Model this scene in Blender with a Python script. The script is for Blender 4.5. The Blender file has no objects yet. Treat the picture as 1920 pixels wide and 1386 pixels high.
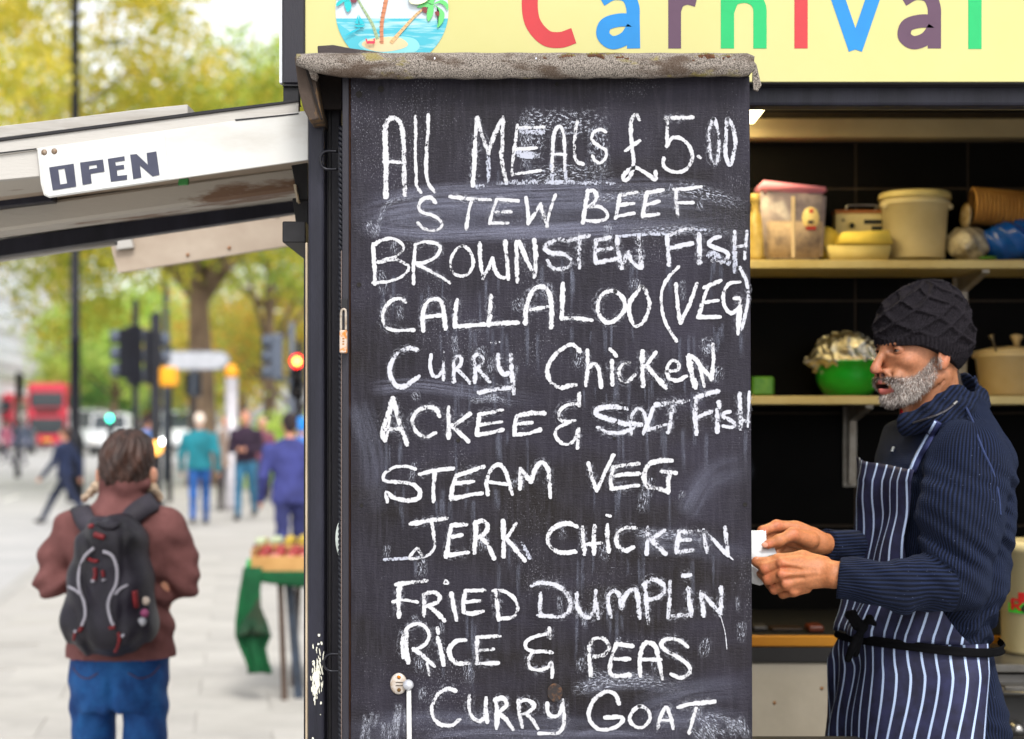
import bpy, bmesh, math, random
import numpy as np
from mathutils import Vector, Matrix, Euler
random.seed(7); RNG = np.random.RandomState(7)
scene = bpy.context.scene
COL = scene.collection
# ---------------------------------------------------------------- camera, sky, sun, exposure
F, EYE, HY = 3200.0, 1.52, 795.0          # focal length in photo pixels, eye height, horizon row
cam_d = bpy.data.cameras.new('camera'); cam = bpy.data.objects.new('camera', cam_d); COL.objects.link(cam)
cam.location = (0, 0, EYE); cam.rotation_euler = (math.pi/2, 0, 0)
cam_d.sensor_width = 36.0; cam_d.lens = 36.0*F/1920.0
cam_d.shift_y = (HY-693.0)/1920.0
cam_d.clip_start = 0.05; cam_d.clip_end = 3000
cam_d.dof.use_dof = True; cam_d.dof.focus_distance = 3.07; cam_d.dof.aperture_fstop = 3.3
scene.camera = cam
world = bpy.data.worlds.new('World'); scene.world = world; world.use_nodes = True
wn = world.node_tree.nodes; wl = world.node_tree.links; wn.clear()
SUN_EL, SUN_AZ = math.radians(50), math.radians(165)    # azimuth clockwise from +Y: behind the camera, to the right
sky = wn.new('ShaderNodeTexSky'); sky.sky_type = 'NISHITA'; sky.sun_disc = False
sky.sun_elevation = SUN_EL; sky.sun_rotation = SUN_AZ
sky.air_density = 1.0; sky.dust_density = 2.0; sky.ozone_density = 1.0
hs = wn.new('ShaderNodeHueSaturation'); hs.inputs['Saturation'].default_value = 0.12; hs.inputs['Value'].default_value = 1.0
bg = wn.new('ShaderNodeBackground'); bg.inputs['Strength'].default_value = 0.15
wo = wn.new('ShaderNodeOutputWorld')
wl.new(sky.outputs[0], hs.inputs['Color']); wl.new(hs.outputs[0], bg.inputs['Color']); wl.new(bg.outputs[0], wo.inputs[0])
sun_d = bpy.data.lights.new('sun', 'SUN'); sun = bpy.data.objects.new('sun', sun_d); COL.objects.link(sun)
sun_d.energy = 1.1; sun_d.angle = math.radians(14); sun_d.color = (1.0, 0.96, 0.9)
sdir = Vector((math.sin(SUN_AZ)*math.cos(SUN_EL), math.cos(SUN_AZ)*math.cos(SUN_EL), math.sin(SUN_EL)))
sun.rotation_euler = sdir.to_track_quat('Z', 'Y').to_euler(); sun.location = sdir*20
vs = scene.view_settings
vs.view_transform = 'Standard'; vs.look = 'None'; vs.exposure = 1.0; vs.gamma = 1.0; vs.use_curve_mapping = False
scene.cycles.use_denoising = True
scene.cycles.transparent_max_bounces = 40
scene.cycles.max_bounces = 8
scene.cycles.caustics_reflective = False; scene.cycles.caustics_refractive = False
scene.cycles.sample_clamp_indirect = 6.0

# ---------------------------------------------------------------- helpers
def W(px, py, Y):
    """world point seen at photo pixel (px, py) at distance Y"""
    return Vector(((px-960.0)/F*Y, Y, EYE+(HY-py)/F*Y))
def XW(px, Y): return (px-960.0)/F*Y
def ZW(py, Y): return EYE+(HY-py)/F*Y
def srgb(r, g, b):
    f = lambda c: (c/255/12.92) if c/255 <= .04045 else ((c/255+.055)/1.055)**2.4
    return (f(r), f(g), f(b))
def link(o, parent=None):
    COL.objects.link(o)
    if parent is not None:
        o.parent = parent
        m = parent.matrix_basis.copy(); p = parent
        chain = [parent]
        while chain[-1].parent is not None: chain.append(chain[-1].parent)
        M = Matrix.Identity(4)
        for q in reversed(chain): M = M @ q.matrix_parent_inverse @ q.matrix_basis
        o.matrix_parent_inverse = M.inverted()
    return o
def tag(o, label=None, cat=None, group=None, kind=None):
    if label: o['label'] = label
    if cat: o['category'] = cat
    if group: o['group'] = group
    if kind: o['kind'] = kind
    return o
def empty(name, loc, label=None, cat=None, group=None):
    o = bpy.data.objects.new(name, None); o.location = loc; COL.objects.link(o); o.empty_display_size = .05
    return tag(o, label, cat, group)
def mesh_obj(name, verts, faces, mat=None, parent=None, smooth=False, uvs=None):
    me = bpy.data.meshes.new(name); me.from_pydata([tuple(v) for v in verts], [], [tuple(f) for f in faces]); me.update()
    if mat is not None:
        for m in (mat if isinstance(mat, (list, tuple)) else [mat]): me.materials.append(m)
    if smooth: me.polygons.foreach_set('use_smooth', [True]*len(me.polygons))
    if uvs is not None:
        uv = me.uv_layers.new(name='UVMap')
        idx = np.empty(len(me.loops), dtype=np.int32); me.loops.foreach_get('vertex_index', idx)
        uv.data.foreach_set('uv', np.asarray(uvs, dtype=np.float32)[idx].ravel())
    return link(bpy.data.objects.new(name, me), parent)
def bm_obj(name, bm, mat=None, parent=None, smooth=False):
    me = bpy.data.meshes.new(name); bm.to_mesh(me); bm.free()
    if mat is not None:
        for m in (mat if isinstance(mat, (list, tuple)) else [mat]): me.materials.append(m)
    if smooth: me.polygons.foreach_set('use_smooth', [True]*len(me.polygons))
    return link(bpy.data.objects.new(name, me), parent)
def add_box(bm, x0, x1, y0, y1, z0, z1, bev=0.0, M=None, seg=1):
    vs_ = [bm.verts.new((x, y, z)) for x in (x0, x1) for y in (y0, y1) for z in (z0, z1)]
    fs = [bm.faces.new([vs_[i] for i in f]) for f in ((0,1,3,2),(4,6,7,5),(0,4,5,1),(2,3,7,6),(0,2,6,4),(1,5,7,3))]
    if bev > 0:
        es = list({e for f in fs for e in f.edges})
        r = bmesh.ops.bevel(bm, geom=es, offset=bev, segments=seg, affect='EDGES', profile=.5)
        vv = {v for f in r['faces'] for v in f.verts} | {v for v in vs_ if v.is_valid}
    else: vv = set(vs_)
    if M is not None:
        for v in vv: v.co = M @ v.co
    return vv
def box(name, x0, x1, y0, y1, z0, z1, mat, parent=None, bev=0.002, M=None, seg=1):
    bm = bmesh.new(); add_box(bm, min(x0,x1), max(x0,x1), y0, y1, min(z0,z1), max(z0,z1), bev, M, seg)
    return bm_obj(name, bm, mat, parent)
def boxpx(name, px0, py0, px1, py1, Y, depth, mat, parent=None, bev=0.002, seg=1):
    return box(name, XW(px0, Y), XW(px1, Y), Y, Y+depth, ZW(py1, Y), ZW(py0, Y), mat, parent, bev, None, seg)
def prism(name, pts, Y, depth, mat, parent=None, bev=0.0):
    """outline given as photo pixels at distance Y, extruded away from the viewer"""
    bm = bmesh.new()
    f = [bm.verts.new(W(x, y, Y)) for x, y in pts]
    b = [bm.verts.new(v.co+Vector((0, depth, 0))) for v in f]
    n = len(f)
    bm.faces.new(f); bm.faces.new(b[::-1])
    for i in range(n): bm.faces.new((f[i], b[i], b[(i+1) % n], f[(i+1) % n]))
    bmesh.ops.recalc_face_normals(bm, faces=bm.faces)
    if bev: bmesh.ops.bevel(bm, geom=list(bm.edges), offset=bev, segments=1, affect='EDGES')
    return bm_obj(name, bm, mat, parent)
def add_tube(bm, pts, rads, n=10, cap=True):
    pts = [Vector(p) for p in pts]
    if not isinstance(rads, (list, tuple)): rads = [rads]*len(pts)
    rings = []; prev = None
    for i, p in enumerate(pts):
        d = (pts[min(i+1, len(pts)-1)]-pts[max(i-1, 0)])
        d = d.normalized() if d.length > 1e-9 else Vector((0,0,1))
        if prev is None: a = d.orthogonal().normalized()
        else: a = (prev - d*prev.dot(d)); a = a.normalized() if a.length > 1e-6 else d.orthogonal().normalized()
        prev = a; b = d.cross(a)
        rings.append([bm.verts.new(p+(a*math.cos(2*math.pi*k/n)+b*math.sin(2*math.pi*k/n))*rads[i]) for k in range(n)])
    for i in range(len(rings)-1):
        for k in range(n): bm.faces.new((rings[i][k], rings[i][(k+1) % n], rings[i+1][(k+1) % n], rings[i+1][k]))
    if cap:
        bm.faces.new(rings[0][::-1]); bm.faces.new(rings[-1])
def tube(name, pts, rads, mat, parent=None, n=10, smooth=True):
    bm = bmesh.new(); add_tube(bm, pts, rads, n); return bm_obj(name, bm, mat, parent, smooth)
def add_lathe(bm, prof, c, n=32, axis='Z', cap=True):
    rings = []
    for r, z in prof:
        ring = []
        for k in range(n):
            a = 2*math.pi*k/n
            if axis == 'Z': co = (c[0]+r*math.cos(a), c[1]+r*math.sin(a), c[2]+z)
            elif axis == 'Y': co = (c[0]+r*math.cos(a), c[1]+z, c[2]+r*math.sin(a))
            else: co = (c[0]+z, c[1]+r*math.cos(a), c[2]+r*math.sin(a))
            ring.append(bm.verts.new(co))
        rings.append(ring)
    for i in range(len(rings)-1):
        for k in range(n): bm.faces.new((rings[i][k], rings[i][(k+1) % n], rings[i+1][(k+1) % n], rings[i+1][k]))
    if cap:
        if prof[0][0] > 1e-6: bm.faces.new(rings[0][::-1])
        if prof[-1][0] > 1e-6: bm.faces.new(rings[-1])
    bmesh.ops.recalc_face_normals(bm, faces=bm.faces)
def lathe(name, prof, c, mat, parent=None, n=32, axis='Z', smooth=True, cap=True):
    bm = bmesh.new(); add_lathe(bm, prof, c, n, axis, cap); o = bm_obj(name, bm, mat, parent, smooth)
    if smooth:
        o.data.polygons.foreach_set('use_smooth', [len(p.vertices) == 4 for p in o.data.polygons])
    return o
def copy_tree(o, parent=None):
    c = o.copy(); COL.objects.link(c)
    if parent is not None: c.parent = parent
    for ch in list(o.children): copy_tree(ch, c)
    return c
def cr(pts, n=8):
    """Catmull-Rom through 2-D or 3-D points"""
    P = [np.array(p, float) for p in pts]
    if len(P) < 3: 
        return [P[0]+(P[-1]-P[0])*t for t in np.linspace(0, 1, n+1)]
    closed = np.linalg.norm(P[0]-P[-1]) < 1e-6
    if closed: ext = [P[-2]]+P+[P[1]]
    else: ext = [2*P[0]-P[1]]+P+[2*P[-1]-P[-2]]
    out = []
    for i in range(1, len(ext)-2):
        p0, p1, p2, p3 = ext[i-1:i+3]
        for k in range(n):
            t = k/n
            out.append(.5*((2*p1)+(-p0+p2)*t+(2*p0-5*p1+4*p2-p3)*t*t+(-p0+3*p1-3*p2+p3)*t**3))
    out.append(P[-1]); return out
def ribbon2d(pts, w, n=6, cap=0.45, jit=0.0, smooth=True):
    """flat band along a 2-D line: returns verts2d, faces, uvs (u in band lengths of the same unit, v across)"""
    c = cr(pts, n) if smooth else [np.array(p, float) for p in pts]
    c = [p for i, p in enumerate(c) if i == 0 or np.linalg.norm(p-c[i-1]) > 1e-6]
    t0 = c[1]-c[0]; t0 = t0/np.linalg.norm(t0); t1 = c[-1]-c[-2]; t1 = t1/np.linalg.norm(t1)
    ww = [w]*len(c) if not isinstance(w, (list, tuple)) else list(np.interp(np.linspace(0, 1, len(c)), np.linspace(0, 1, len(w)), w))
    if cap:
        c = [c[0]-t0*ww[0]*cap]+c+[c[-1]+t1*ww[-1]*cap]
        ww = [ww[0]*.55]+ww+[ww[-1]*.55]
    V = []; Fc = []; U = []; L = 0
    for i, p in enumerate(c):
        t = c[min(i+1, len(c)-1)]-c[max(i-1, 0)]; t = t/(np.linalg.norm(t)+1e-12)
        nn = np.array((-t[1], t[0])); h = ww[i]/2*(1+random.uniform(-jit, jit))
        if i: L += np.linalg.norm(p-c[i-1])
        V += [p+nn*h, p, p-nn*h]; U += [(L, 1), (L, .5), (L, 0)]
        if i:
            a = 3*i
            Fc += [(a-3, a-2, a+1, a), (a-2, a-1, a+2, a+1)]
    return V, Fc, U, L

# ---------------------------------------------------------------- materials
def new_mat(name):
    m = bpy.data.materials.new(name); m.use_nodes = True; nt = m.node_tree
    return m, nt.nodes, nt.links, nt.nodes['Principled BSDF']
def N(nodes, typ, **kw):
    n = nodes.new(typ)
    for k, v in kw.items():
        if k in n.inputs: n.inputs[k].default_value = v
        else: setattr(n, k, v)
    return n
def mat(name, c, rough=.7, var=.12, scale=8.0, c2=None, bump=.0, bscale=60.0, metal=0.0, stretch=(1,1,1), spec=.4, lo=.35, hi=.65, coat=0.0):
    """noise-varied surface colour in object space, plus fine relief"""
    m, nd, ln, b = new_mat(name)
    tc = N(nd, 'ShaderNodeTexCoord'); mp = N(nd, 'ShaderNodeMapping'); mp.inputs['Scale'].default_value = stretch
    ln.new(tc.outputs['Object'], mp.inputs[0])
    nz = N(nd, 'ShaderNodeTexNoise', Scale=scale, Detail=6.0, Roughness=.65); ln.new(mp.outputs[0], nz.inputs['Vector'])
    mr = N(nd, 'ShaderNodeMapRange'); mr.inputs['From Min'].default_value = lo; mr.inputs['From Max'].default_value = hi
    ln.new(nz.outputs['Fac'], mr.inputs['Value'])
    mx = N(nd, 'ShaderNodeMix', data_type='RGBA')
    if c2 is None:
        a = tuple(max(0, x*(1-var)) for x in c); d = tuple(min(1, x*(1+var)) for x in c)
    else: a, d = c, c2
    mx.inputs[6].default_value = (*a, 1); mx.inputs[7].default_value = (*d, 1)
    ln.new(mr.outputs[0], mx.inputs[0]); ln.new(mx.outputs[2], b.inputs['Base Color'])
    b.inputs['Roughness'].default_value = rough; b.inputs['Metallic'].default_value = metal
    b.inputs['Specular IOR Level'].default_value = spec
    if coat: b.inputs['Coat Weight'].default_value = coat; b.inputs['Coat Roughness'].default_value = .1
    if bump:
        n2 = N(nd, 'ShaderNodeTexNoise', Scale=bscale, Detail=5.0, Roughness=.7); ln.new(mp.outputs[0], n2.inputs['Vector'])
        bp = N(nd, 'ShaderNodeBump', Strength=bump, Distance=.003); ln.new(n2.outputs['Fac'], bp.inputs['Height'])
        ln.new(bp.outputs[0], b.inputs['Normal'])
    return m
def emit_mat(name, c, s):
    m, nd, ln, b = new_mat(name)
    b.inputs['Base Color'].default_value = (*c, 1); b.inputs['Emission Color'].default_value = (*c, 1); b.inputs['Emission Strength'].default_value = s
    return m

# ---------------------------------------------------------------- implicit surfaces (people, soft things)
def smin(a, b, k):
    h = np.clip(.5+.5*(b-a)/k, 0, 1); return b*(1-h)+a*h-k*h*(1-h)
def d_ell(P, c, r, R=None):
    q = P-np.array(c, np.float32)
    if R is not None: q = q @ np.array(R, np.float32)
    r = np.array(r, np.float32)
    k0 = np.linalg.norm(q/r, axis=-1); k1 = np.linalg.norm(q/(r*r), axis=-1)+1e-9
    return k0*(k0-1)/k1
def d_cone(P, a, b, ra, rb):
    a = np.array(a, np.float32); b = np.array(b, np.float32); ab = b-a
    t = np.clip(((P-a)@ab)/(ab@ab+1e-12), 0, 1)
    return np.linalg.norm(P-a-t[..., None]*ab, axis=-1)-(ra+(rb-ra)*t)
class Sdf:
    def __init__(s): s.ops = []
    def ell(s, c, r, k=.01, tag=0, R=None, sub=False):
        s.ops.append((lambda P, c=c, r=r, R=R: d_ell(P, c, r, R), k, tag, sub)); return s
    def cone(s, a, b, ra, rb, k=.01, tag=0, sub=False):
        s.ops.append((lambda P, a=a, b=b, ra=ra, rb=rb: d_cone(P, a, b, ra, rb), k, tag, sub)); return s
    def fn(s, f, k=.01, tag=0, sub=False):
        s.ops.append((f, k, tag, sub)); return s
    def chain(s, pts, rs, k=.01, tag=0):
        for i in range(len(pts)-1): s.cone(pts[i], pts[i+1], rs[i], rs[i+1], k, tag)
        return s
    def ev(s, P):
        d = None
        for f, k, t, sub in s.ops:
            e = f(P)
            if d is None: d = e
            elif sub: d = -smin(-d, e, k)
            else: d = smin(d, e, k)
        return d
    def tags(s, P):
        best = None; tg = None
        for f, k, t, sub in s.ops:
            if sub or t is None: continue
            e = f(P)
            if best is None: best = e.copy(); tg = np.full(len(P), t)
            else:
                m = e < best; best[m] = e[m]; tg[m] = t
        return tg
def surface_nets(ev, lo, hi, h, post=None):
    lo = np.array(lo, float); hi = np.array(hi, float)
    n = np.ceil((hi-lo)/h).astype(int)+1
    # coarse pass to skip empty blocks
    B = 8
    nb = (n+B-1)//B
    D = np.full(tuple(nb*B+1), 1.0, np.float32)
    cc = [lo[i]+(np.arange(nb[i])+.5)*B*h for i in range(3)]
    CX, CY, CZ = np.meshgrid(*cc, indexing='ij')
    cd = ev(np.stack([CX, CY, CZ], -1).astype(np.float32).reshape(-1, 3)).reshape(CX.shape)
    lim = B*h*.9+.004
    act = np.argwhere(np.abs(cd) < lim*1.25)
    neg = np.argwhere(cd <= -lim*1.25)
    for b in neg: D[b[0]*B:b[0]*B+B+1, b[1]*B:b[1]*B+B+1, b[2]*B:b[2]*B+B+1] = -1.0
    g = np.arange(B+1)*h
    GX, GY, GZ = np.meshgrid(g, g, g, indexing='ij'); G = np.stack([GX, GY, GZ], -1).astype(np.float32)
    CH = 256
    for s in range(0, len(act), CH):
        bl = act[s:s+CH]
        org = (lo+bl*B*h).astype(np.float32)
        P = (G[None]+org[:, None, None, None, :]).reshape(-1, 3)
        v = ev(P).reshape(len(bl), B+1, B+1, B+1)
        for i, b in enumerate(bl): D[b[0]*B:b[0]*B+B+1, b[1]*B:b[1]*B+B+1, b[2]*B:b[2]*B+B+1] = v[i]
    S = D < 0
    c = S[:-1, :-1, :-1].astype(np.int8)
    tot = sum(S[i:S.shape[0]-1+i, j:S.shape[1]-1+j, k:S.shape[2]-1+k].astype(np.int8) for i in (0, 1) for j in (0, 1) for k in (0, 1))
    cells = np.argwhere((tot > 0) & (tot < 8))
    idx = -np.ones(c.shape, np.int32); idx[tuple(cells.T)] = np.arange(len(cells))
    acc = np.zeros((len(cells), 3)); cnt = np.zeros(len(cells))
    corners = [(i, j, k) for i in (0, 1) for j in (0, 1) for k in (0, 1)]
    for a in corners:
        for ax in range(3):
            if a[ax]: continue
            b = list(a); b[ax] = 1
            da = D[cells[:, 0]+a[0], cells[:, 1]+a[1], cells[:, 2]+a[2]]; db = D[cells[:, 0]+b[0], cells[:, 1]+b[1], cells[:, 2]+b[2]]
            m = (da < 0) != (db < 0)
            t = np.where(m, da/(da-db+1e-12), 0)
            p = np.array(a, float)[None].repeat(len(cells), 0); p[:, ax] = t
            acc[m] += p[m]; cnt[m] += 1
    V = lo+(cells+acc/cnt[:, None])*h
    Q = []
    for ax in range(3):
        o1, o2 = [(1, 2), (2, 0), (0, 1)][ax]
        s0 = [slice(None, -1)]*3
        sl0 = [slice(1, -1)]*3; sl0[ax] = slice(0, -1); sl1 = list(sl0); sl1[ax] = slice(1, None)
        A_ = S[tuple(sl0)]; B_ = S[tuple(sl1)]
        e = np.argwhere(A_ != B_); off = np.ones(3, int); off[ax] = 0; e = e+off
        fl = S[tuple(e.T)]
        u = np.zeros(3, int); u[o1] = 1; w = np.zeros(3, int); w[o2] = 1
        q = np.stack([idx[tuple((e-u-w).T)], idx[tuple((e-w).T)], idx[tuple(e.T)], idx[tuple((e-u).T)]], 1)
        ok = (q >= 0).all(1); q = q[ok]; fl = fl[ok]
        q[~fl] = q[~fl][:, ::-1]; Q.append(q)
    return V, np.concatenate(Q)
def sdf_obj(name, sdf, lo, hi, h, mats, parent=None, attrs=None, bytag=None, relax=1):
    V, Q = surface_nets(sdf.ev if isinstance(sdf, Sdf) else sdf, lo, hi, h)
    me = bpy.data.meshes.new(name)
    me.vertices.add(len(V)); me.vertices.foreach_set('co', V.astype(np.float32).ravel())
    me.loops.add(len(Q)*4); me.loops.foreach_set('vertex_index', Q.astype(np.int32).ravel())
    me.polygons.add(len(Q)); me.polygons.foreach_set('loop_start', np.arange(len(Q), dtype=np.int32)*4)
    me.polygons.foreach_set('use_smooth', np.ones(len(Q), bool))
    ms = mats if isinstance(mats, (list, tuple)) else [mats]
    for m in ms: me.materials.append(m)
    if len(ms) > 1 and isinstance(sdf, Sdf):
        tg = sdf.tags(V.astype(np.float32)[Q].mean(1)) if bytag is None else bytag(V.astype(np.float32)[Q].mean(1))
        me.polygons.foreach_set('material_index', tg.astype(np.int32))
    me.update(calc_edges=True)
    if attrs:
        for k, f in attrs.items():
            v = np.asarray(f(V.astype(np.float32)), np.float32)
            if v.ndim == 1:
                a = me.attributes.new(k, 'FLOAT', 'POINT'); a.data.foreach_set('value', v)
            else:
                a = me.attributes.new(k, 'FLOAT_VECTOR', 'POINT'); a.data.foreach_set('vector', v.ravel())
    me.validate()
    o = link(bpy.data.objects.new(name, me), parent)
    return o
# ================================================================ THE FOOD KIOSK
M_ = {}
M_['black_paint'] = mat('black_paint', srgb(27,27,35), rough=.42, spec=.25, c2=srgb(46,46,58), scale=5, stretch=(3,3,.5), bump=.35, bscale=90, lo=.3, hi=.7)
M_['black_soft'] = mat('black_soft', srgb(20,19,22), rough=.6, c2=srgb(34,32,36), scale=12, bump=.2)
M_['worn_black'] = mat('worn_black', srgb(38,36,44), rough=.5, c2=srgb(150,135,130), scale=7, stretch=(9,9,.8), bump=.4, lo=.66, hi=.74)
M_['cream_edge'] = mat('cream_edge', srgb(205,190,165), rough=.6, c2=srgb(160,140,115), scale=18, stretch=(1,1,.3))
M_['orange_wood'] = mat('orange_wood', srgb(120,72,30), rough=.7, c2=srgb(60,36,20), scale=20, stretch=(1,1,.2))
M_['sign_yellow'] = mat('sign_yellow', srgb(192,186,120), rough=.35, c2=srgb(197,191,130), scale=2.5, lo=.3, hi=.7)
M_['tile_black'] = mat('tile_black', srgb(7,7,7), rough=.6, c2=srgb(13,12,12), scale=4, spec=.04)
M_['grout'] = mat('grout', srgb(62,52,42), rough=.9, scale=30)
M_['shelf_white'] = mat('shelf_white', srgb(196,180,128), rough=.5, c2=srgb(176,154,96), scale=6, bump=.1)
M_['bracket_white'] = mat('bracket_white', srgb(185,178,168), rough=.4, c2=srgb(150,140,125), scale=20)
M_['beam_tan'] = mat('beam_tan', srgb(170,154,118), rough=.5, c2=srgb(152,136,100), scale=3)
M_['white_board'] = mat('white_board', srgb(182,178,172), rough=.55, c2=srgb(138,128,114), scale=3.5, stretch=(.5,2,4), bump=.2, lo=.5, hi=.75)
M_['peeling'] = mat('peeling', srgb(188,181,170), rough=.6, c2=srgb(128,100,80), scale=2.2, stretch=(.8,2,3), bump=.3, lo=.54, hi=.6)
M_['beige_under'] = mat('beige_under', srgb(190,175,158), rough=.6, c2=srgb(160,142,124), scale=3, stretch=(.6,1,1), bump=.2)
M_['steel'] = mat('steel', srgb(160,158,155), rough=.3, metal=.9, c2=srgb(120,116,110), scale=9)
M_['cabinet'] = mat('cabinet', srgb(196,186,168), rough=.45, c2=srgb(170,160,142), scale=3)
M_['brass'] = mat('brass', srgb(170,120,60), rough=.4, metal=.7, c2=srgb(150,85,40), scale=60)

BY = 3.05      # face of the blackboard
kiosk = empty('food_kiosk', (0.4, 4.1, 0), 'black takeaway kiosk with yellow sign above its open serving hatch', 'kiosk')
K = kiosk
WL, WR, KF, KB = -0.372, 2.25, 3.29, 5.10
# walls, floor, ceiling, roof
box('left_wall', WL, WL+.03, KF+.08, KB, .0, 2.62, M_['black_paint'], K)
box('right_wall', WR-.03, WR, KF+.03, KB, .0, 2.62, M_['black_paint'], K)
box('floor', WL+.033, WR-.033, KF+.03, KB, .0, .10, M_['black_soft'], K)
box('ceiling', WL+.033, WR-.033, KF+.04, KB, 2.45, 2.49, M_['black_soft'], K)
box('roof', WL-.02, WR+.05, KF+.03, KB+.06, 2.63, 2.67, M_['black_soft'], K)
wall = box('back_wall', WL+.033, WR-.033, KB-.012, KB+.03, .1, 2.449, M_['grout'], K, bev=0)
# hatch front: panel below the counter
box('hatch_apron', WL+.02, WR-.03, KF-.01, KF+.02, .0, .86, M_['black_paint'], K)
box('hatch_counter', .42, WR-.03, KF-.08, KF+.10, .862, .90, M_['black_soft'], K)
# black tiles on the back wall
tw = 210/F*KB; tx0 = XW(1602, KB); tz0 = ZW(355, KB)
tile_me = None
for i in range(-6, 6):
    for j in range(-6, 2):
        x0 = tx0+i*tw; x1 = x0+tw; z0 = tz0+j*tw; z1 = min(z0+tw, 2.36)
        x0c, x1c = max(x0, WL+.04), min(x1, WR-.04)
        if x1c-x0c < .03 or z1-z0 < .02 or z0 < .1: continue
        g = .0035
        box('tile', x0c+g, x1c-g, KB-.019, KB-.013, z0+g, z1-g, M_['tile_black'], wall, bev=.0012)
# header rail, thin wood line, dark gap and tan beam
boxpx('header_rail', 598, 153, 2200, 198, KF-.01, .05, M_['black_paint'], K, bev=.006, seg=2)
boxpx('header_lip', 1408, 149, 2200, 160, KF-.035, .022, M_['black_soft'], K)
boxpx('hatch_trim', 1000, 199.5, 2200, 203, KF+.02, .02, M_['shelf_white'], K, bev=.0008)
box('ceiling_beam', WL+.04, WR-.04, KB-.09, KB-.02, ZW(258, KB-.09), ZW(222, KB-.09), M_['beam_tan'], K)
# posts on the left corner
boxpx('corner_post', 577.5, 200, 608, 1500, 3.12, .06, M_['black_paint'], K, bev=.005, seg=2)
boxpx('inner_post', 609.5, 150, 640, 1500, 3.165, .05, M_['worn_black'], K, bev=.004)
boxpx('post_groove_strip', 615, 150, 621, 1500, 3.158, .006, M_['black_soft'], K, bev=.001)
boxpx('edge_strip', 572.5, 455, 577, 1500, 3.135, .03, M_['cream_edge'], K, bev=.001)
boxpx('edge_strip', 569.5, 455, 572, 1500, 3.14, .03, M_['black_soft'], K, bev=.0006)
for k in range(150):   # weather strip: twisted cord, a run of slanted beads
    pass
bm = bmesh.new()
for s in (0, math.pi):
    pts = []
    for k in range(0, 900):
        a = k*.55+s
        pts.append((XW(640.5, 3.10)+.0032*math.cos(a), 3.098+.0032*math.sin(a), 2.06-k*.00165))
    add_tube(bm, pts, .0033, 6)
bm_obj('twisted_cord', bm, mat('cord_black', srgb(26,28,38), rough=.35, scale=80), K, True)
# D-shaped pull handles
def d_handle(cx0, cy0, cx1, cy1):
    Y = 3.10
    pts = cr([(cx1, cy0), (cx0+9, cy0), (cx0, cy0+9), (cx0, cy1-9), (cx0+9, cy1), (cx1, cy1)], 5)
    return tube('pull_handle', [W(p[0], p[1], Y) for p in pts], .0026, mat('handle_metal', srgb(34,34,40), rough=.3, metal=.5, scale=60), K, 8)
d_handle(602, 284, 633, 317); d_handle(609, 1227, 638, 1258)
boxpx('handle_plate', 634, 275, 639, 330, 3.095, .01, M_['black_soft'], K, .001)
boxpx('handle_plate', 634, 1218, 639, 1275, 3.095, .01, M_['black_soft'], K, .001)
# paint splashes on the post
m, nd, ln, b = new_mat('paint_splash'); b.inputs['Roughness'].default_value = .5
b.inputs['Base Color'].default_value = (*srgb(226,224,208), 1); M_['splash'] = m
bm = bmesh.new(); Yp = 3.1185
rr = random.Random(3)
def blot(cx, cy, r, asp=1.0, ang=0.0):
    n = 9; vs_ = []
    for k in range(n):
        a = 2*math.pi*k/n; q = r*rr.uniform(.6, 1.25)
        x, y = q*math.cos(a), q*math.sin(a)*asp
        vs_.append(bm.verts.new(W(cx+x*math.cos(ang)-y*math.sin(ang), cy+x*math.sin(ang)+y*math.cos(ang), Yp-rr.uniform(0, .0008))))
    bm.faces.new(vs_)
for k in range(95):
    x = rr.gauss(594, 5.5); y = rr.gauss(1272, 21)
    if 583 < x < 606: blot(x, y, rr.uniform(.6, 1.7), rr.uniform(2.5, 9), rr.uniform(-.25, .15))
for x, y, r in ((598,1191,2.2),(597,1208,2),(603,1206,2.4),(594,1215,1.4),(588,1240,1.6),(602,1318,2),(587,1385,2),(586,1241,1.2),(601,1340,1)): blot(x, y, r, 1.4)
bm_obj('paint_stain', bm, M_['splash'], K)['kind'] = 'stuff'

# ---------------------------------------------------------------- yellow sign above the hatch
SY = KF-.045
sign = empty('shop_sign', W(1250, 160, SY), 'long yellow shop sign with coloured letters and a palm island emblem', 'sign')
boxpx('sign_panel', 572, -150, 2200, 154, SY, .02, M_['sign_yellow'], sign, .001)
boxpx('sign_post', 529.5, -160, 571, 157, SY-.005, .035, M_['worn_black'], sign, .003)
boxpx('sign_post_foot', 529.5, 158, 571, 162, SY-.004, .033, M_['black_soft'], sign, .001)
boxpx('sign_post_edge', 523.5, -160, 529, 156, SY+.002, .02, mat('edge_white', srgb(228,232,236), rough=.4), sign, .001)
boxpx('sign_post_block', 531, 163, 560, 192, SY+.003, .03, M_['black_soft'], sign, .001)
boxpx('sign_bottom_trim', 572, 155, 2200, 156.6, SY-.003, .02, mat('trim_dark', srgb(25,22,24), rough=.4), sign, .0005)
def flat(c, rough=.4): return mat('vinyl_%d_%d_%d' % c, srgb(*c), rough=rough, var=.05, scale=14)
LC = dict(red=flat((186,46,52)), blue=flat((8,124,192)), purple=flat((84,56,78)), green=flat((8,172,96)))
def letter(name, col, strokes, w, z=0.0006, corner=0):
    bm = bmesh.new(); k = 0
    for pts, sm in strokes:
        V, Fc, U, L = ribbon2d(pts, w, 10, 0.0, 0.0, sm)
        yy = SY-z-.0002*k; k += 1
        vv = [bm.verts.new(W(p[0], p[1], yy)) for p in V]
        for f in Fc: bm.faces.new([vv[i] for i in f])
    return bm_obj('letter', bm, LC[col], sign)
letter('C', 'red', [([(1070,-42),(1040,-52),(1008,-38),(994,-5),(998,40),(1022,70),(1050,75),(1076,67)], True)], 30)
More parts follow.
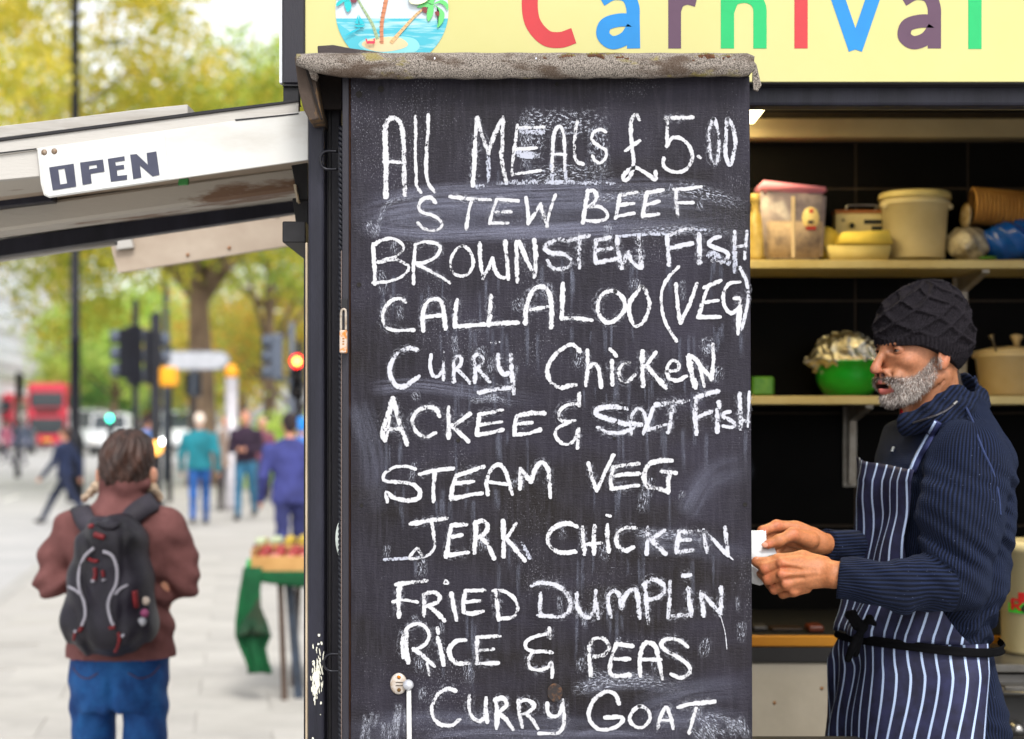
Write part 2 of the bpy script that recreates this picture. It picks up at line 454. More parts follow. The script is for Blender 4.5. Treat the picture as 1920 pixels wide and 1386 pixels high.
letter('a', 'blue', [([(1127,0),(1150,-12),(1175,-8),(1186,12),(1187,40),(1188,91)], True), ([(1186,38),(1160,38),(1136,46),(1131,66),(1148,80),(1172,72),(1187,52)], True)], 25)
letter('r', 'purple', [([(1265,-18),(1265,91)], False), ([(1265,20),(1272,4),(1288,-3),(1306,1)], True)], 24)
letter('n', 'green', [([(1364,-18),(1364,91)], False), ([(1364,22),(1376,-2),(1404,-6),(1423,10),(1425,45),(1425,91)], True)], 25)
letter('i', 'red', [([(1502,-18),(1502,91)], False), ([(1502,-60),(1502,-36)], False)], 25)
letter('v', 'blue', [([(1566,-18),(1604,93)], False), ([(1642,-18),(1604,93)], False)], 26)
letter('a', 'purple', [([(1693,0),(1716,-12),(1740,-8),(1751,12),(1752,40),(1752,91)], True), ([(1751,40),(1724,40),(1701,48),(1696,68),(1713,80),(1737,72),(1752,52)], True)], 25)
letter('l', 'green', [([(1828,-62),(1828,92)], False)], 25)
# emblem: layered vinyl shapes
emb = empty('emblem', W(735, 22, SY), None, None); emb.parent = sign; emb.matrix_parent_inverse = Matrix.Translation(-sign.location)
ez = [0]
def vshape(name, pts, c, smooth=True, m=None):
    ez[0] += 1
    P_ = cr(pts, 5) if smooth else pts
    bm = bmesh.new()
    vv = [bm.verts.new(W(p[0], p[1], SY-.0005-.00025*ez[0])) for p in (P_[:-1] if smooth and np.linalg.norm(np.array(P_[0])-np.array(P_[-1])) < 1e-6 else P_)]
    f = bm.faces.new(vv); bmesh.ops.triangulate(bm, faces=[f])
    return bm_obj(name, bm, m or flat(c), emb)
CX, CYe, R_ = 735, 20, 106
def arc(a0, a1, n=20, r=R_): return [(CX+r*math.cos(math.radians(a)), CYe+r*math.sin(math.radians(a))) for a in np.linspace(a0, a1, n)]
vshape('emblem_sky', arc(0, 360, 60)[:-1], (196,206,214), False)
# sea: gradient of printed blue bands with pale streaks
m, nd, ln, b = new_mat('printed_sea'); tc = N(nd, 'ShaderNodeTexCoord'); mp = N(nd, 'ShaderNodeMapping'); mp.inputs['Scale'].default_value = (6, 6, 60)
ln.new(tc.outputs['Object'], mp.inputs[0]); nz = N(nd, 'ShaderNodeTexNoise', Scale=3.0, Detail=3.0); ln.new(mp.outputs[0], nz.inputs[0])
rp = N(nd, 'ShaderNodeValToRGB'); rp.color_ramp.elements[0].color = (*srgb(60,170,188), 1); rp.color_ramp.elements[1].color = (*srgb(170,208,208), 1)
rp.color_ramp.elements[0].position = .45; rp.color_ramp.elements[1].position = .68
ln.new(nz.outputs['Fac'], rp.inputs[0]); ln.new(rp.outputs[0], b.inputs['Base Color']); b.inputs['Roughness'].default_value = .4
a_ = 7
vshape('emblem_sea', arc(8, 172, 40), None, False, m)
vshape('sea_shallow', [(CX+R_*math.cos(math.radians(t)), CYe+R_*math.sin(math.radians(t))) for t in np.linspace(48, 168, 26)]+[(660,62),(700,84),(760,90)], (72,176,192), False)
vshape('island_foam', [(672,84),(690,72),(735,68),(775,72),(787,88),(772,100),(735,104),(695,98),(672,84)], (128,198,202))
vshape('island', [(678,83),(692,74),(728,69),(752,72),(765,84),(748,93),(718,97),(692,93),(678,83)], (214,190,148))
def trunk(pts, w, c, nm):
    ez[0] += 1
    V, Fc, U, L = ribbon2d(pts, w, 6, 0, 0)
    bm = bmesh.new(); vv = [bm.verts.new(W(p[0], p[1], SY-.0005-.00025*ez[0])) for p in V]
    for f in Fc: bm.faces.new([vv[i] for i in f])
    bm_obj(nm, bm, flat(c), emb)
    cc = cr(pts, 8)
    ez[0] += 1; bm = bmesh.new()
    for i in range(1, len(cc)-1, 2):
        t = cc[i+1]-cc[i]; t = t/np.linalg.norm(t); n_ = np.array((-t[1], t[0])); p = cc[i]; hw = (w[0] if isinstance(w, (list, tuple)) else w)*.5
        vv = [bm.verts.new(W(q[0], q[1], SY-.0005-.00025*ez[0])) for q in (p-n_*hw*1.2, p+n_*hw*1.2, p+n_*hw+t*2.5)]
        bm.faces.new(vv)
    bm_obj('trunk_scales', bm, flat(tuple(int(v*.82) for v in c)), emb)
trunk([(660,-20),(682,18),(698,45),(708,74)], [3.5,5,6.5], (150,170,130), 'palm_trunk')
trunk([(730,-30),(722,10),(716,45),(716,82)], [8,7,6], (190,122,86), 'palm_trunk')
trunk([(800,12),(780,28),(758,52),(733,80)], [4,5,7], (206,168,118), 'palm_trunk')
def frond(pts, c): vshape('palm_frond', pts, c, True)
for pts in ([(808,12),(800,4),(788,8),(782,14),(795,14),(808,12)], [(812,8),(803,14),(800,30),(804,40),(812,26),(812,8)], [(812,8),(823,20),(822,36),(820,52),(831,40),(832,22),(812,8)],
            [(812,8),(825,6),(834,12),(839,20),(840,8),(828,0),(812,8)], [(812,8),(816,-4),(826,-10),(812,-14),(804,-4),(812,8)], [(812,8),(798,-4),(790,-4),(784,2),(800,4),(812,8)]):
    frond(pts, (98,198,108))
vshape('coconut', [(792,14),(800,14),(800,24),(793,22),(792,14)], (120,50,48)); vshape('coconut', [(816,22),(823,22),(823,30),(817,28),(816,22)], (120,50,48))
for pts in ([(655,0),(646,4),(647,14),(652,23),(659,14),(655,0)], [(655,0),(640,0),(631,6),(632,12),(644,4),(655,0)], [(655,0),(640,-12),(630,-8),(642,-2),(655,0)], [(655,0),(664,-12),(676,-12),(668,-2),(655,0)]):
    frond(pts, (24,178,182))
vshape('coconut', [(657,-2),(668,-4),(668,4),(660,5),(657,-2)], (110,48,60))
vshape('boat_sail', [(672,27),(665,44),(672,46)], (20,176,190), False); vshape('boat_sail', [(673,28),(674,46),(684,46)], (20,176,190), False)
vshape('boat_hull', [(664,47),(685,47),(681,51),(668,51)], (20,176,190), False)
vshape('boat_wake', [(645,68),(660,58),(676,52),(668,58),(655,64),(645,68)], (20,176,196), True)
vshape('crab', [(687,79),(690,77),(700,77),(703,79),(702,82),(688,82)], (206,50,80), False)
vshape('crab_claw', [(685,72),(688,73),(689,80),(687,80)], (206,50,80), False); vshape('crab_claw', [(703,72),(700,73),(701,80),(703,80)], (206,50,80), False)
vshape('sun_disc', [(768,4),(785,8),(800,2),(808,-12),(795,-28),(770,-20),(768,4)], (240,240,196))

# ---------------------------------------------------------------- blackboard cabinet door
m, nd, ln, b = new_mat('blackboard_paint')
tc = N(nd, 'ShaderNodeTexCoord')
def nmap(scale, stretch, detail=5.0, rough=.6):
    mp = N(nd, 'ShaderNodeMapping'); mp.inputs['Scale'].default_value = stretch; ln.new(tc.outputs['Object'], mp.inputs[0])
    nz = N(nd, 'ShaderNodeTexNoise', Scale=scale, Detail=detail, Roughness=rough); ln.new(mp.outputs[0], nz.inputs[0]); return nz.outputs['Fac']
def mrange(v, a, b_, c=0.0, d=1.0):
    r = N(nd, 'ShaderNodeMapRange'); r.inputs[1].default_value = a; r.inputs[2].default_value = b_; r.inputs[3].default_value = c; r.inputs[4].default_value = d
    ln.new(v, r.inputs[0]); return r.outputs[0]
def mth(op, a, b_=None):
    n_ = N(nd, 'ShaderNodeMath', operation=op)
    for i, v in enumerate((a, b_)):
        if v is None: continue
        if isinstance(v, (int, float)): n_.inputs[i].default_value = v
        else: ln.new(v, n_.inputs[i])
    return n_.outputs[0]
def mixc(f, a, b_):
    x = N(nd, 'ShaderNodeMix', data_type='RGBA'); ln.new(f, x.inputs[0]) if not isinstance(f, float) else None
    for i, v in ((6, a), (7, b_)):
        if isinstance(v, tuple): x.inputs[i].default_value = (*v, 1)
        else: ln.new(v, x.inputs[i])
    return x.outputs[2]
base = mixc(mrange(nmap(5, (1,1,1)), .35, .68), srgb(24,21,27), srgb(42,39,51))
base = mixc(mrange(nmap(2.2, (1,1,2.5), 3), .52, .68, 0, .85), base, srgb(24,19,17))      # browner, older paint
grainv = mrange(nmap(30, (6,1,.5), 5, .7), .45, .7, 0, .3); base = mixc(grainv, base, srgb(70,68,78))  # faint vertical chalk runs
grainh = mrange(nmap(22, (.5,1,9), 5, .7), .5, .75, 0, .3); base = mixc(grainh, base, srgb(30,28,34))
dust = mrange(mth('MULTIPLY', nmap(420, (1,1,.6), 2, .8), mrange(nmap(7, (1,1,1), 3), .35, .65, .80, 1.12)), .665, .72, 0, .5); base = mixc(dust, base, srgb(150,150,160))
ln.new(base, b.inputs['Base Color']); b.inputs['Roughness'].default_value = .5; b.inputs['Specular IOR Level'].default_value = .2
bp = N(nd, 'ShaderNodeBump', Strength=.9, Distance=.0012); ln.new(mth('ADD', nmap(40, (1,1,8), 5, .7), nmap(260, (1,1,1), 3)), bp.inputs['Height']); ln.new(bp.outputs[0], b.inputs['Normal'])
M_['blackboard'] = m

board = empty('menu_blackboard', W(1033, 1400, BY+.03)-Vector((0, 0, .3)), 'tall blackboard menu in white chalk under a mossy felt cap', 'blackboard')
prism('board_panel', [(657.5, 143), (1405.5, 143), (1411.5, 1560), (657.5, 1560)], BY, .018, M_['blackboard'], board, .0012)
boxpx('board_frame_strip', 641.5, 143, 654.2, 1560, BY+.001, .06, M_['worn_black'], board, .0015)
boxpx('board_gap_wood', 654.6, 150, 657, 1560, BY+.012, .01, M_['orange_wood'], board, .0004)
boxpx('board_gap_wood', 639.3, 470, 641.2, 1560, BY+.006, .01, mat('strip_edge', srgb(120,104,98), rough=.6, scale=20), board, .0004)
box('board_side', XW(657.5, BY+.02), XW(1398, BY+.02), BY+.0185, BY+.16, ZW(1560, BY), 2.14, M_['black_soft'], board, .002)
# screws and holes
def add_disc_recess(px, py, r, name='screw_hole', mm=None):
    o = lathe(name, [(r*1.25, .0), (r*1.2, -.0008), (r, -.0006), (r*.55, .0006), (.0001, .0008)], W(px, py, BY-.0006), mm or mat('hole_dark', srgb(24,20,18), rough=.8, scale=60), board, 14, 'Y'); return o
for px, py, r in ((673,177,.0050),(714,167,.0048),(1044,158,.0028),(673,534,.0034),(678,948,.0028),(1397,946,.0030),(1386,505,.003),(1152,822,.002),(640+893/4.077,720+432/4.077,.003)):
    add_disc_recess(px, py, r)
# lock escutcheon with its rod
esc = lathe('lock_escutcheon', [(.0001, -.004), (.010, -.004), (.0145, -.0025), (.0155, 0)], (0,0,0), mat('escutcheon_steel', srgb(205,200,195), rough=.35, metal=.3, c2=srgb(170,150,130), scale=90), board, 28, 'Y')
esc.data.transform(Matrix.Translation(W(747.5, 1282, BY-.0008)) @ Matrix.Diagonal((1, 1, 1.26, 1)))
for py, c in ((1270, (206,120,20)), (1294, (110,84,40))):
    lathe('rusty_screw', [(.0001, -.0018), (.003, -.0016), (.0036, 0)], W(748, py, BY-.0046), mat('rust_%d' % c[0], srgb(*c), rough=.8, c2=srgb(90,60,20), scale=200), esc, 12, 'Y')
for i in range(2):
    boxpx('key_slot', 742, 1279+i*6, 756, 1280.6+i*6, BY-.0056, .0008, mat('slot_dark', srgb(70,60,50), rough=.6), esc, .0001)
lathe('rod_knob', [(.0001, -.012), (.006, -.0105), (.0095, -.006), (.0098, -.002), (.0092, 0)], W(765.5, 1284, BY-.004), mat('knob_steel', srgb(205,206,212), rough=.25, metal=.35, c2=srgb(170,172,180), scale=40), esc, 24, 'Y')
tube('lock_rod', [W(766.5, 1292, BY-.006), W(767.5, 1400, BY-.006), W(768, 1540, BY-.006)], [.0042, .0047, .0047], mat('rod_white', srgb(215,214,212), rough=.35, scale=30), esc, 12)
sl = lathe('spare_lock_hole', [(.0001, .0004), (.009, .0004), (.0125, -.0012), (.0138, -.0006), (.014, 0)], (0,0,0), mat('rust_ring', srgb(40,34,34), rough=.7, c2=srgb(110,74,44), scale=90, lo=.5, hi=.7), board, 24, 'Y')
sl.data.transform(Matrix.Translation(W(1040.5, 1299, BY-.0008)) @ Matrix.Diagonal((1, 1, 1.2, 1)))

# ---------------------------------------------------------------- chalk writing
def chalk_mat(name, dens, grain, col=(197,197,202)):
    global nd, ln, tc
    m, nd, ln, b = new_mat(name); tc = N(nd, 'ShaderNodeTexCoord')
    uv = N(nd, 'ShaderNodeUVMap'); sp = N(nd, 'ShaderNodeSeparateXYZ'); ln.new(uv.outputs[0], sp.inputs[0])
    e = mth('SUBTRACT', 1.0, mth('ABSOLUTE', mth('SUBTRACT', mth('MULTIPLY', sp.outputs[1], 2.0), 1.0)))
    core = mrange(e, .0, .5)
    fine = nmap(380, (1,1,.7), 3, .8); mid = nmap(90, (1,1,1), 3, .6); big = nmap(22, (1,1,1), 2)
    v = mth('ADD', mth('MULTIPLY', core, dens), mth('MULTIPLY', mth('SUBTRACT', fine, .5), grain))
    v = mth('ADD', v, mth('MULTIPLY', mth('SUBTRACT', mid, .5), grain*.6)); v = mth('ADD', v, mth('MULTIPLY', mth('SUBTRACT', big, .5), grain*.8))
    al = mth('MULTIPLY', mrange(v, .40, .62), .97)
    b.inputs['Base Color'].default_value = (*srgb(*col), 1); b.inputs['Roughness'].default_value = .95; b.inputs['Specular IOR Level'].default_value = .1
    ln.new(al, b.inputs['Alpha']); return m
CH = {3: chalk_mat('chalk_solid', 1.0, 3.1), 2: chalk_mat('chalk_medium', .90, 4.0, (190,191,200)), 1: chalk_mat('chalk_worn', .60, 5.0, (176,179,193))}
def smear_mat(name, strength, sx, sy, lo=.35, hi=.75, col=(176,180,205)):
    global nd, ln, tc
    m, nd, ln, b = new_mat(name); tc = N(nd, 'ShaderNodeTexCoord')
    uv = N(nd, 'ShaderNodeUVMap'); sp = N(nd, 'ShaderNodeSeparateXYZ'); ln.new(uv.outputs[0], sp.inputs[0])
    mp = N(nd, 'ShaderNodeMapping'); mp.inputs['Scale'].default_value = (sx, sy, 1); ln.new(uv.outputs[0], mp.inputs[0])
    # band length fades: u runs 0..1 in the second map
    uv2 = N(nd, 'ShaderNodeUVMap'); uv2.uv_map = 'ends'; s2 = N(nd, 'ShaderNodeSeparateXYZ'); ln.new(uv2.outputs[0], s2.inputs[0])
    nz = N(nd, 'ShaderNodeTexNoise', Scale=1.0, Detail=5.0, Roughness=.7); ln.new(mp.outputs[0], nz.inputs[0])
    # each band gets its own streaks through the random offset stored in the 'ends' map
    e = mth('SUBTRACT', 1.0, mth('ABSOLUTE', mth('SUBTRACT', mth('MULTIPLY', sp.outputs[1], 2.0), 1.0)))
    ee = mrange(e, .0, .6); fu = s2.outputs[0]
    f1 = mrange(fu, 0.0, .12); f2 = mrange(fu, 1.0, .55)
    a = mth('MULTIPLY', mth('MULTIPLY', ee, f1), mth('MULTIPLY', f2, mrange(nz.outputs['Fac'], lo, hi)))
    fine = nmap(300, (1,1,1), 3, .8)
    a = mth('MULTIPLY', mth('MULTIPLY', a, mrange(fine, .3, .62, .35, 1.0)), strength)
    b.inputs['Base Color'].default_value = (*srgb(*col), 1); b.inputs['Roughness'].default_value = .95; b.inputs['Specular IOR Level'].default_value = .1
    ln.new(a, b.inputs['Alpha']); return m
SM = dict(halo=smear_mat('chalk_halo', .62, 140, 5, .50, .62, (182,184,196)), wipe=smear_mat('chalk_wipe', .5, 5, 9, .38, .74, (158,160,182)), soft=smear_mat('chalk_haze', .26, 6, 4, .3, .75, (160,164,188)), drip=smear_mat('chalk_drip', .34, 30, 2, .35, .75, (150,156,176)),
          speck=smear_mat('chalk_scuff', .95, 130, 12, .52, .60, (196,200,214)))
zoff = [0.0004]
def stroke_mesh(strokes, m, name, conv, sc, parent, jit=.10, jump=.000003, cap=.42, mult=1.0):
    V_, F_, U_, E_ = [], [], [], []
    for st in strokes:
        pts, w = st[0], st[1]*sc*mult if not isinstance(st[1], (list, tuple)) else [q*sc*mult for q in st[1]]
        pp = [conv(p) for p in pts]
        if not isinstance(w, list) and 'lettering' in name: w = [w*random.uniform(.82, 1.12) for _ in range(5)]
        if len(pp) >= 2 and pp[0] == pp[-1]: pass
        V, Fc, U, L = ribbon2d(pp, w, 6, cap, jit)
        zoff[0] += jump; b0 = len(V_)
        off = random.uniform(0, 9)
        V_ += [W(p[0], p[1], BY-zoff[0]) for p in V]; F_ += [tuple(i+b0 for i in f) for f in Fc]
        wl_ = (w if not isinstance(w, list) else max(w))
        U_ += [(u/F*BY*1.0+off, v) for u, v in U]; E_ += [(u/max(L, 1e-6), v) for u, v in U]
    o = mesh_obj(name, V_, F_, m, parent, uvs=U_)
    me = o.data; uv = me.uv_layers.new(name='ends'); idx = np.empty(len(me.loops), np.int32); me.loops.foreach_get('vertex_index', idx)
    uv.data.foreach_set('uv', np.asarray(E_, np.float32)[idx].ravel())
    return o
def smear(kind, pts, w, name='chalk_smear', jit=.05):
    return stroke_mesh([(pts, w)], SM[kind], name, lambda p: p, 1.0, board, jit, cap=.2)
# --- wiped and smudged chalk first (it lies under the words)
smear('wipe', [(700,372),(850,352),(1000,352),(1150,345),(1300,345),(1402,368)], 26)
smear('wipe', [(668,412),(760,388),(900,378),(1100,370),(1300,378),(1404,405)], 60)
smear('wipe', [(690,425),(820,436),(1000,437),(1200,425),(1330,415),(1403,408)], 40)
smear('wipe', [(672,432),(820,440),(1000,432),(1250,425),(1400,440)], 30)
smear('soft', [(680,395),(900,400),(1150,398),(1402,395)], 110)
smear('speck', [(705,448),(715,400),(735,378),(790,368)], 14); smear('speck', [(690,420),(705,440)], 26)
smear('speck', [(1270,352),(1330,365),(1395,385)], 34); smear('speck', [(1120,372),(1200,366),(1290,360)], 22)
smear('speck', [(1180,436),(1260,430),(1330,433),(1400,440)], 22)
smear('wipe', [(700,728),(780,722),(880,735),(1010,752)], 34); smear('speck', [(880,752),(930,748),(965,760)], 16)
smear('speck', [(985,226),(1060,232),(1140,228)], 60); smear('speck', [(990,330),(1060,322),(1150,330)], 40)
smear('speck', [(1120,240),(1125,330)], 46); smear('speck', [(985,220),(985,330)], 28)
smear('speck', [(1000,262),(1000,300)], 50, jit=.3)
smear('soft', [(1090,1290),(1180,1275),(1290,1290)], 46); smear('speck', [(1075,1292),(1180,1278),(1280,1290)], 30)
smear('soft', [(660,1375),(800,1355),(1000,1370),(1200,1375),(1405,1360)], 70)
smear('wipe', [(790,1384),(900,1372),(1000,1374),(1130,1378),(1220,1376)], 14); smear('wipe', [(1075,1378),(1130,1372),(1240,1382)], 12)
for k in range(13):
    x = random.uniform(675, 760); y = random.uniform(1310, 1360)
    smear('speck', [(x, y), (x-random.uniform(-2, 14), y+random.uniform(25, 70))], random.uniform(8, 18))
for k in range(12):
    x = random.uniform(1290, 1400); y = random.uniform(1335, 1370)
    smear('speck', [(x, y), (x+random.uniform(10, 40), y+random.uniform(10, 40))], random.uniform(12, 26))
smear('soft', [(1200,1015),(1300,1020),(1400,1045)], 60); smear('speck', [(1190,1000),(1280,1005),(1340,1020)], 24)
smear('soft', [(1230,1350),(1330,1345),(1400,1352)], 50)
smear('speck', [(1150,1270),(1200,1268),(1245,1275)], 20); smear('speck', [(1105,1265),(1170,1275)], 30)
smear('soft', [(675,760),(700,860),(700,960)], 60); smear('soft', [(1290,960),(1330,900),(1400,870)], 70)
smear('soft', [(1200,1330),(1300,1300),(1400,1290)], 60)
# --- drips and runs under the letters
rr = random.Random(11)
for x0, x1, y, n_ in ((700,900,540,7),(900,1020,520,5),(1040,1200,500,8),(1250,1400,495,6),(780,1010,620,12),(1040,1190,615,6),(1240,1400,620,8),(740,960,720,9),(1090,1340,730,14),(720,780,830,4),(800,1010,820,6),
                     (1150,1400,800,12),(730,1000,935,12),(1100,1270,915,6),(760,980,1050,4),(1050,1350,1045,8),(850,1000,1160,4),(1080,1200,1160,7),(800,900,1250,3),(900,1140,320,7)):
    for k in range(n_):
        x = rr.uniform(x0, x1); L_ = rr.uniform(25, 95); yy = y+rr.uniform(-25, 12)
        smear('drip', [(x, yy), (x+rr.uniform(-1.5, 1.5), yy+L_*.5), (x+rr.uniform(-2, 2), yy+L_)], rr.uniform(4, 11), 'chalk_drip')
for k in range(46):
    x = rr.uniform(690, 1395); y = rr.uniform(330, 1330); L_ = rr.uniform(10, 40)
    smear('speck', [(x, y), (x+rr.uniform(-8, 8), y+L_)], rr.uniform(10, 34), 'chalk_scuff')
CROPS = dict(A=(640,180,4.62), B=(1020,180,4.62), C=(640,430,4.2), D=(1020,430,4.2), E=(640,720,4.077), F=(1020,720,4.077), G=(640,1050,4.125), H=(1020,1050,4.125))
def word(crop, dens, strokes, w0=36, mult=1.0):
    ox, oy, s = CROPS[crop]; st = []
    for q in strokes:
        if isinstance(q, tuple) and isinstance(q[0], list):
            pts, w = q[0], q[1]; c = q[2] if len(q) > 2 else crop
        else: pts, w, c = q, w0, crop
        o2 = CROPS[c]; pts = [(o2[0]+x/o2[2], o2[1]+y/o2[2]) for x, y in pts]
        st.append((pts, w/s))
    if dens > 1:
        hal = [(pts, w*random.uniform(2.0, 3.0)) for pts, w in st if random.random() < (.45 if dens == 3 else .8)]
        if hal: stroke_mesh(hal, SM['halo'], 'chalk_dust', lambda p: p, 1.0, board, .15, cap=.2)['kind'] = 'stuff'
    o = stroke_mesh(st, CH[dens], 'chalk_lettering' if dens > 1 else 'chalk_rubbing', lambda p: p, 1.0, board, mult=mult*1.06)
    if dens == 1: o['kind'] = 'stuff'
    return o
# All MEALS £5.00
word('A', 3, [([(385,870),(388,600),(380,300),(398,220),(445,190),(495,212),(525,280),(540,400),(540,560),(552,850)],50),([(370,570),(550,575)],36),
  ([(640,180),(645,300),(640,450),(645,650),(655,780),(690,835)],34),([(752,165),(750,300),(738,450),(735,650),(755,760),(805,825)],40)])
word('A', 3, [([(1140,775),(1150,600),(1160,400),(1172,195)],46),([(1178,195),(1215,330),(1275,490)],46),([(1275,490),(1320,350),(1395,195)],46),([(1400,190),(1395,400),(1390,560),(1430,750)],50),
  ([(1525,255),(1500,450),(1480,600),(1480,680)],35),([(1530,280),(1750,270)],38),([(1500,465),(1690,450)],35),([(1490,680),(1600,665),(1725,645)],35),
  ([(70,650),(75,450),(90,320),(130,265),(165,310),(180,450),(180,640)],36,'B'),([(60,505),(190,505)],28,'B'),([(285,225),(268,350),(265,500),(285,570),(335,590)],40,'B'),
  ([(535,310),(490,290),(430,320),(415,380),(470,430),(535,470),(535,530),(490,580),(440,560),(420,520)],33,'B')])
word('A', 1, [([(1270,490),(1275,620),(1280,750)],40),([(1180,790),(1300,765),(1450,750),(1640,745),(1790,745)],44),([(0,745),(200,750),(400,755),(560,760),(650,775)],42,'B'),([(1560,300),(1740,310)],60),([(1530,500),(1690,520)],60),([(60,600),(70,740)],36,'B'),([(185,600),(190,740)],30,'B')])
word('B', 3, [([(825,200),(795,160),(755,220),(755,350),(770,500),(775,600),(745,700),(700,730),(685,700),(730,645),(800,622),(880,670),(960,718),(967,660)],40),([(705,475),(760,435),(825,390)],36),
  ([(1050,195),(1285,185)],45),([(1070,195),(1065,435)],45),([(1065,430),(1110,365),(1190,370),(1260,440),(1285,530),(1255,610),(1170,660),(1080,645),(1035,600),(1035,545)],42),([(1340,526),(1348,531)],44)])
word('B', 2, [([(1465,200),(1435,280),(1430,430),(1445,540),(1485,585),(1512,500),(1512,350),(1485,230),(1465,200)],38),([(1590,200),(1580,300),(1570,450),(1580,540),(1615,600),(1645,500),(1658,380),(1630,260),(1590,200)],40)])
# STEW BEEF
word('A', 3, [([(815,920),(770,880),(700,900),(670,960),(700,1010),(800,1040),(865,1090),(860,1140),(800,1165),(720,1150),(665,1105)],38),([(945,875),(1100,890),(1290,900)],42),([(1130,900),(1100,1020),(1085,1150)],38),
  ([(1350,895),(1530,910)],40),([(1345,900),(1310,1000),(1285,1105)],38),([(1345,1005),(1465,1005)],38),([(1290,1100),(1440,1100)],36),
  ([(1600,880),(1615,990),(1620,1105)],38),([(1620,1105),(1670,1030),(1725,935)],38),([(1725,940),(1750,1030),(1785,1130)],38),([(20,1130),(50,1000),(98,860)],38,'B')])
word('B', 3, [([(380,820),(360,950),(340,1095)],42),([(375,825),(430,820),(455,870),(430,930),(385,960)],40),([(390,960),(480,960),(545,1010),(540,1060),(470,1085),(360,1080)],40),
  ([(660,860),(800,835)],40),([(655,860),(640,960),(620,1055)],40),([(660,945),(775,930)],36),([(620,1045),(780,1015)],36),
  ([(890,840),(1030,815)],40),([(890,840),(870,950),(855,1045)],40),([(890,940),(995,915)],36),([(860,1040),(990,1025)],36),
  ([(1130,810),(1250,805),(1360,785)],38),([(1145,810),(1145,930),(1160,1045)],38),([(1150,925),(1290,925)],36)])
# BROWN STEW FISH
word('C', 3, [([(250,120),(260,280),(265,430)],36),([(250,130),(310,90),(400,72),(470,110),(490,150),(440,210),(340,240),(290,260)],32),([(300,262),(420,238),(500,270),(530,310),(480,370),(380,410),(250,422)],34),
  ([(585,120),(570,280),(570,430)],32),([(580,125),(650,100),(740,110),(780,150),(740,220),(660,260),(590,270)],34),([(600,280),(700,330),(790,380),(848,420)],34),
  ([(950,130),(890,180),(860,260),(880,340),(950,370),(1010,340),(1040,260),(1010,170),(950,130)],32),
  ([(1090,115),(1095,250),(1115,385)],40),([(1115,385),(1160,300),(1190,230)],38),([(1190,230),(1210,320),(1260,380),(1310,380)],38),([(1290,100),(1305,250),(1315,390)],44),
  ([(1378,100),(1380,250),(1385,410)],42),([(1400,100),(1450,220),(1520,360)],46),([(1520,90),(1530,230),(1522,370)],46)])
word('D', 2, [([(170,90),(100,80),(30,120),(10,150),(60,188),(160,198),(215,240),(200,290),(130,315),(60,300),(30,250)],42),([(180,95),(350,50)],38),([(285,80),(275,200),(280,300)],42),
  ([(405,90),(520,62)],36),([(410,90),(400,200),(410,270)],40),([(420,165),(530,150)],36),([(410,265),(560,235)],38),
  ([(575,60),(585,180),(610,300)],42),([(610,300),(640,230),(665,180)],40),([(665,180),(690,250),(750,300)],40),([(745,60),(755,180),(765,300)],44)])
word('D', 2, [([(970,60),(975,150),(985,280)],42),([(970,50),(1070,12),(1170,-8)],38),([(980,150),(1080,130),(1165,112)],40),([(1220,40),(1225,150),(1225,262)],46),([(1385,60),(1320,80),(1300,120),(1360,150),(1435,180),(1448,220),(1400,262),(1330,250)],36),
  ([(1500,20),(1500,130),(1510,240)],36),([(1500,140),(1590,130)],30),([(1598,15),(1590,120),(1580,230)],30)])
word('D', 1, [([(600,55),(800,40),(960,35)],26),([(1160,0),(1270,5)],22),([(1310,200),(1440,260)],70),([(1500,150),(1505,330)],40)])
# CALLALOO (VEG)
word('C', 3, [([(505,570),(470,545),(400,560),(345,620),(325,690),(345,760),(410,795),(570,795)],36),([(645,800),(640,690),(660,600),(710,555),(780,560),(805,640),(820,780)],38),([(660,690),(800,675)],34),
  ([(910,560),(900,650),(895,765)],42),([(895,765),(1000,760),(1125,750)],40),([(1175,530),(1170,650),(1160,750)],46),([(1165,750),(1280,740),(1390,735)],40),
  ([(1450,740),(1460,600),(1510,480),(1580,452),(1630,490),(1648,560),(1655,660),(1652,768)],42),([(1490,635),(1630,608)],36)])
word('D', 3, [([(150,430),(145,550),(140,700)],42),([(140,700),(250,700),(375,715)],40),([(560,490),(480,500),(430,560),(425,640),(460,710),(520,735),(590,690),(640,620),(620,540),(560,490)],40),([(770,450),(720,510),(670,590),(680,690),(720,762),(790,720),(830,600),(810,510),(770,450)],38)])
word('D', 3, [([(1060,295),(980,380),(930,480),(925,600),(960,740),(1042,878)],32),([(1040,435),(1050,580),(1075,735)],38),([(1080,735),(1140,600),(1205,430)],40),
  ([(1265,460),(1390,405)],38),([(1290,450),(1250,570),(1215,690)],38),([(1270,575),(1370,560)],34),([(1215,690),(1385,690)],38),([(1540,415),(1460,430),(1415,500),(1420,600),(1470,660),(1530,620),(1548,560)],33),([(1500,545),(1545,560),(1535,700),(1528,820)],40)])
word('D', 2, [([(1545,305),(1590,400),(1610,520),(1590,650),(1558,790)],32)])
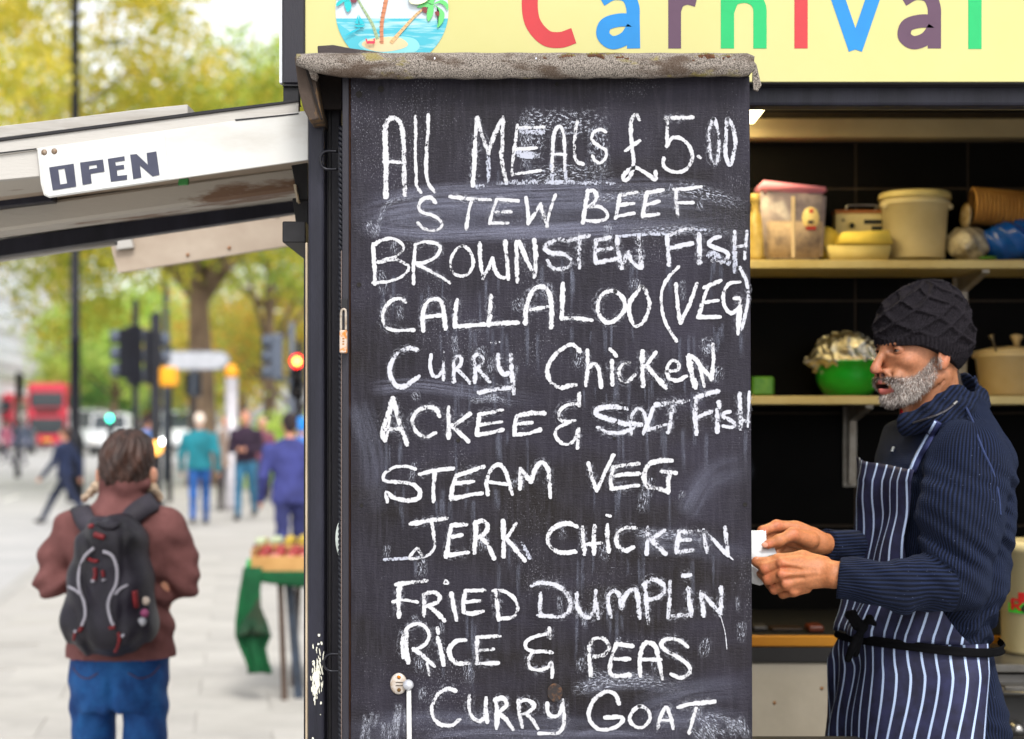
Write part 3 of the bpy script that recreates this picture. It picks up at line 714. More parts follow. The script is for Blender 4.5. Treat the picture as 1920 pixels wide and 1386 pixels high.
# Curry Chicken
word('C', 2, [([(600,950),(540,935),(450,970),(390,1060),(385,1150),(430,1230),(500,1237),(608,1160)],38),([(705,990),(700,1080),(720,1150),(760,1160),(800,1100),(810,970)],32),([(805,1100),(805,1185)],30),
  ([(885,1060),(885,1200)],34),([(885,1060),(910,1000),(945,1020),(930,1080),(890,1100)],32),([(905,1100),(960,1150),(1008,1208)],34),([(1045,1010),(1055,1100),(1050,1205)],36),([(1050,1000),(1085,985),(1120,1030),(1090,1080),(1060,1100)],32),([(1080,1100),(1120,1150),(1168,1198)],34),
  ([(1235,990),(1240,1080),(1280,1140),(1320,1130)],36),([(1335,990),(1340,1100),(1360,1290)],38),([(1345,1245),(1230,1258),(1085,1285)],38),([(1180,892),(1183,893)],18),([(1215,896),(1218,897)],18),([(1245,888),(1246,890)],14)])
word('D', 3, [([(280,960),(230,910),(160,930),(70,1010),(25,1100),(50,1200),(120,1245),(245,1225)],40),([(340,955),(345,1080),(330,1230)],36),([(345,1100),(390,1060),(430,1100),(450,1240)],38),([(535,1040),(535,1130),(540,1220)],42),([(522,945),(568,995)],36),
  ([(670,1050),(620,1065),(590,1120),(610,1190),(660,1200),(710,1150)],38),([(775,965),(775,1100),(780,1230)],44),([(880,970),(830,1040),(800,1080)],38),([(810,1080),(870,1150),(958,1245)],40),
  ([(965,1120),(1050,1108),(1058,1055),(1010,1035),(970,1090),(985,1170),(1050,1190),(1120,1160)],36),([(1140,1000),(1160,1120),(1192,1238)],54),([(1165,1000),(1220,1060),(1262,1235)],38),([(1330,910),(1335,1050),(1320,1180)],40),([(1210,1040),(1270,1120),(1320,1180)],36)])
# ACKEE & SALT FISH
word('E', 3, [([(390,110),(360,230),(315,360),(335,425)],44),([(395,110),(430,250),(500,458)],42),([(330,350),(450,340)],38),([(390,130),(350,400)],30),([(750,245),(720,190),(650,180),(570,220),(545,290),(580,370),(650,405),(718,375)],38),
  ([(820,180),(820,300),(820,410)],38),([(980,230),(860,320)],44),([(850,320),(968,438)],44),([(1055,235),(1150,215),(1230,200)],36),([(1055,240),(1045,310),(1035,385)],38),([(1060,315),(1140,300),(1225,290)],34),([(1035,390),(1130,375),(1232,350)],38),
  ([(1340,245),(1440,225),(1550,225)],40),([(1340,250),(1325,320),(1325,390)],38),([(1335,310),(1455,295)],36),([(1325,390),(1420,380),(1518,350)],38)])
word('F', 3, [([(268,70),(270,160)],38),([(260,150),(180,160),(120,210),(120,270),(180,290),(233,280)],36),([(180,300),(100,340),(90,400),(150,460),(220,440),(265,350)],36),([(265,350),(255,488)],40)])
word('F', 2, [([(630,190),(520,175),(420,190),(400,230),(480,265),(600,300),(740,312)],40),([(410,335),(500,375),(600,370),(680,340)],36),([(668,385),(660,280),(700,200),(750,200),(778,270),(802,345)],33),([(835,180),(800,280),(760,380)],33),([(775,360),(850,335),(928,310)],34),
  ([(855,160),(980,145),(1100,125)],42),([(985,140),(970,260),(950,368)],40)])
word('F', 2, [([(1165,100),(1155,230),(1165,380)],42),([(1160,105),(1240,80),(1330,55)],42),([(1150,270),(1210,240),(1278,210)],38),([(1320,200),(1325,290),(1325,365)],38),([(1337,140),(1340,180)],36),([(1420,212),(1380,222),(1370,250),(1430,280),(1462,310),(1430,332),(1370,322)],30),
  ([(1495,75),(1500,200),(1505,338)],38),([(1500,270),(1560,290)],34),([(1568,60),(1565,200),(1558,325)],26)])
# STEAM VEG
word('E', 3, [([(565,650),(500,630),(400,640),(330,690),(330,740),(430,750),(540,765),(600,820),(580,880),(480,890),(400,870),(345,830),(350,900)],36),([(600,690),(700,665),(850,645)],38),([(715,670),(705,780),(705,898)],38),
  ([(880,700),(980,670),(1085,632)],38),([(880,700),(850,790),(840,880)],38),([(880,760),(1010,745)],36),([(840,880),(950,855),(1070,835)],40),([(1120,840),(1110,740),(1150,650),(1210,620),(1260,680),(1305,840)],38),([(1130,750),(1280,770)],36),
  ([(1365,800),(1368,720),(1370,650)],38),([(1370,650),(1410,700),(1450,745)],38),([(1450,750),(1480,660),(1530,600),(1580,650),(1590,760),(1598,865)],36)])
word('F', 3, [([(340,610),(370,720),(405,815)],38),([(405,815),(460,690),(530,548)],40),([(530,635),(630,620),(720,610)],38),([(530,640),(510,730),(520,800)],38),([(535,705),(630,690),(730,685)],38),([(520,800),(620,790),(718,775)],40),
  ([(972,585),(880,590),(800,620),(765,700),(790,780),(870,800),(940,820)],42),([(900,670),(1005,680)],38),([(960,680),(950,750),(950,828)],46)])
# JERK CHICKEN
word('E', 3, [([(530,1070),(650,1050),(805,1027)],40),([(690,1050),(705,1150),(710,1250),(660,1310),(580,1332),(520,1330),(575,1262),(610,1300)],36),([(840,1080),(955,1075)],36),([(840,1080),(820,1200),(802,1318)],38),([(840,1170),(920,1155)],34),([(810,1310),(968,1287)],36),
  ([(1025,1060),(1025,1180),(1018,1288)],40),([(1025,1065),(1080,1045),(1120,1090),(1090,1150),(1030,1180)],38),([(1060,1170),(1120,1230),(1168,1335)],40),([(1235,1050),(1240,1180),(1240,1318)],42),([(1335,1070),(1290,1140),(1260,1180)],38),([(1260,1180),(1330,1260),(1402,1348)],42)])
word('E', 1, [([(330,1345),(500,1332)],26),([(1380,1220),(1440,1330)],30)])
word('F', 3, [([(250,1090),(180,1065),(90,1090),(35,1150),(40,1230),(110,1285),(238,1285)],42),([(295,1100),(300,1200),(310,1298)],42),([(310,1230),(435,1215)],32),([(385,1090),(380,1200),(385,1298)],40),([(485,1080),(485,1180),(495,1278)],38),([(482,1004),(505,1009)],34),
  ([(700,1100),(620,1100),(560,1150),(560,1230),(620,1275),(678,1250)],40)])
word('F', 2, [([(790,1100),(790,1200),(785,1298)],38),([(920,1120),(860,1160),(810,1190)],36),([(820,1190),(870,1240),(928,1298)],40),
  ([(1030,1125),(1110,1130),(1185,1120)],36),([(1035,1130),(1020,1210),(1010,1288)],38),([(1040,1195),(1115,1190)],34),([(1010,1290),(1080,1280),(1142,1270)],38),([(1220,1120),(1230,1200),(1245,1283)],38),([(1230,1130),(1310,1210),(1405,1308)],38),([(1385,1100),(1395,1200),(1405,1308)],34),([(1410,1310),(1445,1345)],14)])
# FRIED DUMPLIN
word('G', 3, [([(425,190),(540,175),(660,160)],38),([(450,190),(445,310),(445,438)],42),([(402,325),(480,310),(588,325)],34),([(640,270),(640,340),(640,428)],38),([(640,270),(710,250),(760,280),(740,330),(650,360)],38),([(680,360),(740,410),(798,468)],40),([(850,262),(870,360),(890,462)],40),([(792,180),(808,155),(828,182),(800,186)],16),
  ([(960,240),(1102,235)],38),([(960,245),(945,320),(945,400)],38),([(960,325),(1075,315)],36),([(945,405),(1010,415),(1095,397)],38),([(1195,240),(1205,350),(1215,460)],40),([(1180,240),(1250,240),(1330,290),(1365,370),(1330,440),(1215,458)],38)])
word('H', 2, [([(-95,200),(-40,175),(20,180),(80,190),(160,240),(205,320),(190,400),(120,440),(0,432),(-45,430)],40),([(-25,262),(-32,350),(-28,430)],40),([(255,260),(250,340),(290,420),(350,440),(390,380),(400,240)],40),([(400,340),(420,448)],40),([(520,440),(495,330),(500,270),(550,240),(590,290),(600,370)],40),
  ([(600,370),(620,290),(660,240),(710,230),(730,330),(740,448)],40),([(780,180),(790,300),(805,488)],40),([(775,190),(830,150),(910,180),(930,240),(880,290),(800,310)],40),([(975,170),(970,300),(960,440)],40),([(960,440),(1030,430),(1105,425)],40),
  ([(1115,220),(1125,320),(1140,428)],40),([(1078,125),(1128,116)],40),([(1210,250),(1225,330),(1235,428)],40),([(1220,260),(1290,330),(1365,420)],36),([(1370,215),(1368,320),(1365,428)],40),([(1365,430),(1400,560),(1415,690)],9)])
# RICE & PEAS
word('G', 3, [([(500,560),(500,680),(518,788)],44),([(480,750),(470,640),(500,540),(570,495),(640,510),(680,580),(650,650),(560,700)],34),([(560,690),(640,750),(718,820)],40),([(662,800),(680,888)],24),([(745,602),(770,700),(790,808)],40),([(745,535),(749,562)],42),
  ([(960,620),(890,630),(835,690),(850,760),(900,800),(982,800)],40),([(1050,598),(1130,595),(1225,590)],38),([(1050,600),(1050,700),(1050,800)],38),([(1070,700),(1172,690)],36),([(1045,802),(1130,800),(1212,797)],38)])
word('H', 3, [([(40,530),(48,600)],36),([(40,572),(-40,585),(-130,625),(-140,680),(-80,712),(0,705),(60,715)],36),([(-90,720),(-118,765),(-108,832),(-40,852),(30,830),(60,800),(62,905)],36)])
word('H', 3, [([(350,660),(350,770),(365,895)],42),([(350,660),(390,610),(460,610),(500,670),(470,730),(392,750)],42),([(560,650),(682,665)],40),([(560,650),(520,760),(510,870),(570,900),(658,890)],42),([(548,765),(658,765)],38),([(745,895),(740,780),(760,680),(800,640),(860,670),(890,780),(915,915)],42),([(760,770),(900,770)],36),
  ([(1110,670),(1040,620),(960,610),(910,640),(930,690),(1030,750),(1110,810),(1125,870),(1060,910),(985,885)],38)])
# CURRY GOAT
word('G', 3, [([(880,1010),(820,995),(750,1040),(705,1120),(705,1200),(760,1270),(850,1280),(912,1237)],40),([(990,1052),(990,1150),(1020,1220),(1070,1245),(1110,1200),(1120,1072)],38),([(1115,1150),(1130,1252)],40),([(1190,1080),(1205,1180),(1200,1298)],42),([(1200,1080),(1250,1070),(1280,1120),(1230,1170),(1210,1180)],38),([(1230,1190),(1280,1240),(1328,1308)],40),
  ([(1370,1092),(1380,1190),(1400,1288)],40),([(1370,1100),(1430,1085),(1490,1120),(1460,1170),(1400,1195)],38),([(1430,1190),(1480,1240),(1518,1298)],38),([(25,1110),(30,1180),(70,1212),(120,1190),(145,1110)],38,'H'),([(145,1085),(155,1200),(150,1280),(110,1338),(20,1342),(-40,1342)],36,'H')])
word('H', 3, [([(580,1110),(550,1040),(480,1020),(400,1070),(350,1160),(360,1250),(430,1310),(540,1300),(605,1250),(590,1215),(475,1220)],40),([(740,1130),(680,1180),(665,1240),(710,1290),(770,1290),(820,1230),(800,1160),(740,1130)],40),([(880,1298),(900,1220),(930,1152),(960,1160),(998,1298)],40),([(900,1240),(990,1240)],32),
  ([(1042,1140),(1150,1112),(1315,1095)],40),([(1175,1150),(1150,1240),(1122,1338)],36)])
# ---------------------------------------------------------------- felt cap over the blackboard
m, nd, ln, b = new_mat('roofing_felt'); tc = N(nd, 'ShaderNodeTexCoord')
base = mixc(mrange(nmap(450, (1,1,1), 3, .8), .38, .62), srgb(50,43,38), srgb(168,158,148))
base = mixc(mrange(nmap(9, (1,1,3), 4), .5, .62, 0, .8), base, srgb(70,52,38))
base = mixc(mrange(nmap(14, (1,1,2), 4), .6, .68, 0, .7), base, srgb(140,128,60))
ln.new(base, b.inputs['Base Color']); b.inputs['Roughness'].default_value = .95
bp = N(nd, 'ShaderNodeBump', Strength=.9, Distance=.002); ln.new(nmap(420, (1,1,1), 3, .8), bp.inputs['Height']); ln.new(bp.outputs[0], b.inputs['Normal'])
M_['felt'] = m
cap = empty('cap', W(983, 143, BY), None); cap.parent = board; cap.matrix_parent_inverse = Matrix.Translation(-board.location)
CYF = BY-.035
bm = bmesh.new()      # bowed felt sheet: front drop with a rolled top edge, sagging at the left
xs = np.linspace(556, 1413, 70); prof = [(0.0, 0, .0), (.0, .35, .0), (0.0, .85, .004), (0, 1.0, .010)]
rows = []
for i, x in enumerate(xs):
    lowy = np.interp(x, [556,585,600,620,660,750,900,1200,1400,1413], [118,128,134,138,142,143,143,142,138,128])
    lowy += .8*math.sin(x*.11)+.6*math.sin(x*.037)
    topy = np.interp(x, [556,600,800,1100,1400,1413], [105,104,103,103.5,104,110])+.5*math.sin(x*.07)
    r = []
    r.append(W(x, lowy, CYF)+Vector((0,.006,0))); r.append(W(x, lowy-.5, CYF))
    r.append(W(x, (lowy+topy)/2, CYF-.001)); r.append(W(x, topy+5, CYF)); r.append(W(x, topy+1, CYF+.004)); r.append(W(x, topy, CYF+.010)); r.append(W(x, topy, CYF)+Vector((0,.17,.004)))
    rows.append([bm.verts.new(v) for v in r])
for a_, b_ in zip(rows[:-1], rows[1:]):
    for k in range(len(a_)-1): bm.faces.new((a_[k], b_[k], b_[k+1], a_[k+1]))
bmesh.ops.recalc_face_normals(bm, faces=bm.faces)
o = bm_obj('felt_sheet', bm, M_['felt'], cap, True); md = o.modifiers.new('thick', 'SOLIDIFY'); md.thickness = .004; md.offset = 1
cavwood = mat('cap_wood', srgb(46,36,32), rough=.8, c2=srgb(28,22,22), scale=14, bump=.3)
box('cap_deck', XW(600, BY), XW(1405, BY), BY-.022, BY+.16, ZW(128, BY), ZW(118, BY), cavwood, cap)
box('cap_batten', XW(662, BY), XW(1404, BY), BY-.020, BY-.001, ZW(144.5, BY), ZW(129, BY), mat('batten_black', srgb(22,20,23), rough=.7, scale=20), cap, .001)
# left barge board, hanging and weathered
Ml = mat('weathered_barge', srgb(70,58,50), rough=.85, c2=srgb(150,112,60), scale=16, stretch=(1,1,.6), bump=.8, bscale=120, lo=.55, hi=.7)
prism('barge_board', [(552,106),(572,103),(590,140),(596,180),(603,222),(580,226),(569,205),(560,170)], BY-.01, .15, Ml, cap, .0015)
prism('barge_felt', [(572,112),(585,118),(596,140),(592,150),(583,146)], BY-.026, .02, M_['felt'], cap, .001)
prism('cap_cheek', [(590,128),(641,143),(641,205),(600,205)], BY+.075, .012, cavwood, cap, .001)
prism('cap_liner', [(566,108),(571,108),(604,222),(601,224)], BY-.016, .012, mat('liner_dark', srgb(26,20,18), rough=.9, scale=30), cap, .0005)
prism('loose_plank', [(595,86),(625,84),(655,90),(700,96),(735,101),(735,106),(596,103)], BY+.05, .05, mat('plank_grey', srgb(66,58,58), rough=.8, c2=srgb(150,138,120), scale=22, stretch=(1,1,2), lo=.58, hi=.7, bump=.5), cap, .0015)
for x, y, r, c in ((637,113,.0062,(205,203,205)),(815,112,.0058,(200,198,204)),(1005,112,.0052,(182,186,196)),(1245,115,.0052,(178,182,192)),(1380,118,.0052,(214,176,140)),(617,112,.0022,(30,26,24)),(994,111,.0018,(30,26,24))):
    lathe('felt_nail', [(.0001, -.0032), (r*.7, -.0028), (r, -.001), (r, .001)], W(x, y, CYF-.001), mat('nail_%d_%d' % (x, y), srgb(*c), rough=.45, metal=.2, scale=200), cap, 16, 'Y')
# moss tufts: clumps of tiny blades
mossm = mat('moss_brown', srgb(104,70,48), rough=1, c2=srgb(66,42,30), scale=220, bump=.5); mossg = mat('moss_green', srgb(150,136,40), rough=1, c2=srgb(96,92,20), scale=200)
def moss(x0, x1, y, h):
    s = Sdf(); rr = random.Random(int(x0)); n_ = max(3, int((x1-x0)/5))
    for k in range(n_):
        t = (k+.5)/n_; x = x0+(x1-x0)*t; yy = y+h*(t-.5)**2*2.4+rr.uniform(-1, 1)*h*.12
        s.ell(W(x, yy, CYF-.001), (rr.uniform(.0025, .0045), rr.uniform(.0025, .004), h/1050*rr.uniform(.3, .5)), .003)
    e0 = s.ev
    def ev(P):
        n_ = np.sin(P[:, 0]*2100+3*np.sin(P[:, 2]*1500))*np.sin(P[:, 1]*1900)*np.sin(P[:, 2]*2300+1)
        return e0(P)+n_*.0011
    a = W(x0-8, y+h*1.4, CYF-.012); b_ = W(x1+8, y-h*1.4, CYF+.012)
    o = sdf_obj('moss_tuft', ev, a, b_, .0010, mossm, cap); o['kind'] = 'stuff'
    bm = bmesh.new()
    for k in range(int((x1-x0)*2.2)):
        x = rr.uniform(x0, x1); t = (x-x0)/(x1-x0); yy = y-h*.38+h*(t-.5)**2*2.2+rr.uniform(-1.2, 1.5)
        p = W(x, yy, CYF-.002+rr.uniform(-.002, .006)); q = p+Vector((rr.uniform(-.001, .001), rr.uniform(-.002, .001), rr.uniform(.001, .0035)))
        vv = [bm.verts.new(p+Vector((-.0005,0,0))), bm.verts.new(p+Vector((.0005,0,0))), bm.verts.new(q)]; bm.faces.new(vv)
    g = bm_obj('moss_blades', bm, mossg, o); g['kind'] = 'stuff'
for a_ in ((1012,1028,110,12),(1047,1080,106,9),(1096,1134,105,11),(1150,1180,108,9),(1288,1302,114,9),(1298,1350,107,13),(1348,1380,108,10)): moss(*a_)
prism('torn_felt', [(1412,112),(1419,122),(1423,140),(1428,160),(1421,171),(1413,168),(1411,150)], BY+.004, .006, M_['felt'], cap, .0006)
# padlock on its staple
pad = empty('padlock', W(644, 640, BY-.01), 'small rusty brass padlock hanging at the left edge of the blackboard', 'padlock')
sh = cr([(639.5,622),(639.5,590),(641,582),(645,580),(648,583),(648.5,595),(648.5,622)], 5)
tube('shackle', [W(p[0], p[1], BY-.012) for p in sh], .0022, mat('shackle_steel', srgb(185,176,165), rough=.4, metal=.3, c2=srgb(140,120,100), scale=90), pad, 8)
boxpx('padlock_body', 636.5, 619, 650.5, 662, BY-.020, .016, mat('padlock_face', srgb(196,176,160), rough=.45, c2=srgb(200,124,52), scale=70, metal=.2, lo=.5, hi=.6), pad, .0015)
for k in range(3): boxpx('stamped_mark', 642, 634+k*5, 645.5, 636.5+k*5, BY-.0206, .0006, M_['brass'], pad, .0001)
boxpx('staple', 640, 560, 652, 583, BY-.004, .004, M_['black_soft'], board, .001)
# pale disc peeping out behind the strip
o = lathe('lid_rim', [(.0001, -.003), (.084, -.003), (.085, 0), (.084, .003), (.0001, .003)], (0,0,0), mat('plastic_white', srgb(214,222,216), rough=.4), None, 48, 'Y')
o.data.transform(Matrix.Translation(W(716, 1010, BY+.066)))
o.name = 'plate'; o.data.transform(Matrix.Translation((0,0,0)))
tag(o, 'round white plate tucked behind the left edge of the blackboard', 'plate')
# ================================================================ AWNING (hinged flap with its frame)
aw = empty('awning', (XW(575,3.3), 3.6, 1.95), 'propped white wooden side flap with black rafters at the left of the kiosk', 'awning')
YN = 3.135
prism('fascia_trim', [(-260,298),(-260,325),(560,217),(560,190),(352,216),(0,264)], YN+.004, .02, M_['white_board'], aw, .001)
prism('fascia_cap', [(-260,294),(-260,299),(560,191),(556,187),(380,208)], YN, .05, M_['black_soft'], aw, .001)
prism('roof_sheet', [(-260,268),(-260,292),(352,214),(352,196),(280,203)], YN+.06, .9, M_['white_board'], aw, .001)
prism('fascia_board', [(-260,325),(-260,362),(84,330),(578,292),(578,212),(560,217)], YN+.008, .02, M_['white_board'], aw, .001)
# sheeting underneath, sloping away from the kiosk wall
def slopebox(name, xa, xb, za, zb, y0, y1, t, m_, bev=.001):
    """member running left-right with its top at height za (left end) .. zb (right end)"""
    bm = bmesh.new(); vs_ = []
    for x, z in ((xa, za), (xb, zb)):
        for y in (y0, y1):
            for dz in (0, -t): vs_.append(bm.verts.new((x, y, z+dz)))
    for f in ((0,1,3,2),(4,6,7,5),(0,4,5,1),(2,3,7,6),(0,2,6,4),(1,5,7,3)): bm.faces.new([vs_[i] for i in f])
    bmesh.ops.recalc_face_normals(bm, faces=bm.faces)
    bmesh.ops.bevel(bm, geom=list(bm.edges), offset=bev, segments=1, affect='EDGES')
    return bm_obj(name, bm, m_, aw)
XR = XW(572, 3.14)
zr, zl = 2.062, 1.93        # sheeting height at the wall and at x = -1.4
nb = 4
for k in range(nb):         # boards of the underside, each running front to back? they run left-right, side by side in depth
    y0 = 3.17+k*(4.05-3.17)/nb; y1 = 3.17+(k+1)*(4.05-3.17)/nb-.006
    slopebox('soffit_board', -1.45, XR-.002, zl+.004*(k % 2), zr+.004*(k % 2), y0, y1, .014, M_['peeling'] if k in (0, 2, 3) else M_['beige_under'], .002)
def rafter(pl, pr, Y, w, m_, t=.03, bev=.002, name='rafter'):
    """bar seen from pixel (x,y) left to right, thickness w pixels"""
    return prism(name, [(pl[0], pl[1]), (pr[0], pr[1]), (pr[0], pr[1]+w), (pl[0], pl[1]+w)], Y, t, m_, aw, bev)
rafter((-220,378),(98,344), 3.45, 33, M_['black_paint'], .04)
rafter((-220,420),(556,312), 3.50, 44, M_['peeling'], .10, .006, 'beam')
rafter((-220,482),(552,368), 3.95, 31, M_['black_paint'], .04)
box('side_rail', XR-.05, XR-.006, 3.2, 4.95, 1.86, 1.90, M_['black_soft'], aw)
rafter((-220,512),(215,450), 4.0, 8, M_['white_board'], .03, .001, 'batten')
prism('rear_fascia', [(205,448),(560,396),(575,456),(222,512),(212,480)], 4.88, .02, M_['beige_under'], aw, .001)
prism('rear_fascia_block', [(215,449),(246,445),(250,464),(218,468)], 4.86, .018, M_['white_board'], aw, .001)
for x, y in ((430,465),(352,478),(300,420),(520,405)): lathe('bolt', [(.0001, -.004), (.004, -.003), (.005, 0)], W(x, y, 4.878), M_['brass'], aw, 10, 'Y')
prism('hinge_plate', [(546,310),(577,305),(577,372),(560,376)], 3.30, .03, M_['black_soft'], aw, .001)
prism('hinge_plate', [(548,372),(577,368),(577,450),(560,454)], 3.36, .03, M_['black_soft'], aw, .001)
prism('wood_wedge', [(550,346),(554,345),(560,378),(556,379)], 3.28, .03, M_['cream_edge'], aw, .0005)
prism('green_clip', [(335,336),(353,334),(352,346),(333,347)], 3.44, .012, flat((70,150,80)), aw, .001)
prism('gap_shade_line', [(440,224),(560,212),(560,214.5),(442,227)], YN-.001, .001, M_['black_soft'], aw)  # thin dark strips put in as the shade between trim and plate
prism('gap_shade_line', [(-200,309),(68,278),(68,280),(-200,312)], YN+.002, .001, M_['black_soft'], aw)
# OPEN sign plate
op = empty('open_sign', W(190, 330, YN), 'long white plate reading OPEN in dark block letters screwed to the flap', 'sign')
prism('plate', [(69,278),(578,207),(578,300),(330,336),(92,371),(82,366),(76,345)], YN, .006, mat('plate_white', srgb(198,197,193), rough=.4, c2=srgb(172,166,156), scale=2.4, stretch=(1,1,3), lo=.55, hi=.8), op, .001)
prism('sticker', [(78,283),(308,251),(316,336),(92,368),(84,363)], YN-.0012, .001, mat('sticker_white', srgb(204,205,203), rough=.35), op)
DK = mat('letter_navy', srgb(52,54,72), rough=.45, c2=srgb(64,66,84), scale=20)
def block(pts, hole=None):
    yy = YN-.0024
    if hole is None: return prism('letter', pts, yy, .001, DK, op)
    bm = bmesh.new(); n = len(pts)
    o_ = [bm.verts.new(W(x, y, yy)) for x, y in pts]; i_ = [bm.verts.new(W(x, y, yy)) for x, y in hole]
    for k in range(n): bm.faces.new((o_[k], o_[(k+1) % n], i_[(k+1) % n], i_[k]))
    return bm_obj('letter', bm, DK, op)
block([(92,314),(138,307),(143,350),(99,357)], [(109,318),(121,316),(126,344),(113,346)])
block([(150,305),(193,299),(196,322),(170,326),(172,344),(155,347)], [(167,311),(181,309),(182,315),(169,317),(169,318),(167,318)]) 
block([(202,298),(233,293),(234,301),(216,304),(217,311),(232,309),(233,317),(219,319),(220,330),(238,328),(238,337),(208,341)])
block([(244,290),(256,289),(277,309),(275,287),(293,284),(299,328),(286,331),(262,310),(265,333),(250,336)])
for x, y in ((83,286),(102,284)): lathe('screw', [(.0001, -.003), (.004, -.0026), (.0055, -.0008), (.0057, 0)], W(x, y, YN-.0005), mat('screw_rust', srgb(150,138,125), rough=.5, metal=.4, c2=srgb(110,80,50), scale=300), op, 14, 'Y')

# ================================================================ THE STREET
TH = .158                                  # the street heads a little to the left of the view
def kerbx(Y): return -4.62-.17*(Y-15.3) if Y < 24 else -6.1-.12*(Y-24)
asph = mat('asphalt', srgb(168,167,166), rough=.85, c2=srgb(184,182,180), scale=.8, bump=.3, bscale=70)
pavm = mat('pavement_stone', srgb(164,160,154), rough=.8, c2=srgb(180,176,170), scale=.7, bump=.2)
g = mesh_obj('ground', [(-700,-20,-.14),(700,-20,-.14),(700,1500,-.14),(-700,1500,-.14)], [(0,1,2,3)], asph); g['kind'] = 'structure'
ys = list(np.linspace(-6, 60, 40))
V_ = []; F_ = []
for i, y in enumerate(ys): V_ += [(kerbx(y)+.15, y, 0), (60, y, 0)]
for i in range(len(ys)-1): F_.append((2*i, 2*i+1, 2*i+3, 2*i+2))
pv = mesh_obj('pavement', V_, F_, pavm); pv['kind'] = 'structure'
V_ = []; F_ = []
for i, y in enumerate(ys):
    x = kerbx(y); V_ += [(x, y, -.14), (x, y, -.002), (x+.02, y, .003), (x+.15, y, .003)]
for i in range(len(ys)-1):
    for k in range(3): F_.append((4*i+k, 4*i+k+1, 4*i+5+k, 4*i+4+k))
kb = mesh_obj('kerb', V_, F_, mat('kerb_stone', srgb(168,165,160), rough=.8, scale=3)); kb['kind'] = 'structure'
far = mesh_obj('far_pavement', [(-60,24,-.02),(-22.5,36,-.02),(-44,190,-.02),(-120,190,-.02)], [(0,1,2,3)], pavm); far['kind'] = 'structure'
# paving slabs near the viewer, each one a flag with its joint
slab_ms = [mat('flagstone', srgb(166,162,155), rough=.8, c2=srgb(182,178,171), scale=2.2, bump=.25), mat('flagstone_grey', srgb(160,156,150), rough=.8, c2=srgb(180,176,169), scale=2.2, bump=.25), mat('flagstone_pale', srgb(168,164,157), rough=.8, c2=srgb(188,184,177), scale=2.2, bump=.25)]
slab_me = []
for m_ in slab_ms:
    bm = bmesh.new(); add_box(bm, .003, .757, .003, .597, .0, .008, .003)
    me = bpy.data.meshes.new('paving_slab'); bm.to_mesh(me); bm.free(); me.materials.append(m_); slab_me.append(me)
rr = random.Random(5); ct, st_ = math.cos(TH), math.sin(TH)
for j in range(0, 30):
    for i in range(-14, 8):
        u, v = i*.76+(.38 if j % 2 else 0), 6.2+j*.6
        x, y = u*ct-(v-6)*st_-.4, v*ct+u*st_
        if y > 19 or y < 6.5: continue
        if x < kerbx(y)+.25 or x > -.115*y+.7: continue
        o = bpy.data.objects.new('paving_slab', rr.choice(slab_me)); o.location = (x, y, rr.uniform(-.0015, .0015)-.0); o.rotation_euler = (0, 0, TH); o.parent = pv; COL.objects.link(o)
# road markings
mk = mat('road_paint', srgb(228,226,220), rough=.7, scale=5)
for k in range(10):
    y = 19+k*6.0; x = kerbx(y)-3.4
    o = mesh_obj('road_marking', [(x,y,-.136),(x+.12,y,-.136),(x+.12-.16*2.4,y+2.4,-.136),(x-.16*2.4,y+2.4,-.136)], [(0,1,2,3)], mk); o['kind'] = 'structure'

# ---------------------------------------------------------------- trees: thousands of leaf faces round each trunk
def leaf_mat(name, c, c2, c3):
    m, nd, ln, b = new_mat(name); at = N(nd, 'ShaderNodeAttribute', attribute_name='tint')
    rp = N(nd, 'ShaderNodeValToRGB'); e = rp.color_ramp.elements; e[0].color = (*c, 1); e[1].color = (*c3, 1); e[1].position = 1
    q = e.new(.5); q.color = (*c2, 1)
    ln.new(at.outputs['Fac'], rp.inputs[0]); ln.new(rp.outputs[0], b.inputs['Base Color']); b.inputs['Roughness'].default_value = .6
    tr = N(nd, 'ShaderNodeBsdfTranslucent'); ln.new(rp.outputs[0], tr.inputs[0]); mx = N(nd, 'ShaderNodeMixShader'); mx.inputs[0].default_value = .58
    out = nd['Material Output']; ln.new(b.outputs[0], mx.inputs[1]); ln.new(tr.outputs[0], mx.inputs[2]); ln.new(mx.outputs[0], out.inputs[0]); return m
LM = dict(gold=leaf_mat('leaf_gold', srgb(128,146,50), srgb(212,206,78), srgb(250,220,98)),
          olive=leaf_mat('leaf_olive', srgb(88,112,44), srgb(178,186,66), srgb(240,206,88)),
          lime=leaf_mat('leaf_lime', srgb(112,156,70), srgb(190,216,104), srgb(238,240,150)),
          amber=leaf_mat('leaf_amber', srgb(112,140,70), srgb(206,200,90), srgb(240,168,86)),
          green=leaf_mat('leaf_green', srgb(92,146,100), srgb(130,182,112), srgb(172,210,124)))
bark = mat('bark', srgb(92,74,62), rough=.9, c2=srgb(140,118,98), scale=3, stretch=(1,1,.4), bump=.6, bscale=12)
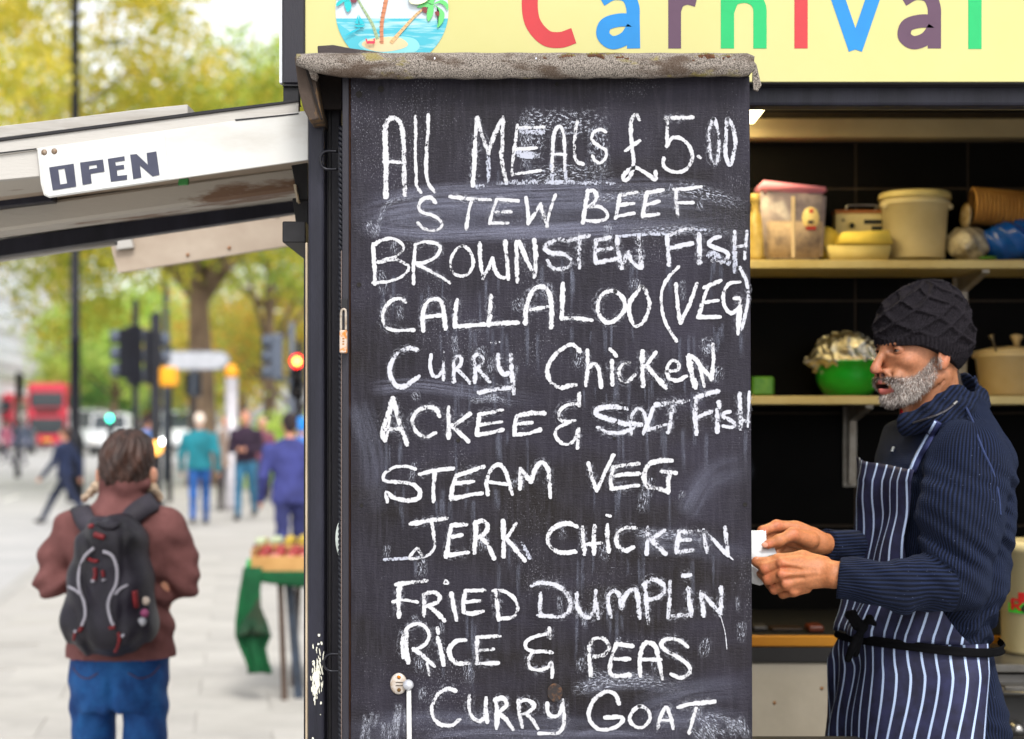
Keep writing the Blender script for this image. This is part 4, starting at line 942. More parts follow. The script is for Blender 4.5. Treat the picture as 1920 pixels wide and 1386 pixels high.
def crown_mesh(name, seed, n, size, blobs, m_, shell=.55):
    r = np.random.RandomState(seed); V_ = []; T_ = []
    blobs = np.array(blobs, float); w = blobs[:, 3]**2; w /= w.sum()
    bi = r.choice(len(blobs), n, p=w)
    d = r.normal(size=(n, 3)); d /= np.linalg.norm(d, axis=1)[:, None]
    rad = r.uniform(shell, 1, n)**.6
    c = blobs[bi, :3]+d*rad[:, None]*blobs[bi, 3:4]*np.array([1, 1, .85])
    # twig clusters: pull leaves toward random centres
    k = max(8, n//22); cc = c[r.choice(n, k)]; ci = r.randint(0, k, n); c = np.where((r.uniform(size=n) < .75)[:, None], cc[ci]+r.normal(size=(n, 3))*size*2.3, c)
    a = r.normal(size=(n, 3)); a /= np.linalg.norm(a, axis=1)[:, None]; b_ = np.cross(a, r.normal(size=(n, 3))); b_ /= np.linalg.norm(b_, axis=1)[:, None]
    s = size*r.uniform(.6, 1.3, n)[:, None]
    P = np.stack([c-a*s, c-b_*s*.55+a*s*.1, c+a*s, c+b_*s*.55+a*s*.1], 1).reshape(-1, 3)
    me = bpy.data.meshes.new(name); me.vertices.add(4*n); me.vertices.foreach_set('co', P.astype(np.float32).ravel())
    me.loops.add(4*n); me.loops.foreach_set('vertex_index', np.arange(4*n, dtype=np.int32)); me.polygons.add(n); me.polygons.foreach_set('loop_start', np.arange(n, dtype=np.int32)*4)
    me.update(calc_edges=True)
    clt = r.uniform(0, 1, k); t = np.clip(clt[ci]*.6+r.uniform(0, .4, n), 0, 1)
    at = me.attributes.new('tint', 'FLOAT', 'POINT'); at.data.foreach_set('value', np.repeat(t, 4).astype(np.float32))
    me.materials.append(m_); return me
def tree(px, Y, base_r, height, cz, cr_, lm, n, size, label, seed, limbs=6, dx=0, group=None, squash=1.0, lo=.45):
    x = XW(px, Y); t = empty('tree', (x, Y, -.1), label, 'tree', group); r = random.Random(seed)
    bm = bmesh.new(); top = cz
    add_tube(bm, [(x, Y, -.1), (x, Y, .5), (x+.1*dx, Y, top*.45), (x+.25*dx, Y, top*.8), (x+.3*dx, Y, top*1.15)], [base_r*1.35, base_r, base_r*.85, base_r*.6, base_r*.15], 12)
    ends = []
    for k in range(limbs):
        a = 2*math.pi*k/limbs+r.uniform(-.4, .4); z0 = top*r.uniform(lo, .85); L = cr_*r.uniform(.7, 1.0)
        e = (x+math.cos(a)*L, Y+math.sin(a)*L, z0+L*r.uniform(.45, .9))
        mid = (x+math.cos(a)*L*.5, Y+math.sin(a)*L*.5, z0+L*.4)
        add_tube(bm, [(x+.1*dx, Y, z0), mid, e], [base_r*.42, base_r*.26, base_r*.08], 7); ends.append((e[0], e[1], e[2]-0)) 
    bm_obj('trunk', bm, bark, t, True)
    blobs = [(x, Y, cz+cr_*.35, cr_*.72)]
    for e in ends: blobs.append((e[0], e[1], e[2]*squash, cr_*r.uniform(.34, .5)))
    for k in range(limbs*2):
        a = r.uniform(0, 6.28); b_ = r.uniform(-.5, 1.2)
        blobs.append((x+math.cos(a)*math.cos(b_)*cr_*.8, Y+math.sin(a)*math.cos(b_)*cr_*.8, cz+math.sin(b_)*cr_*.8, cr_*r.uniform(.25, .42)))
    me = crown_mesh('crown', seed, n, size, blobs, LM[lm]); link(bpy.data.objects.new('crown', me), t)
    return t
tree(382, 42, .36, 12, 6.2, 4.8, 'olive', 30000, .085, 'big plane tree with a thick bare trunk behind the fingerpost', 1, 8, -.6, None, .95, .72)
tree(141, 36, .08, 12, 9.8, 3.0, 'gold', 15000, .08, 'golden tree with its crown high above the flap, between the two tall lamp posts', 2, 6, 0)
tree(505, 50, .2, 12, 7.6, 4.9, 'lime', 14000, .10, 'yellow-green tree right of the plane tree, beside the black corner post', 3, 7)
tree(-60, 48, .2, 13, 10.6, 3.6, 'gold', 7000, .10, 'sparse golden tree with bright sky showing through, above the white flap', 4, 6)
tree(620, 52, .2, 12, 9.6, 3.9, 'lime', 16000, .09, 'tall yellow-green tree whose crown fills the sky beside the sign post', 22, 7)
tree(560, 60, .2, 9, 3.6, 3.4, 'amber', 8000, .11, 'orange-tinged tree low behind the traffic light with the red lamp', 5, 6)
tree(455, 66, .2, 9, 4.2, 3.2, 'amber', 7000, .12, 'amber and green tree directly behind the grey beacon pillar', 6, 6)
tree(300, 95, .25, 12, 5.6, 4.4, 'lime', 9000, .16, 'pale lime tree far down the street behind the traffic signals', 7, 6)
tree(215, 120, .25, 12, 6.0, 5.2, 'lime', 9000, .2, 'bright lime tree beside the pink-brick building', 8, 6)
tree(192, 125, .2, 8, 3.6, 2.6, 'green', 5000, .14, 'small dark green tree above the white van', 9, 5)
tree(258, 150, .25, 12, 4.5, 5.0, 'green', 7000, .24, 'bluish green tree at the far end of the street', 10, 5)
tree(128, 186, .3, 9, 5.0, 4.0, 'gold', 5000, .22, 'small yellowing tree in front of the pink-brick building', 12, 5)
tree(340, 170, .3, 14, 6.0, 7.0, 'olive', 7000, .3, 'wide olive tree closing the end of the street', 13, 6)
tree(430, 140, .3, 14, 6.0, 6.0, 'amber', 7000, .26, 'tall autumn tree far behind the man in the dark jacket', 14, 6)
hd = crown_mesh('hedge', 21, 7000, .12, [(XW(560,40)+k*.8-.6, 40+k*.3, .8, .9) for k in range(6)], LM['lime']); hd = link(bpy.data.objects.new('hedge', hd)); tag(hd, 'low yellow-green hedge behind the man in the blue suit', 'hedge')

# ---------------------------------------------------------------- buildings down the left side
wm = mat('white_render', srgb(236,236,238), rough=.8, scale=.3); gm = mat('office_glass', srgb(176,184,192), rough=.2, c2=srgb(206,210,216), scale=.4)
def facade_building(name, label, pts, z1, storeys, nwin, wall_m, win_m, z0=0.0, wh=.55, ww=.7, frame_m=None, depth=18, band=None):
    """pts: near and far corner of the street face"""
    A = Vector((*pts[0], 0)); B = Vector((*pts[1], 0)); d = (B-A); L = d.length; d.normalize(); nrm = Vector((d.y, -d.x, 0))   # towards the street
    t = empty(name, (A.x, A.y, 0), label, 'building')
    bm = bmesh.new(); c = [A, B, B-nrm*depth, A-nrm*depth]
    lo_ = [bm.verts.new((v.x, v.y, -.14)) for v in c]; hi_ = [bm.verts.new((v.x, v.y, z1)) for v in c]
    bm.faces.new(lo_[::-1]); bm.faces.new(hi_)
    for k in range(4): bm.faces.new((lo_[k], lo_[(k+1) % 4], hi_[(k+1) % 4], hi_[k]))
    bmesh.ops.recalc_face_normals(bm, faces=bm.faces); w_ = bm_obj('wall', bm, wall_m, t)
    sh_ = (z1-z0)/storeys; cw = L/nwin
    for s in range(storeys):
        if band:
            M3 = Matrix((( d.x, nrm.x, 0, A.x), (d.y, nrm.y, 0, A.y), (0, 0, 1, 0), (0, 0, 0, 1)))
            box('floor_band', 0, L, 0, .25, z0+s*sh_+sh_*.82, z0+(s+1)*sh_-.05, band, t, .02, M3)
        for k in range(nwin):
            a = k*cw+cw*(1-ww)/2; M3 = Matrix((( d.x, nrm.x, 0, A.x), (d.y, nrm.y, 0, A.y), (0, 0, 1, 0), (0, 0, 0, 1)))
            f = box('window', a, a+cw*ww, .0, .06, z0+s*sh_+sh_*.25, z0+s*sh_+sh_*(.25+wh), frame_m or wall_m, t, .01, M3)
            box('pane', a+.06, a+cw*ww-.06, .062, .075, z0+s*sh_+sh_*.25+.06, z0+s*sh_+sh_*(.25+wh)-.06, win_m, f, 0, M3)
    return t, A, d, nrm
facade_building('office_building', 'long white modern office building with continuous window bands', ((-30.6, 60), (-51.3, 190)), 22, 7, 26, wm, gm, 1.5, .36, .97, wm, 14, mat('band_white', srgb(232,232,234), rough=.7))
facade_building('brick_building', 'pale brick apartment building with small dark windows past the white offices', ((-51.9, 194), (-65, 255)), 23, 6, 9, mat('pink_render', srgb(222,196,186), rough=.8, c2=srgb(208,172,158), scale=.5), mat('dark_glass', srgb(110,100,108), rough=.2), .8, .5, .36, mat('frame_pale', srgb(215,205,200), rough=.7))
facade_building('terrace_building', 'grey stone building at the far end of the street', ((XW(205,230), 230), (XW(330,260), 260)), 11, 3, 12, mat('stone_grey', srgb(170,150,140), rough=.85), mat('dark_glass_b', srgb(90,86,92), rough=.2), .8, .5, .5)

# ---------------------------------------------------------------- buses, vans
red = mat('bus_red', srgb(188,28,54), rough=.35, c2=srgb(198,40,64), scale=1, coat=.4); gls = mat('vehicle_glass', srgb(40,48,54), rough=.1, spec=.6); blk = mat('tyre_black', srgb(30,30,32), rough=.8)
crm = mat('cream_panel', srgb(226,220,212), rough=.4)
def bus(px, Y, label, rot=0.16, lamp=True):
    x = XW(px, Y); t = empty('double_decker_bus', (x, Y, -.14), label, 'bus', 'red double-decker buses on the road')
    M3 = Matrix.Translation((x, Y, -.14)) @ Matrix.Rotation(rot, 4, 'Z')
    b_ = box('body', -1.25, 1.25, 0, 10.5, .3, 4.35, red, t, .22, M3, 3)
    box('upper_windscreen', -1.05, 1.05, -.03, .03, 2.75, 3.75, gls, t, .08, M3, 2); box('windscreen', -1.1, 1.1, -.03, .03, 1.0, 2.05, gls, t, .08, M3, 2)
    box('destination_blind', -.8, .8, -.04, .0, 2.3, 2.62, mat('blind', srgb(30,28,24), rough=.5), t, .02, M3)
    box('number_plate', -.28, .28, -.05, .0, .55, .68, mat('plate_yellow', srgb(225,200,70), rough=.5), t, .01, M3)
    for s in (-1, 1):
        for (z0, z1) in ((1.15, 2.0), (2.75, 3.6)):
            for k in range(6): box('window', s*1.24, s*1.27, .7+k*1.6, 2.15+k*1.6, z0, z1, gls, t, .03, M3)
        box('side_panel', s*1.245, s*1.265, 1.0, 9.6, 2.1, 2.65, crm, t, .02, M3)
        for y in (1.9, 8.3):
            w_ = lathe('wheel', [(.0001, -.13), (.3, -.13), (.48, -.1), (.5, 0), (.48, .1), (.3, .13), (.0001, .13)], (0, 0, 0), blk, t, 20, 'X'); w_.data.transform(M3 @ Matrix.Translation((s*1.1, y, .5)))
        lathe('headlight', [(.0001, -.03), (.12, -.02), (.14, .02)], M3 @ Vector((s*.95, -.01, .75)), mat('headlight_glass', srgb(240,240,235), rough=.1), t, 14, 'Y')
        bm = bmesh.new(); add_box(bm, s*1.32, s*1.42, -.35, -.25, 1.9, 2.25, .02, M3); bm_obj('mirror', bm, blk, t)
    return t
bus(88, 112, 'red double-decker bus facing the viewer beside the white office building')
bus(-2, 150, 'red double-decker bus cut off by the left edge of the picture')
bus(292, 175, 'red double-decker bus far away between the two traffic signal posts', .12)
whm = mat('van_white', srgb(226,228,230), rough=.3, coat=.5)
def van(px, Y, label, m_=whm, L=5.0, Wd=1.95, H=2.2, rot=.16, cat='van', name='delivery_van', lights=False, group='vans and cars on the road'):
    x = XW(px, Y); t = empty(name, (x, Y, -.14), label, cat, group); M3 = Matrix.Translation((x, Y, -.14)) @ Matrix.Rotation(rot, 4, 'Z')
    bm = bmesh.new(); h = Wd/2
    prof = [(0, .35), (0, .95), (.15, 1.1), (.95, 1.3), (1.6, H), (L, H), (L, .35)] if H > 1.8 else [(0, .3), (0, .7), (.9, .9), (1.6, H), (3.2, H), (4.0, .95), (L, .85), (L, .3)]
    a = [bm.verts.new(M3 @ Vector((-h, y, z))) for y, z in prof]; b_ = [bm.verts.new(M3 @ Vector((h, y, z))) for y, z in prof]; n = len(prof)
    bm.faces.new(a); bm.faces.new(b_[::-1])
    for k in range(n): bm.faces.new((a[k], b_[k], b_[(k+1) % n], a[(k+1) % n]))
    bmesh.ops.recalc_face_normals(bm, faces=bm.faces); bmesh.ops.bevel(bm, geom=list(bm.edges), offset=.09, segments=3, affect='EDGES'); bm_obj('body', bm, m_, t, True)
    (y0, z0), (y1, z1) = (prof[3], prof[4]) if H > 1.8 else (prof[2], prof[3])
    bm = bmesh.new(); nn = Vector((0, -(z1-z0), (y1-y0))).normalized()*.02
    q = [Vector((-h*.86, y0+.08*(y1-y0), z0+.08*(z1-z0))), Vector((h*.86, y0+.08*(y1-y0), z0+.08*(z1-z0))), Vector((h*.8, y0+.9*(y1-y0), z0+.9*(z1-z0))), Vector((-h*.8, y0+.9*(y1-y0), z0+.9*(z1-z0)))]
    f = [bm.verts.new(M3 @ (v+nn)) for v in q]; bk = [bm.verts.new(M3 @ (v-nn)) for v in q]; bm.faces.new(f); bm.faces.new(bk[::-1])
    for k in range(4): bm.faces.new((f[k], bk[k], bk[(k+1) % 4], f[(k+1) % 4]))
    bmesh.ops.recalc_face_normals(bm, faces=bm.faces); bm_obj('windscreen', bm, gls, t)
    for s in (-1, 1):
        box('side_window', s*h*.985, s*(h+.012), 1.35, 2.3, min(1.25, H-.5), H-.22, gls, t, .03, M3)
        for y in (.95, L-.95):
            w_ = lathe('wheel', [(.0001, -.1), (.2, -.1), (.31, -.08), (.33, 0), (.31, .08), (.2, .1), (.0001, .1)], (0, 0, 0), blk, t, 18, 'X'); w_.data.transform(M3 @ Matrix.Translation((s*(h-.1), y, .33)))
        if lights: lathe('headlight', [(.0001, -.06), (.13, -.04), (.16, .03)], M3 @ Vector((s*(h-.28), 0, .72)), LIT_WHITE, t, 14, 'Y')
        else: lathe('headlight', [(.0001, -.06), (.13, -.04), (.16, .03)], M3 @ Vector((s*(h-.28), 0, .72)), crm, t, 14, 'Y')
    box('bumper', -h+.03, h-.03, -.06, .05, .3, .52, blk, t, .03, M3)
    return t
LIT_WHITE = emit_mat('headlight_lit', (1, 1, .97), 14.0)
van(202, 88, 'white delivery van on the road, left of the green traffic light')
van(330, 92, 'white van with its headlights on, seen past the orange lamp', lights=True, H=2.35)
van(158, 96, 'white box van partly behind the near lamp post', H=2.5, L=5.6)
van(22, 92, 'dark blue car at the far left of the road', mat('car_blue', srgb(60,66,100), rough=.3, coat=.5), 4.2, 1.75, 1.5, .16, 'car', 'parked_car')
van(262, 120, 'small pale blue car far down the road under the signal posts', mat('car_pale', srgb(150,170,200), rough=.3, coat=.5), 4.2, 1.75, 1.5, .16, 'car', 'parked_car')

# ---------------------------------------------------------------- posts, signals, signs
pk = mat('post_black', srgb(14,14,20), rough=.4, c2=srgb(22,23,32), scale=3, spec=.2); pg = mat('post_grey', srgb(78,86,100), rough=.4); amb = mat('amber_plastic', srgb(238,160,20), rough=.4)
def lamp_post(px, Y, r, h, label, m_, base=True):
    x = XW(px, Y); t = empty('lamp_post', (x, Y, 0), label, 'lamp post', 'tall lamp posts along the pavement')
    prof = ([(r*1.75, 0), (r*1.75, 1.25), (r*1.35, 1.32), (r, 1.42)] if base else [(r, 0), (r, 1.4)])+[(r, 3.1), (r*1.12, 3.12), (r*1.12, 3.2), (r*.98, 3.22), (r*.8, h)]
    lathe('shaft', prof, (x, Y, 0), m_, t, 20)
    tube('lamp_arm', [(x, Y, h-.1), (x, Y, h+.35), (x-.5, Y, h+.6), (x-1.3, Y, h+.62)], [r*.7, r*.6, r*.5, r*.45], m_, t, 10)
    box('lamp_head', x-1.9, x-1.2, Y-.16, Y+.16, h+.5, h+.66, pg, t, .05)
    return t
l1 = lamp_post(141, 33.5, .098, 10.5, 'near black lamp post with a white band and a thick base', pk)
lathe('white_band', [(.166, 0), (.166, .16)], (XW(141,33.5), 33.5, .66), mat('band_pale', srgb(214,216,222), rough=.5), l1, 20)
lathe('white_band', [(.094, 0), (.094, .5)], (XW(141,33.5), 33.5, 1.45), mat('poster_pale', srgb(214,216,218), rough=.6), l1, 20)
lamp_post(311, 45, .085, 11, 'slimmer grey lamp post farther off, rising behind the flap', pg, False)
def signal_post(px, Y, label, ztop, heads, m_=pk, r=.055):
    x = XW(px, Y); t = empty('traffic_light', (x, Y, 0), label, 'traffic light', 'traffic signals at the crossing')
    lathe('post', [(r*1.5, 0), (r*1.5, .3), (r, .34), (r, ztop), (r*.6, ztop+.03), (.0001, ztop+.04)], (x, Y, 0), m_, t, 16)
    for (hx, hz0, hz1, face, lit) in heads:
        hw = .105; n_ = 3
        M3 = Matrix.Translation((x+hx, Y-.0, 0)) @ Matrix.Rotation(face, 4, 'Z')
        h_ = box('signal_head', -hw, hw, -.11, .11, hz0, hz1, m_, t, .03, M3, 2)
        for k in range(n_):
            z = hz1-(k+.5)*(hz1-hz0)/n_
            bm = bmesh.new(); add_lathe(bm, [(.11, -.26), (.118, -.26), (.118, -.11), (.11, -.11)], (0, 0, 0), 16, 'Y', False)
            for v in bm.verts: v.co = M3 @ (v.co+Vector((0, 0, z)))
            bm_obj('lamp_hood', bm, pg if face > .5 else m_, h_, True)
            mm = (LIT[lit[1]] if lit and lit[0] == k else mat('lens_dark', srgb(50,46,44), rough=.3))
            bm = bmesh.new(); add_lathe(bm, [(.0001, -.15), (.07, -.14), (.105, -.112)], (0, 0, 0), 16, 'Y')
            for v in bm.verts: v.co = M3 @ (v.co+Vector((0, 0, z)))
            bm_obj('lens', bm, mm, h_, True)
            if lit and lit == (k, 'red'):
                bm = bmesh.new(); add_lathe(bm, [(.0001, -.156), (.045, -.152), (.05, -.146)], (0, 0, 0), 16, 'Y')
                for v in bm.verts: v.co = M3 @ (v.co+Vector((0, 0, z)))
                bm_obj('bulb_glow', bm, emit_mat('bulb_amber', (1, .62, .08), 6.0), h_, True)
        box('bracket', min(0, hx), max(0, hx), Y-.02, Y+.02, hz0-.03, hz0+.01, m_, t, .005, Matrix.Translation((x, 0, 0)))
    return t
LIT = dict(red=emit_mat('lens_red', (1, .03, .02), 4.5), green=emit_mat('lens_green', (.06, 1, .62), 5.0), amber=emit_mat('lens_amber', (1, .45, .08), 1.2))
s = signal_post(254, 30, 'dark traffic light seen from behind, left one of the pair at the crossing', 3.68, [(-.02, 2.2, 3.25, math.pi*.72, None), (-.16, 2.32, 3.2, math.pi*.5*3, None)])
s = signal_post(292, 27, 'dark traffic light with glowing amber lamp and yellow box, right one of the pair', 3.25, [(-.05, 2.15, 3.0, math.pi*.75, None)], r=.085)
box('push_button_box', XW(300,27), XW(333,27), 26.9, 27.1, ZW(725,27), ZW(688,27), amb, s, .05, None, 3)
x_, y_ = XW(296,27), 26.8; lathe('waiting_lamp', [(.0001, -.08), (.08, -.06), (.11, 0), (.11, .06)], (x_, y_, ZW(840,27)), LIT['amber'], s, 18, 'Y')
s = signal_post(547, 31, 'grey traffic light beside the big plane tree, its three hoods turned left', 3.35, [(-.28, ZW(712,31), ZW(626,31), -math.pi*.42, None)], pg)
s = signal_post(561, 29, 'traffic light glowing red at the edge of the black post', 2.9, [(-.02, ZW(748,29), ZW(664,29), .0, (0, 'red'))])
s = signal_post(208, 60, 'distant traffic light showing green above the road', 1.9, [(0, ZW(795,60)-.55, ZW(795,60)+.25+.1, 0, (0, 'green'))], pg, .04)
s = signal_post(33, 48, 'small traffic light with an amber rim near the left edge, in front of the offices', ZW(700,48), [(.05, ZW(748,48), ZW(700,48), .3, None)])
s = signal_post(362, 40, 'small dark signal behind the fingerpost near the plane tree', ZW(690,40), [(-.05, ZW(742,40), ZW(700,40), .9, None)])
# fingerpost
fp = empty('street_sign', (XW(318,33), 33, 0), 'white fingerpost sign with a rounded end on a dark post', 'sign')
lathe('post', [(.05, 0), (.05, ZW(650,33))], (XW(318,33), 33, 0), pk, fp, 12)
q = cr([(312,658),(400,658),(420,660),(431,674),(420,690),(400,694),(312,694)], 4); q = [(p[0], p[1]) for p in q]
prism('sign_plate', q, 32.93, .03, mat('sign_white', srgb(120,124,130), rough=.4), fp, 0); 
q = [(p[0]+(2 if p[0] < 350 else -3), 676+(p[1]-676)*.84) for p in q]
prism('sign_face', q, 32.92, .008, mat('sign_face_white', srgb(176,178,184), rough=.35), fp, 0)
# beacon pillar
bp_ = empty('beacon_pillar', (XW(434,30), 30, 0), 'grey metal pillar with a domed orange top', 'beacon')
rP = 12/F*30
lathe('pillar', [(rP*1.1, 0), (rP, .1), (rP, ZW(706,30))], (XW(434,30), 30, 0), mat('pillar_grey', srgb(176,172,176), rough=.35, metal=.3, scale=2), bp_, 20)
lathe('dome', [(rP*1.02, ZW(708,30)), (rP*1.05, ZW(697,30)), (rP*.8, ZW(688,30)), (rP*.4, ZW(683,30)), (.0001, ZW(682,30))], (XW(434,30), 30, 0), amb, bp_, 20)

# ---------------------------------------------------------------- fruit stall with its green cloth
YS = 9.3
stl = empty('fruit_stall', (XW(560,YS), YS, 0), 'folding market table draped with a green cloth', 'stall')
zt = ZW(1072, YS); wd = mat('trestle_wood', srgb(96,78,66), rough=.8, c2=srgb(60,50,46), scale=6, stretch=(1,1,.3)); grm = mat('green_cloth', srgb(4,84,44), rough=.85, c2=srgb(3,62,34), scale=5, bump=.5, bscale=300)
box('table_top', XW(475,YS), XW(475,YS)+1.6, YS, YS+.75, zt-.03, zt, wd, stl, .004)
def legq(a, b, Y, w, m_): return prism('leg', [(a[0]-w, a[1]), (a[0]+w, a[1]), (b[0]+w, b[1]), (b[0]-w, b[1])], Y, .045, m_, stl, .003)
legm = mat('leg_metal', srgb(70,84,104), rough=.5, c2=srgb(40,44,50), scale=4)
legq((524,1072),(533,1322), YS+.02, 5, wd); legq((540,1072),(562,1330), YS+.09, 8, legm); legq((560,1072),(548,1290), YS+.55, 5, wd); legq((690,1072),(700,1330), YS+.02, 5, wd)
# cloth: draped band over the front edge and a long hanging corner
def cloth(name, rows, Y, m_, thick=.004, fold=.02):
    bm = bmesh.new(); G = []
    for j, (y, xl, xr, lo_) in enumerate(rows):
        r = []
        for i in range(15):
            t = i/14; x = xl+(xr-xl)*t
            r.append(bm.verts.new(W(x, y+lo_*math.sin(t*math.pi), Y-fold*math.sin(t*11+j*.35)*(j/len(rows))-.006*j/len(rows))))
        G.append(r)
    for a, b_ in zip(G[:-1], G[1:]):
        for i in range(14): bm.faces.new((a[i], b_[i], b_[i+1], a[i+1]))
    o = bm_obj(name, bm, m_, stl, True); md = o.modifiers.new('t', 'SOLIDIFY'); md.thickness = thick; return o
cloth('green_cloth', [(1071,472,760,0),(1075,468,760,1),(1079,464,760,4),(1083,462,760,10),(1087,460,760,16)], YS-.02, grm, fold=.004)
cloth('cloth_corner', [(1064,456,492,0),(1085,453,490,0),(1110,448,488,0),(1140,444,489,0),(1165,441,500,0),(1192,441,508,0),(1215,450,498,0),(1240,461,503,0),(1256,466,509,3),(1264,464,508,-2)], YS-.05, grm, fold=.03)
cloth('cloth_fold', [(1120,484,487,0),(1140,474,490,0),(1165,455,500,0),(1192,443,508,0),(1188,460,508,-10)], YS-.085, mat('green_cloth_back', srgb(20,62,40), rough=.9, c2=srgb(48,52,36), scale=6), fold=.01)
cloth('cloth_top_edge', [(1048,464,470,0),(1072,458,470,0)], YS-.01, mat('green_bright', srgb(20,150,80), rough=.85, scale=4), fold=.0)
crate = empty('fruit_crate', W(560, 1062, YS+.05), 'cardboard tray of red and pink fruit on the green cloth', 'crate')
cb = mat('cardboard', srgb(196,152,94), rough=.85, c2=srgb(176,132,76), scale=6); cbd = mat('cardboard_inner', srgb(120,60,44), rough=.9)
zc = ZW(1066, YS-.02)
box('tray_front', XW(470,YS), XW(470,YS)+1.15, YS-.005, YS+.005, zt+.001, ZW(1043,YS), cb, crate, .002)
box('tray_end', XW(470,YS), XW(470,YS)+.008, YS+.006, YS+.40, zt+.001, ZW(1030,YS), cb, crate, .002)
box('tray_back', XW(470,YS), XW(470,YS)+1.15, YS+.40, YS+.41, zt+.001, ZW(1030,YS), cb, crate, .002)
fr = [mat('fruit_red', srgb(124,26,30), rough=.4, c2=srgb(160,50,44), scale=12), mat('fruit_pink', srgb(206,140,128), rough=.4, c2=srgb(176,80,72), scale=12), mat('fruit_yellow', srgb(178,150,44), rough=.35, scale=12), mat('fruit_white', srgb(176,186,150), rough=.4, scale=12)]
rr = random.Random(9)
def fruit(x, y, z, r, m_, par, nm='fruit'):
    return lathe(nm, [(.0001, -r*.92), (r*.5, -r*.84), (r*.86, -r*.45), (r, 0), (r*.88, r*.48), (r*.5, r*.82), (r*.16, r*.86), (.0001, r*.76)], (x, y, z), m_, par, 14)
for j in range(4):
    for i in range(13):
        r = .036; fruit(XW(470,YS)+.05+i*.078+rr.uniform(-.008, .008), YS+.055+j*.088, zt+.055+j*.012+rr.uniform(0, .012), r*rr.uniform(.85, 1.1), fr[1] if (j == 0 and rr.random() < .75) else fr[0], crate)
crate2 = empty('fruit_crate', W(560, 1030, YS+.6), 'raised tray of yellow and pale green fruit at the back of the stall', 'crate')
box('tray_front', XW(474,YS+.46), XW(474,YS+.46)+1.2, YS+.46, YS+.47, zt+.03, ZW(1022,YS+.46), cbd, crate2, .002)
box('tray_floor', XW(474,YS+.46), XW(474,YS+.46)+1.2, YS+.472, YS+.74, zt+.03, zt+.07, cbd, crate2, .002)
for j in range(3):
    for i in range(13):
        fruit(XW(480,YS+.5)+.02+i*.082, YS+.52+j*.09, zt+.115+rr.uniform(0, .02), .030*rr.uniform(.85, 1.15), fr[2] if i in (2, 3, 5) else (fr[3] if rr.random() < .8 else fr[2]), crate2)
# ================================================================ INSIDE THE KIOSK
lampm = emit_mat('tube_light', (1.0, .80, .40), 7.0)
cl = empty('ceiling_light', (.55, 4.3, 2.42), 'lit strip light on the kiosk ceiling beside the blackboard edge', 'ceiling light')
box('diffuser', .40, .705, 3.75, 4.965, 2.395, 2.412, lampm, cl, .004); box('light_body', .43, .68, 3.8, 4.9, 2.413, 2.449, M_['shelf_white'], cl, .004)
SF = 4.78                                   # shelf front
zu, zl_ = ZW(487.5, SF), ZW(742.5, SF)
def shelf(z, label, brs):
    t = empty('wall_shelf', (1.2, SF, z-.024), label, 'shelf')
    box('board', XW(1412,SF)-.5, WR-.04, SF, KB-.023, z-.024, z, M_['shelf_white'], t, .002)
    for px, h in brs:
        Yb = SF+.02; x = XW(px, Yb)
        box('bracket_plate', x-.018, x+.022, KB-.03, KB-.0205, z-.025-h, z-.025, M_['bracket_white'], t, .001)
        bm = bmesh.new(); a = [(Yb, z-.0245), (KB-.031, z-.0245), (KB-.031, z-.025-h*.96), (KB-.055, z-.025-h*.96), (KB-.07, z-.07), (Yb, z-.034)]
        f = [bm.verts.new((x-.006, y, zz)) for y, zz in a]; g_ = [bm.verts.new((x+.014, y, zz)) for y, zz in a]; bm.faces.new(f); bm.faces.new(g_[::-1])
        for k in range(len(a)): bm.faces.new((f[k], g_[k], g_[(k+1) % len(a)], f[(k+1) % len(a)]))
        bmesh.ops.recalc_face_normals(bm, faces=bm.faces); bm_obj('bracket', bm, M_['bracket_white'], t)
    return t
shelf(zu, 'upper cream shelf carrying tubs and bags against black tiles', [(1846, .40), (1290, .2)])
shelf(zl_, 'lower cream shelf behind the man, with a green bowl and a pot', [(1628, .24), (1290, .2)])
Q = 4.86
def px(x): return x/F*Q
# pink-lidded tub
tub = empty('food_tub', W(1490, 487, Q), 'clear plastic storage tub with a pink lid, at the left of the upper shelf', 'tub')
clr = mat('tub_plastic', srgb(170,158,166), rough=.25, c2=srgb(110,102,118), scale=9, lo=.4, hi=.6)
def taper(name, px0, px1, py0, py1, inset, Y, dep, m_, par, tilt=0.0, bev=.006):
    bm = bmesh.new(); ps = [(px0-inset, py0-tilt), (px1+inset, py0+tilt), (px1, py1), (px0, py1)]
    f = [bm.verts.new(W(x, y, Y)) for x, y in ps]; g_ = [bm.verts.new(v.co+Vector((0, dep, 0))) for v in f]
    bm.faces.new(f); bm.faces.new(g_[::-1])
    for k in range(4): bm.faces.new((f[k], g_[k], g_[(k+1) % 4], f[(k+1) % 4]))
    bmesh.ops.recalc_face_normals(bm, faces=bm.faces); bmesh.ops.bevel(bm, geom=list(bm.edges), offset=bev, segments=3, affect='EDGES'); return bm_obj(name, bm, m_, par, True)
taper('tub_body', 1436, 1544, 354, 487, 7, Q, .15, clr, tub, 5, .012)
taper('contents', 1441, 1540, 414, 484, 3, Q-.0015, .005, mat('flour', srgb(196,172,150), rough=.9, c2=srgb(120,105,100), scale=14), tub, 0, .004)
taper('lid', 1430, 1552, 344, 360, 2, Q-.006, .16, mat('pink_lid', srgb(222,140,170), rough=.4), tub, 7, .007)
lathe('round_label', [(.0001, -.0012), (.024, -.0012), (.0245, 0)], (0, 0, 0), mat('label_cream', srgb(222,200,140), rough=.6, scale=50), tub, 24, 'Y').data.transform(Matrix.Translation(W(1520, 409, Q-.003)) @ Matrix.Diagonal((1, 1, 1.28, 1)))
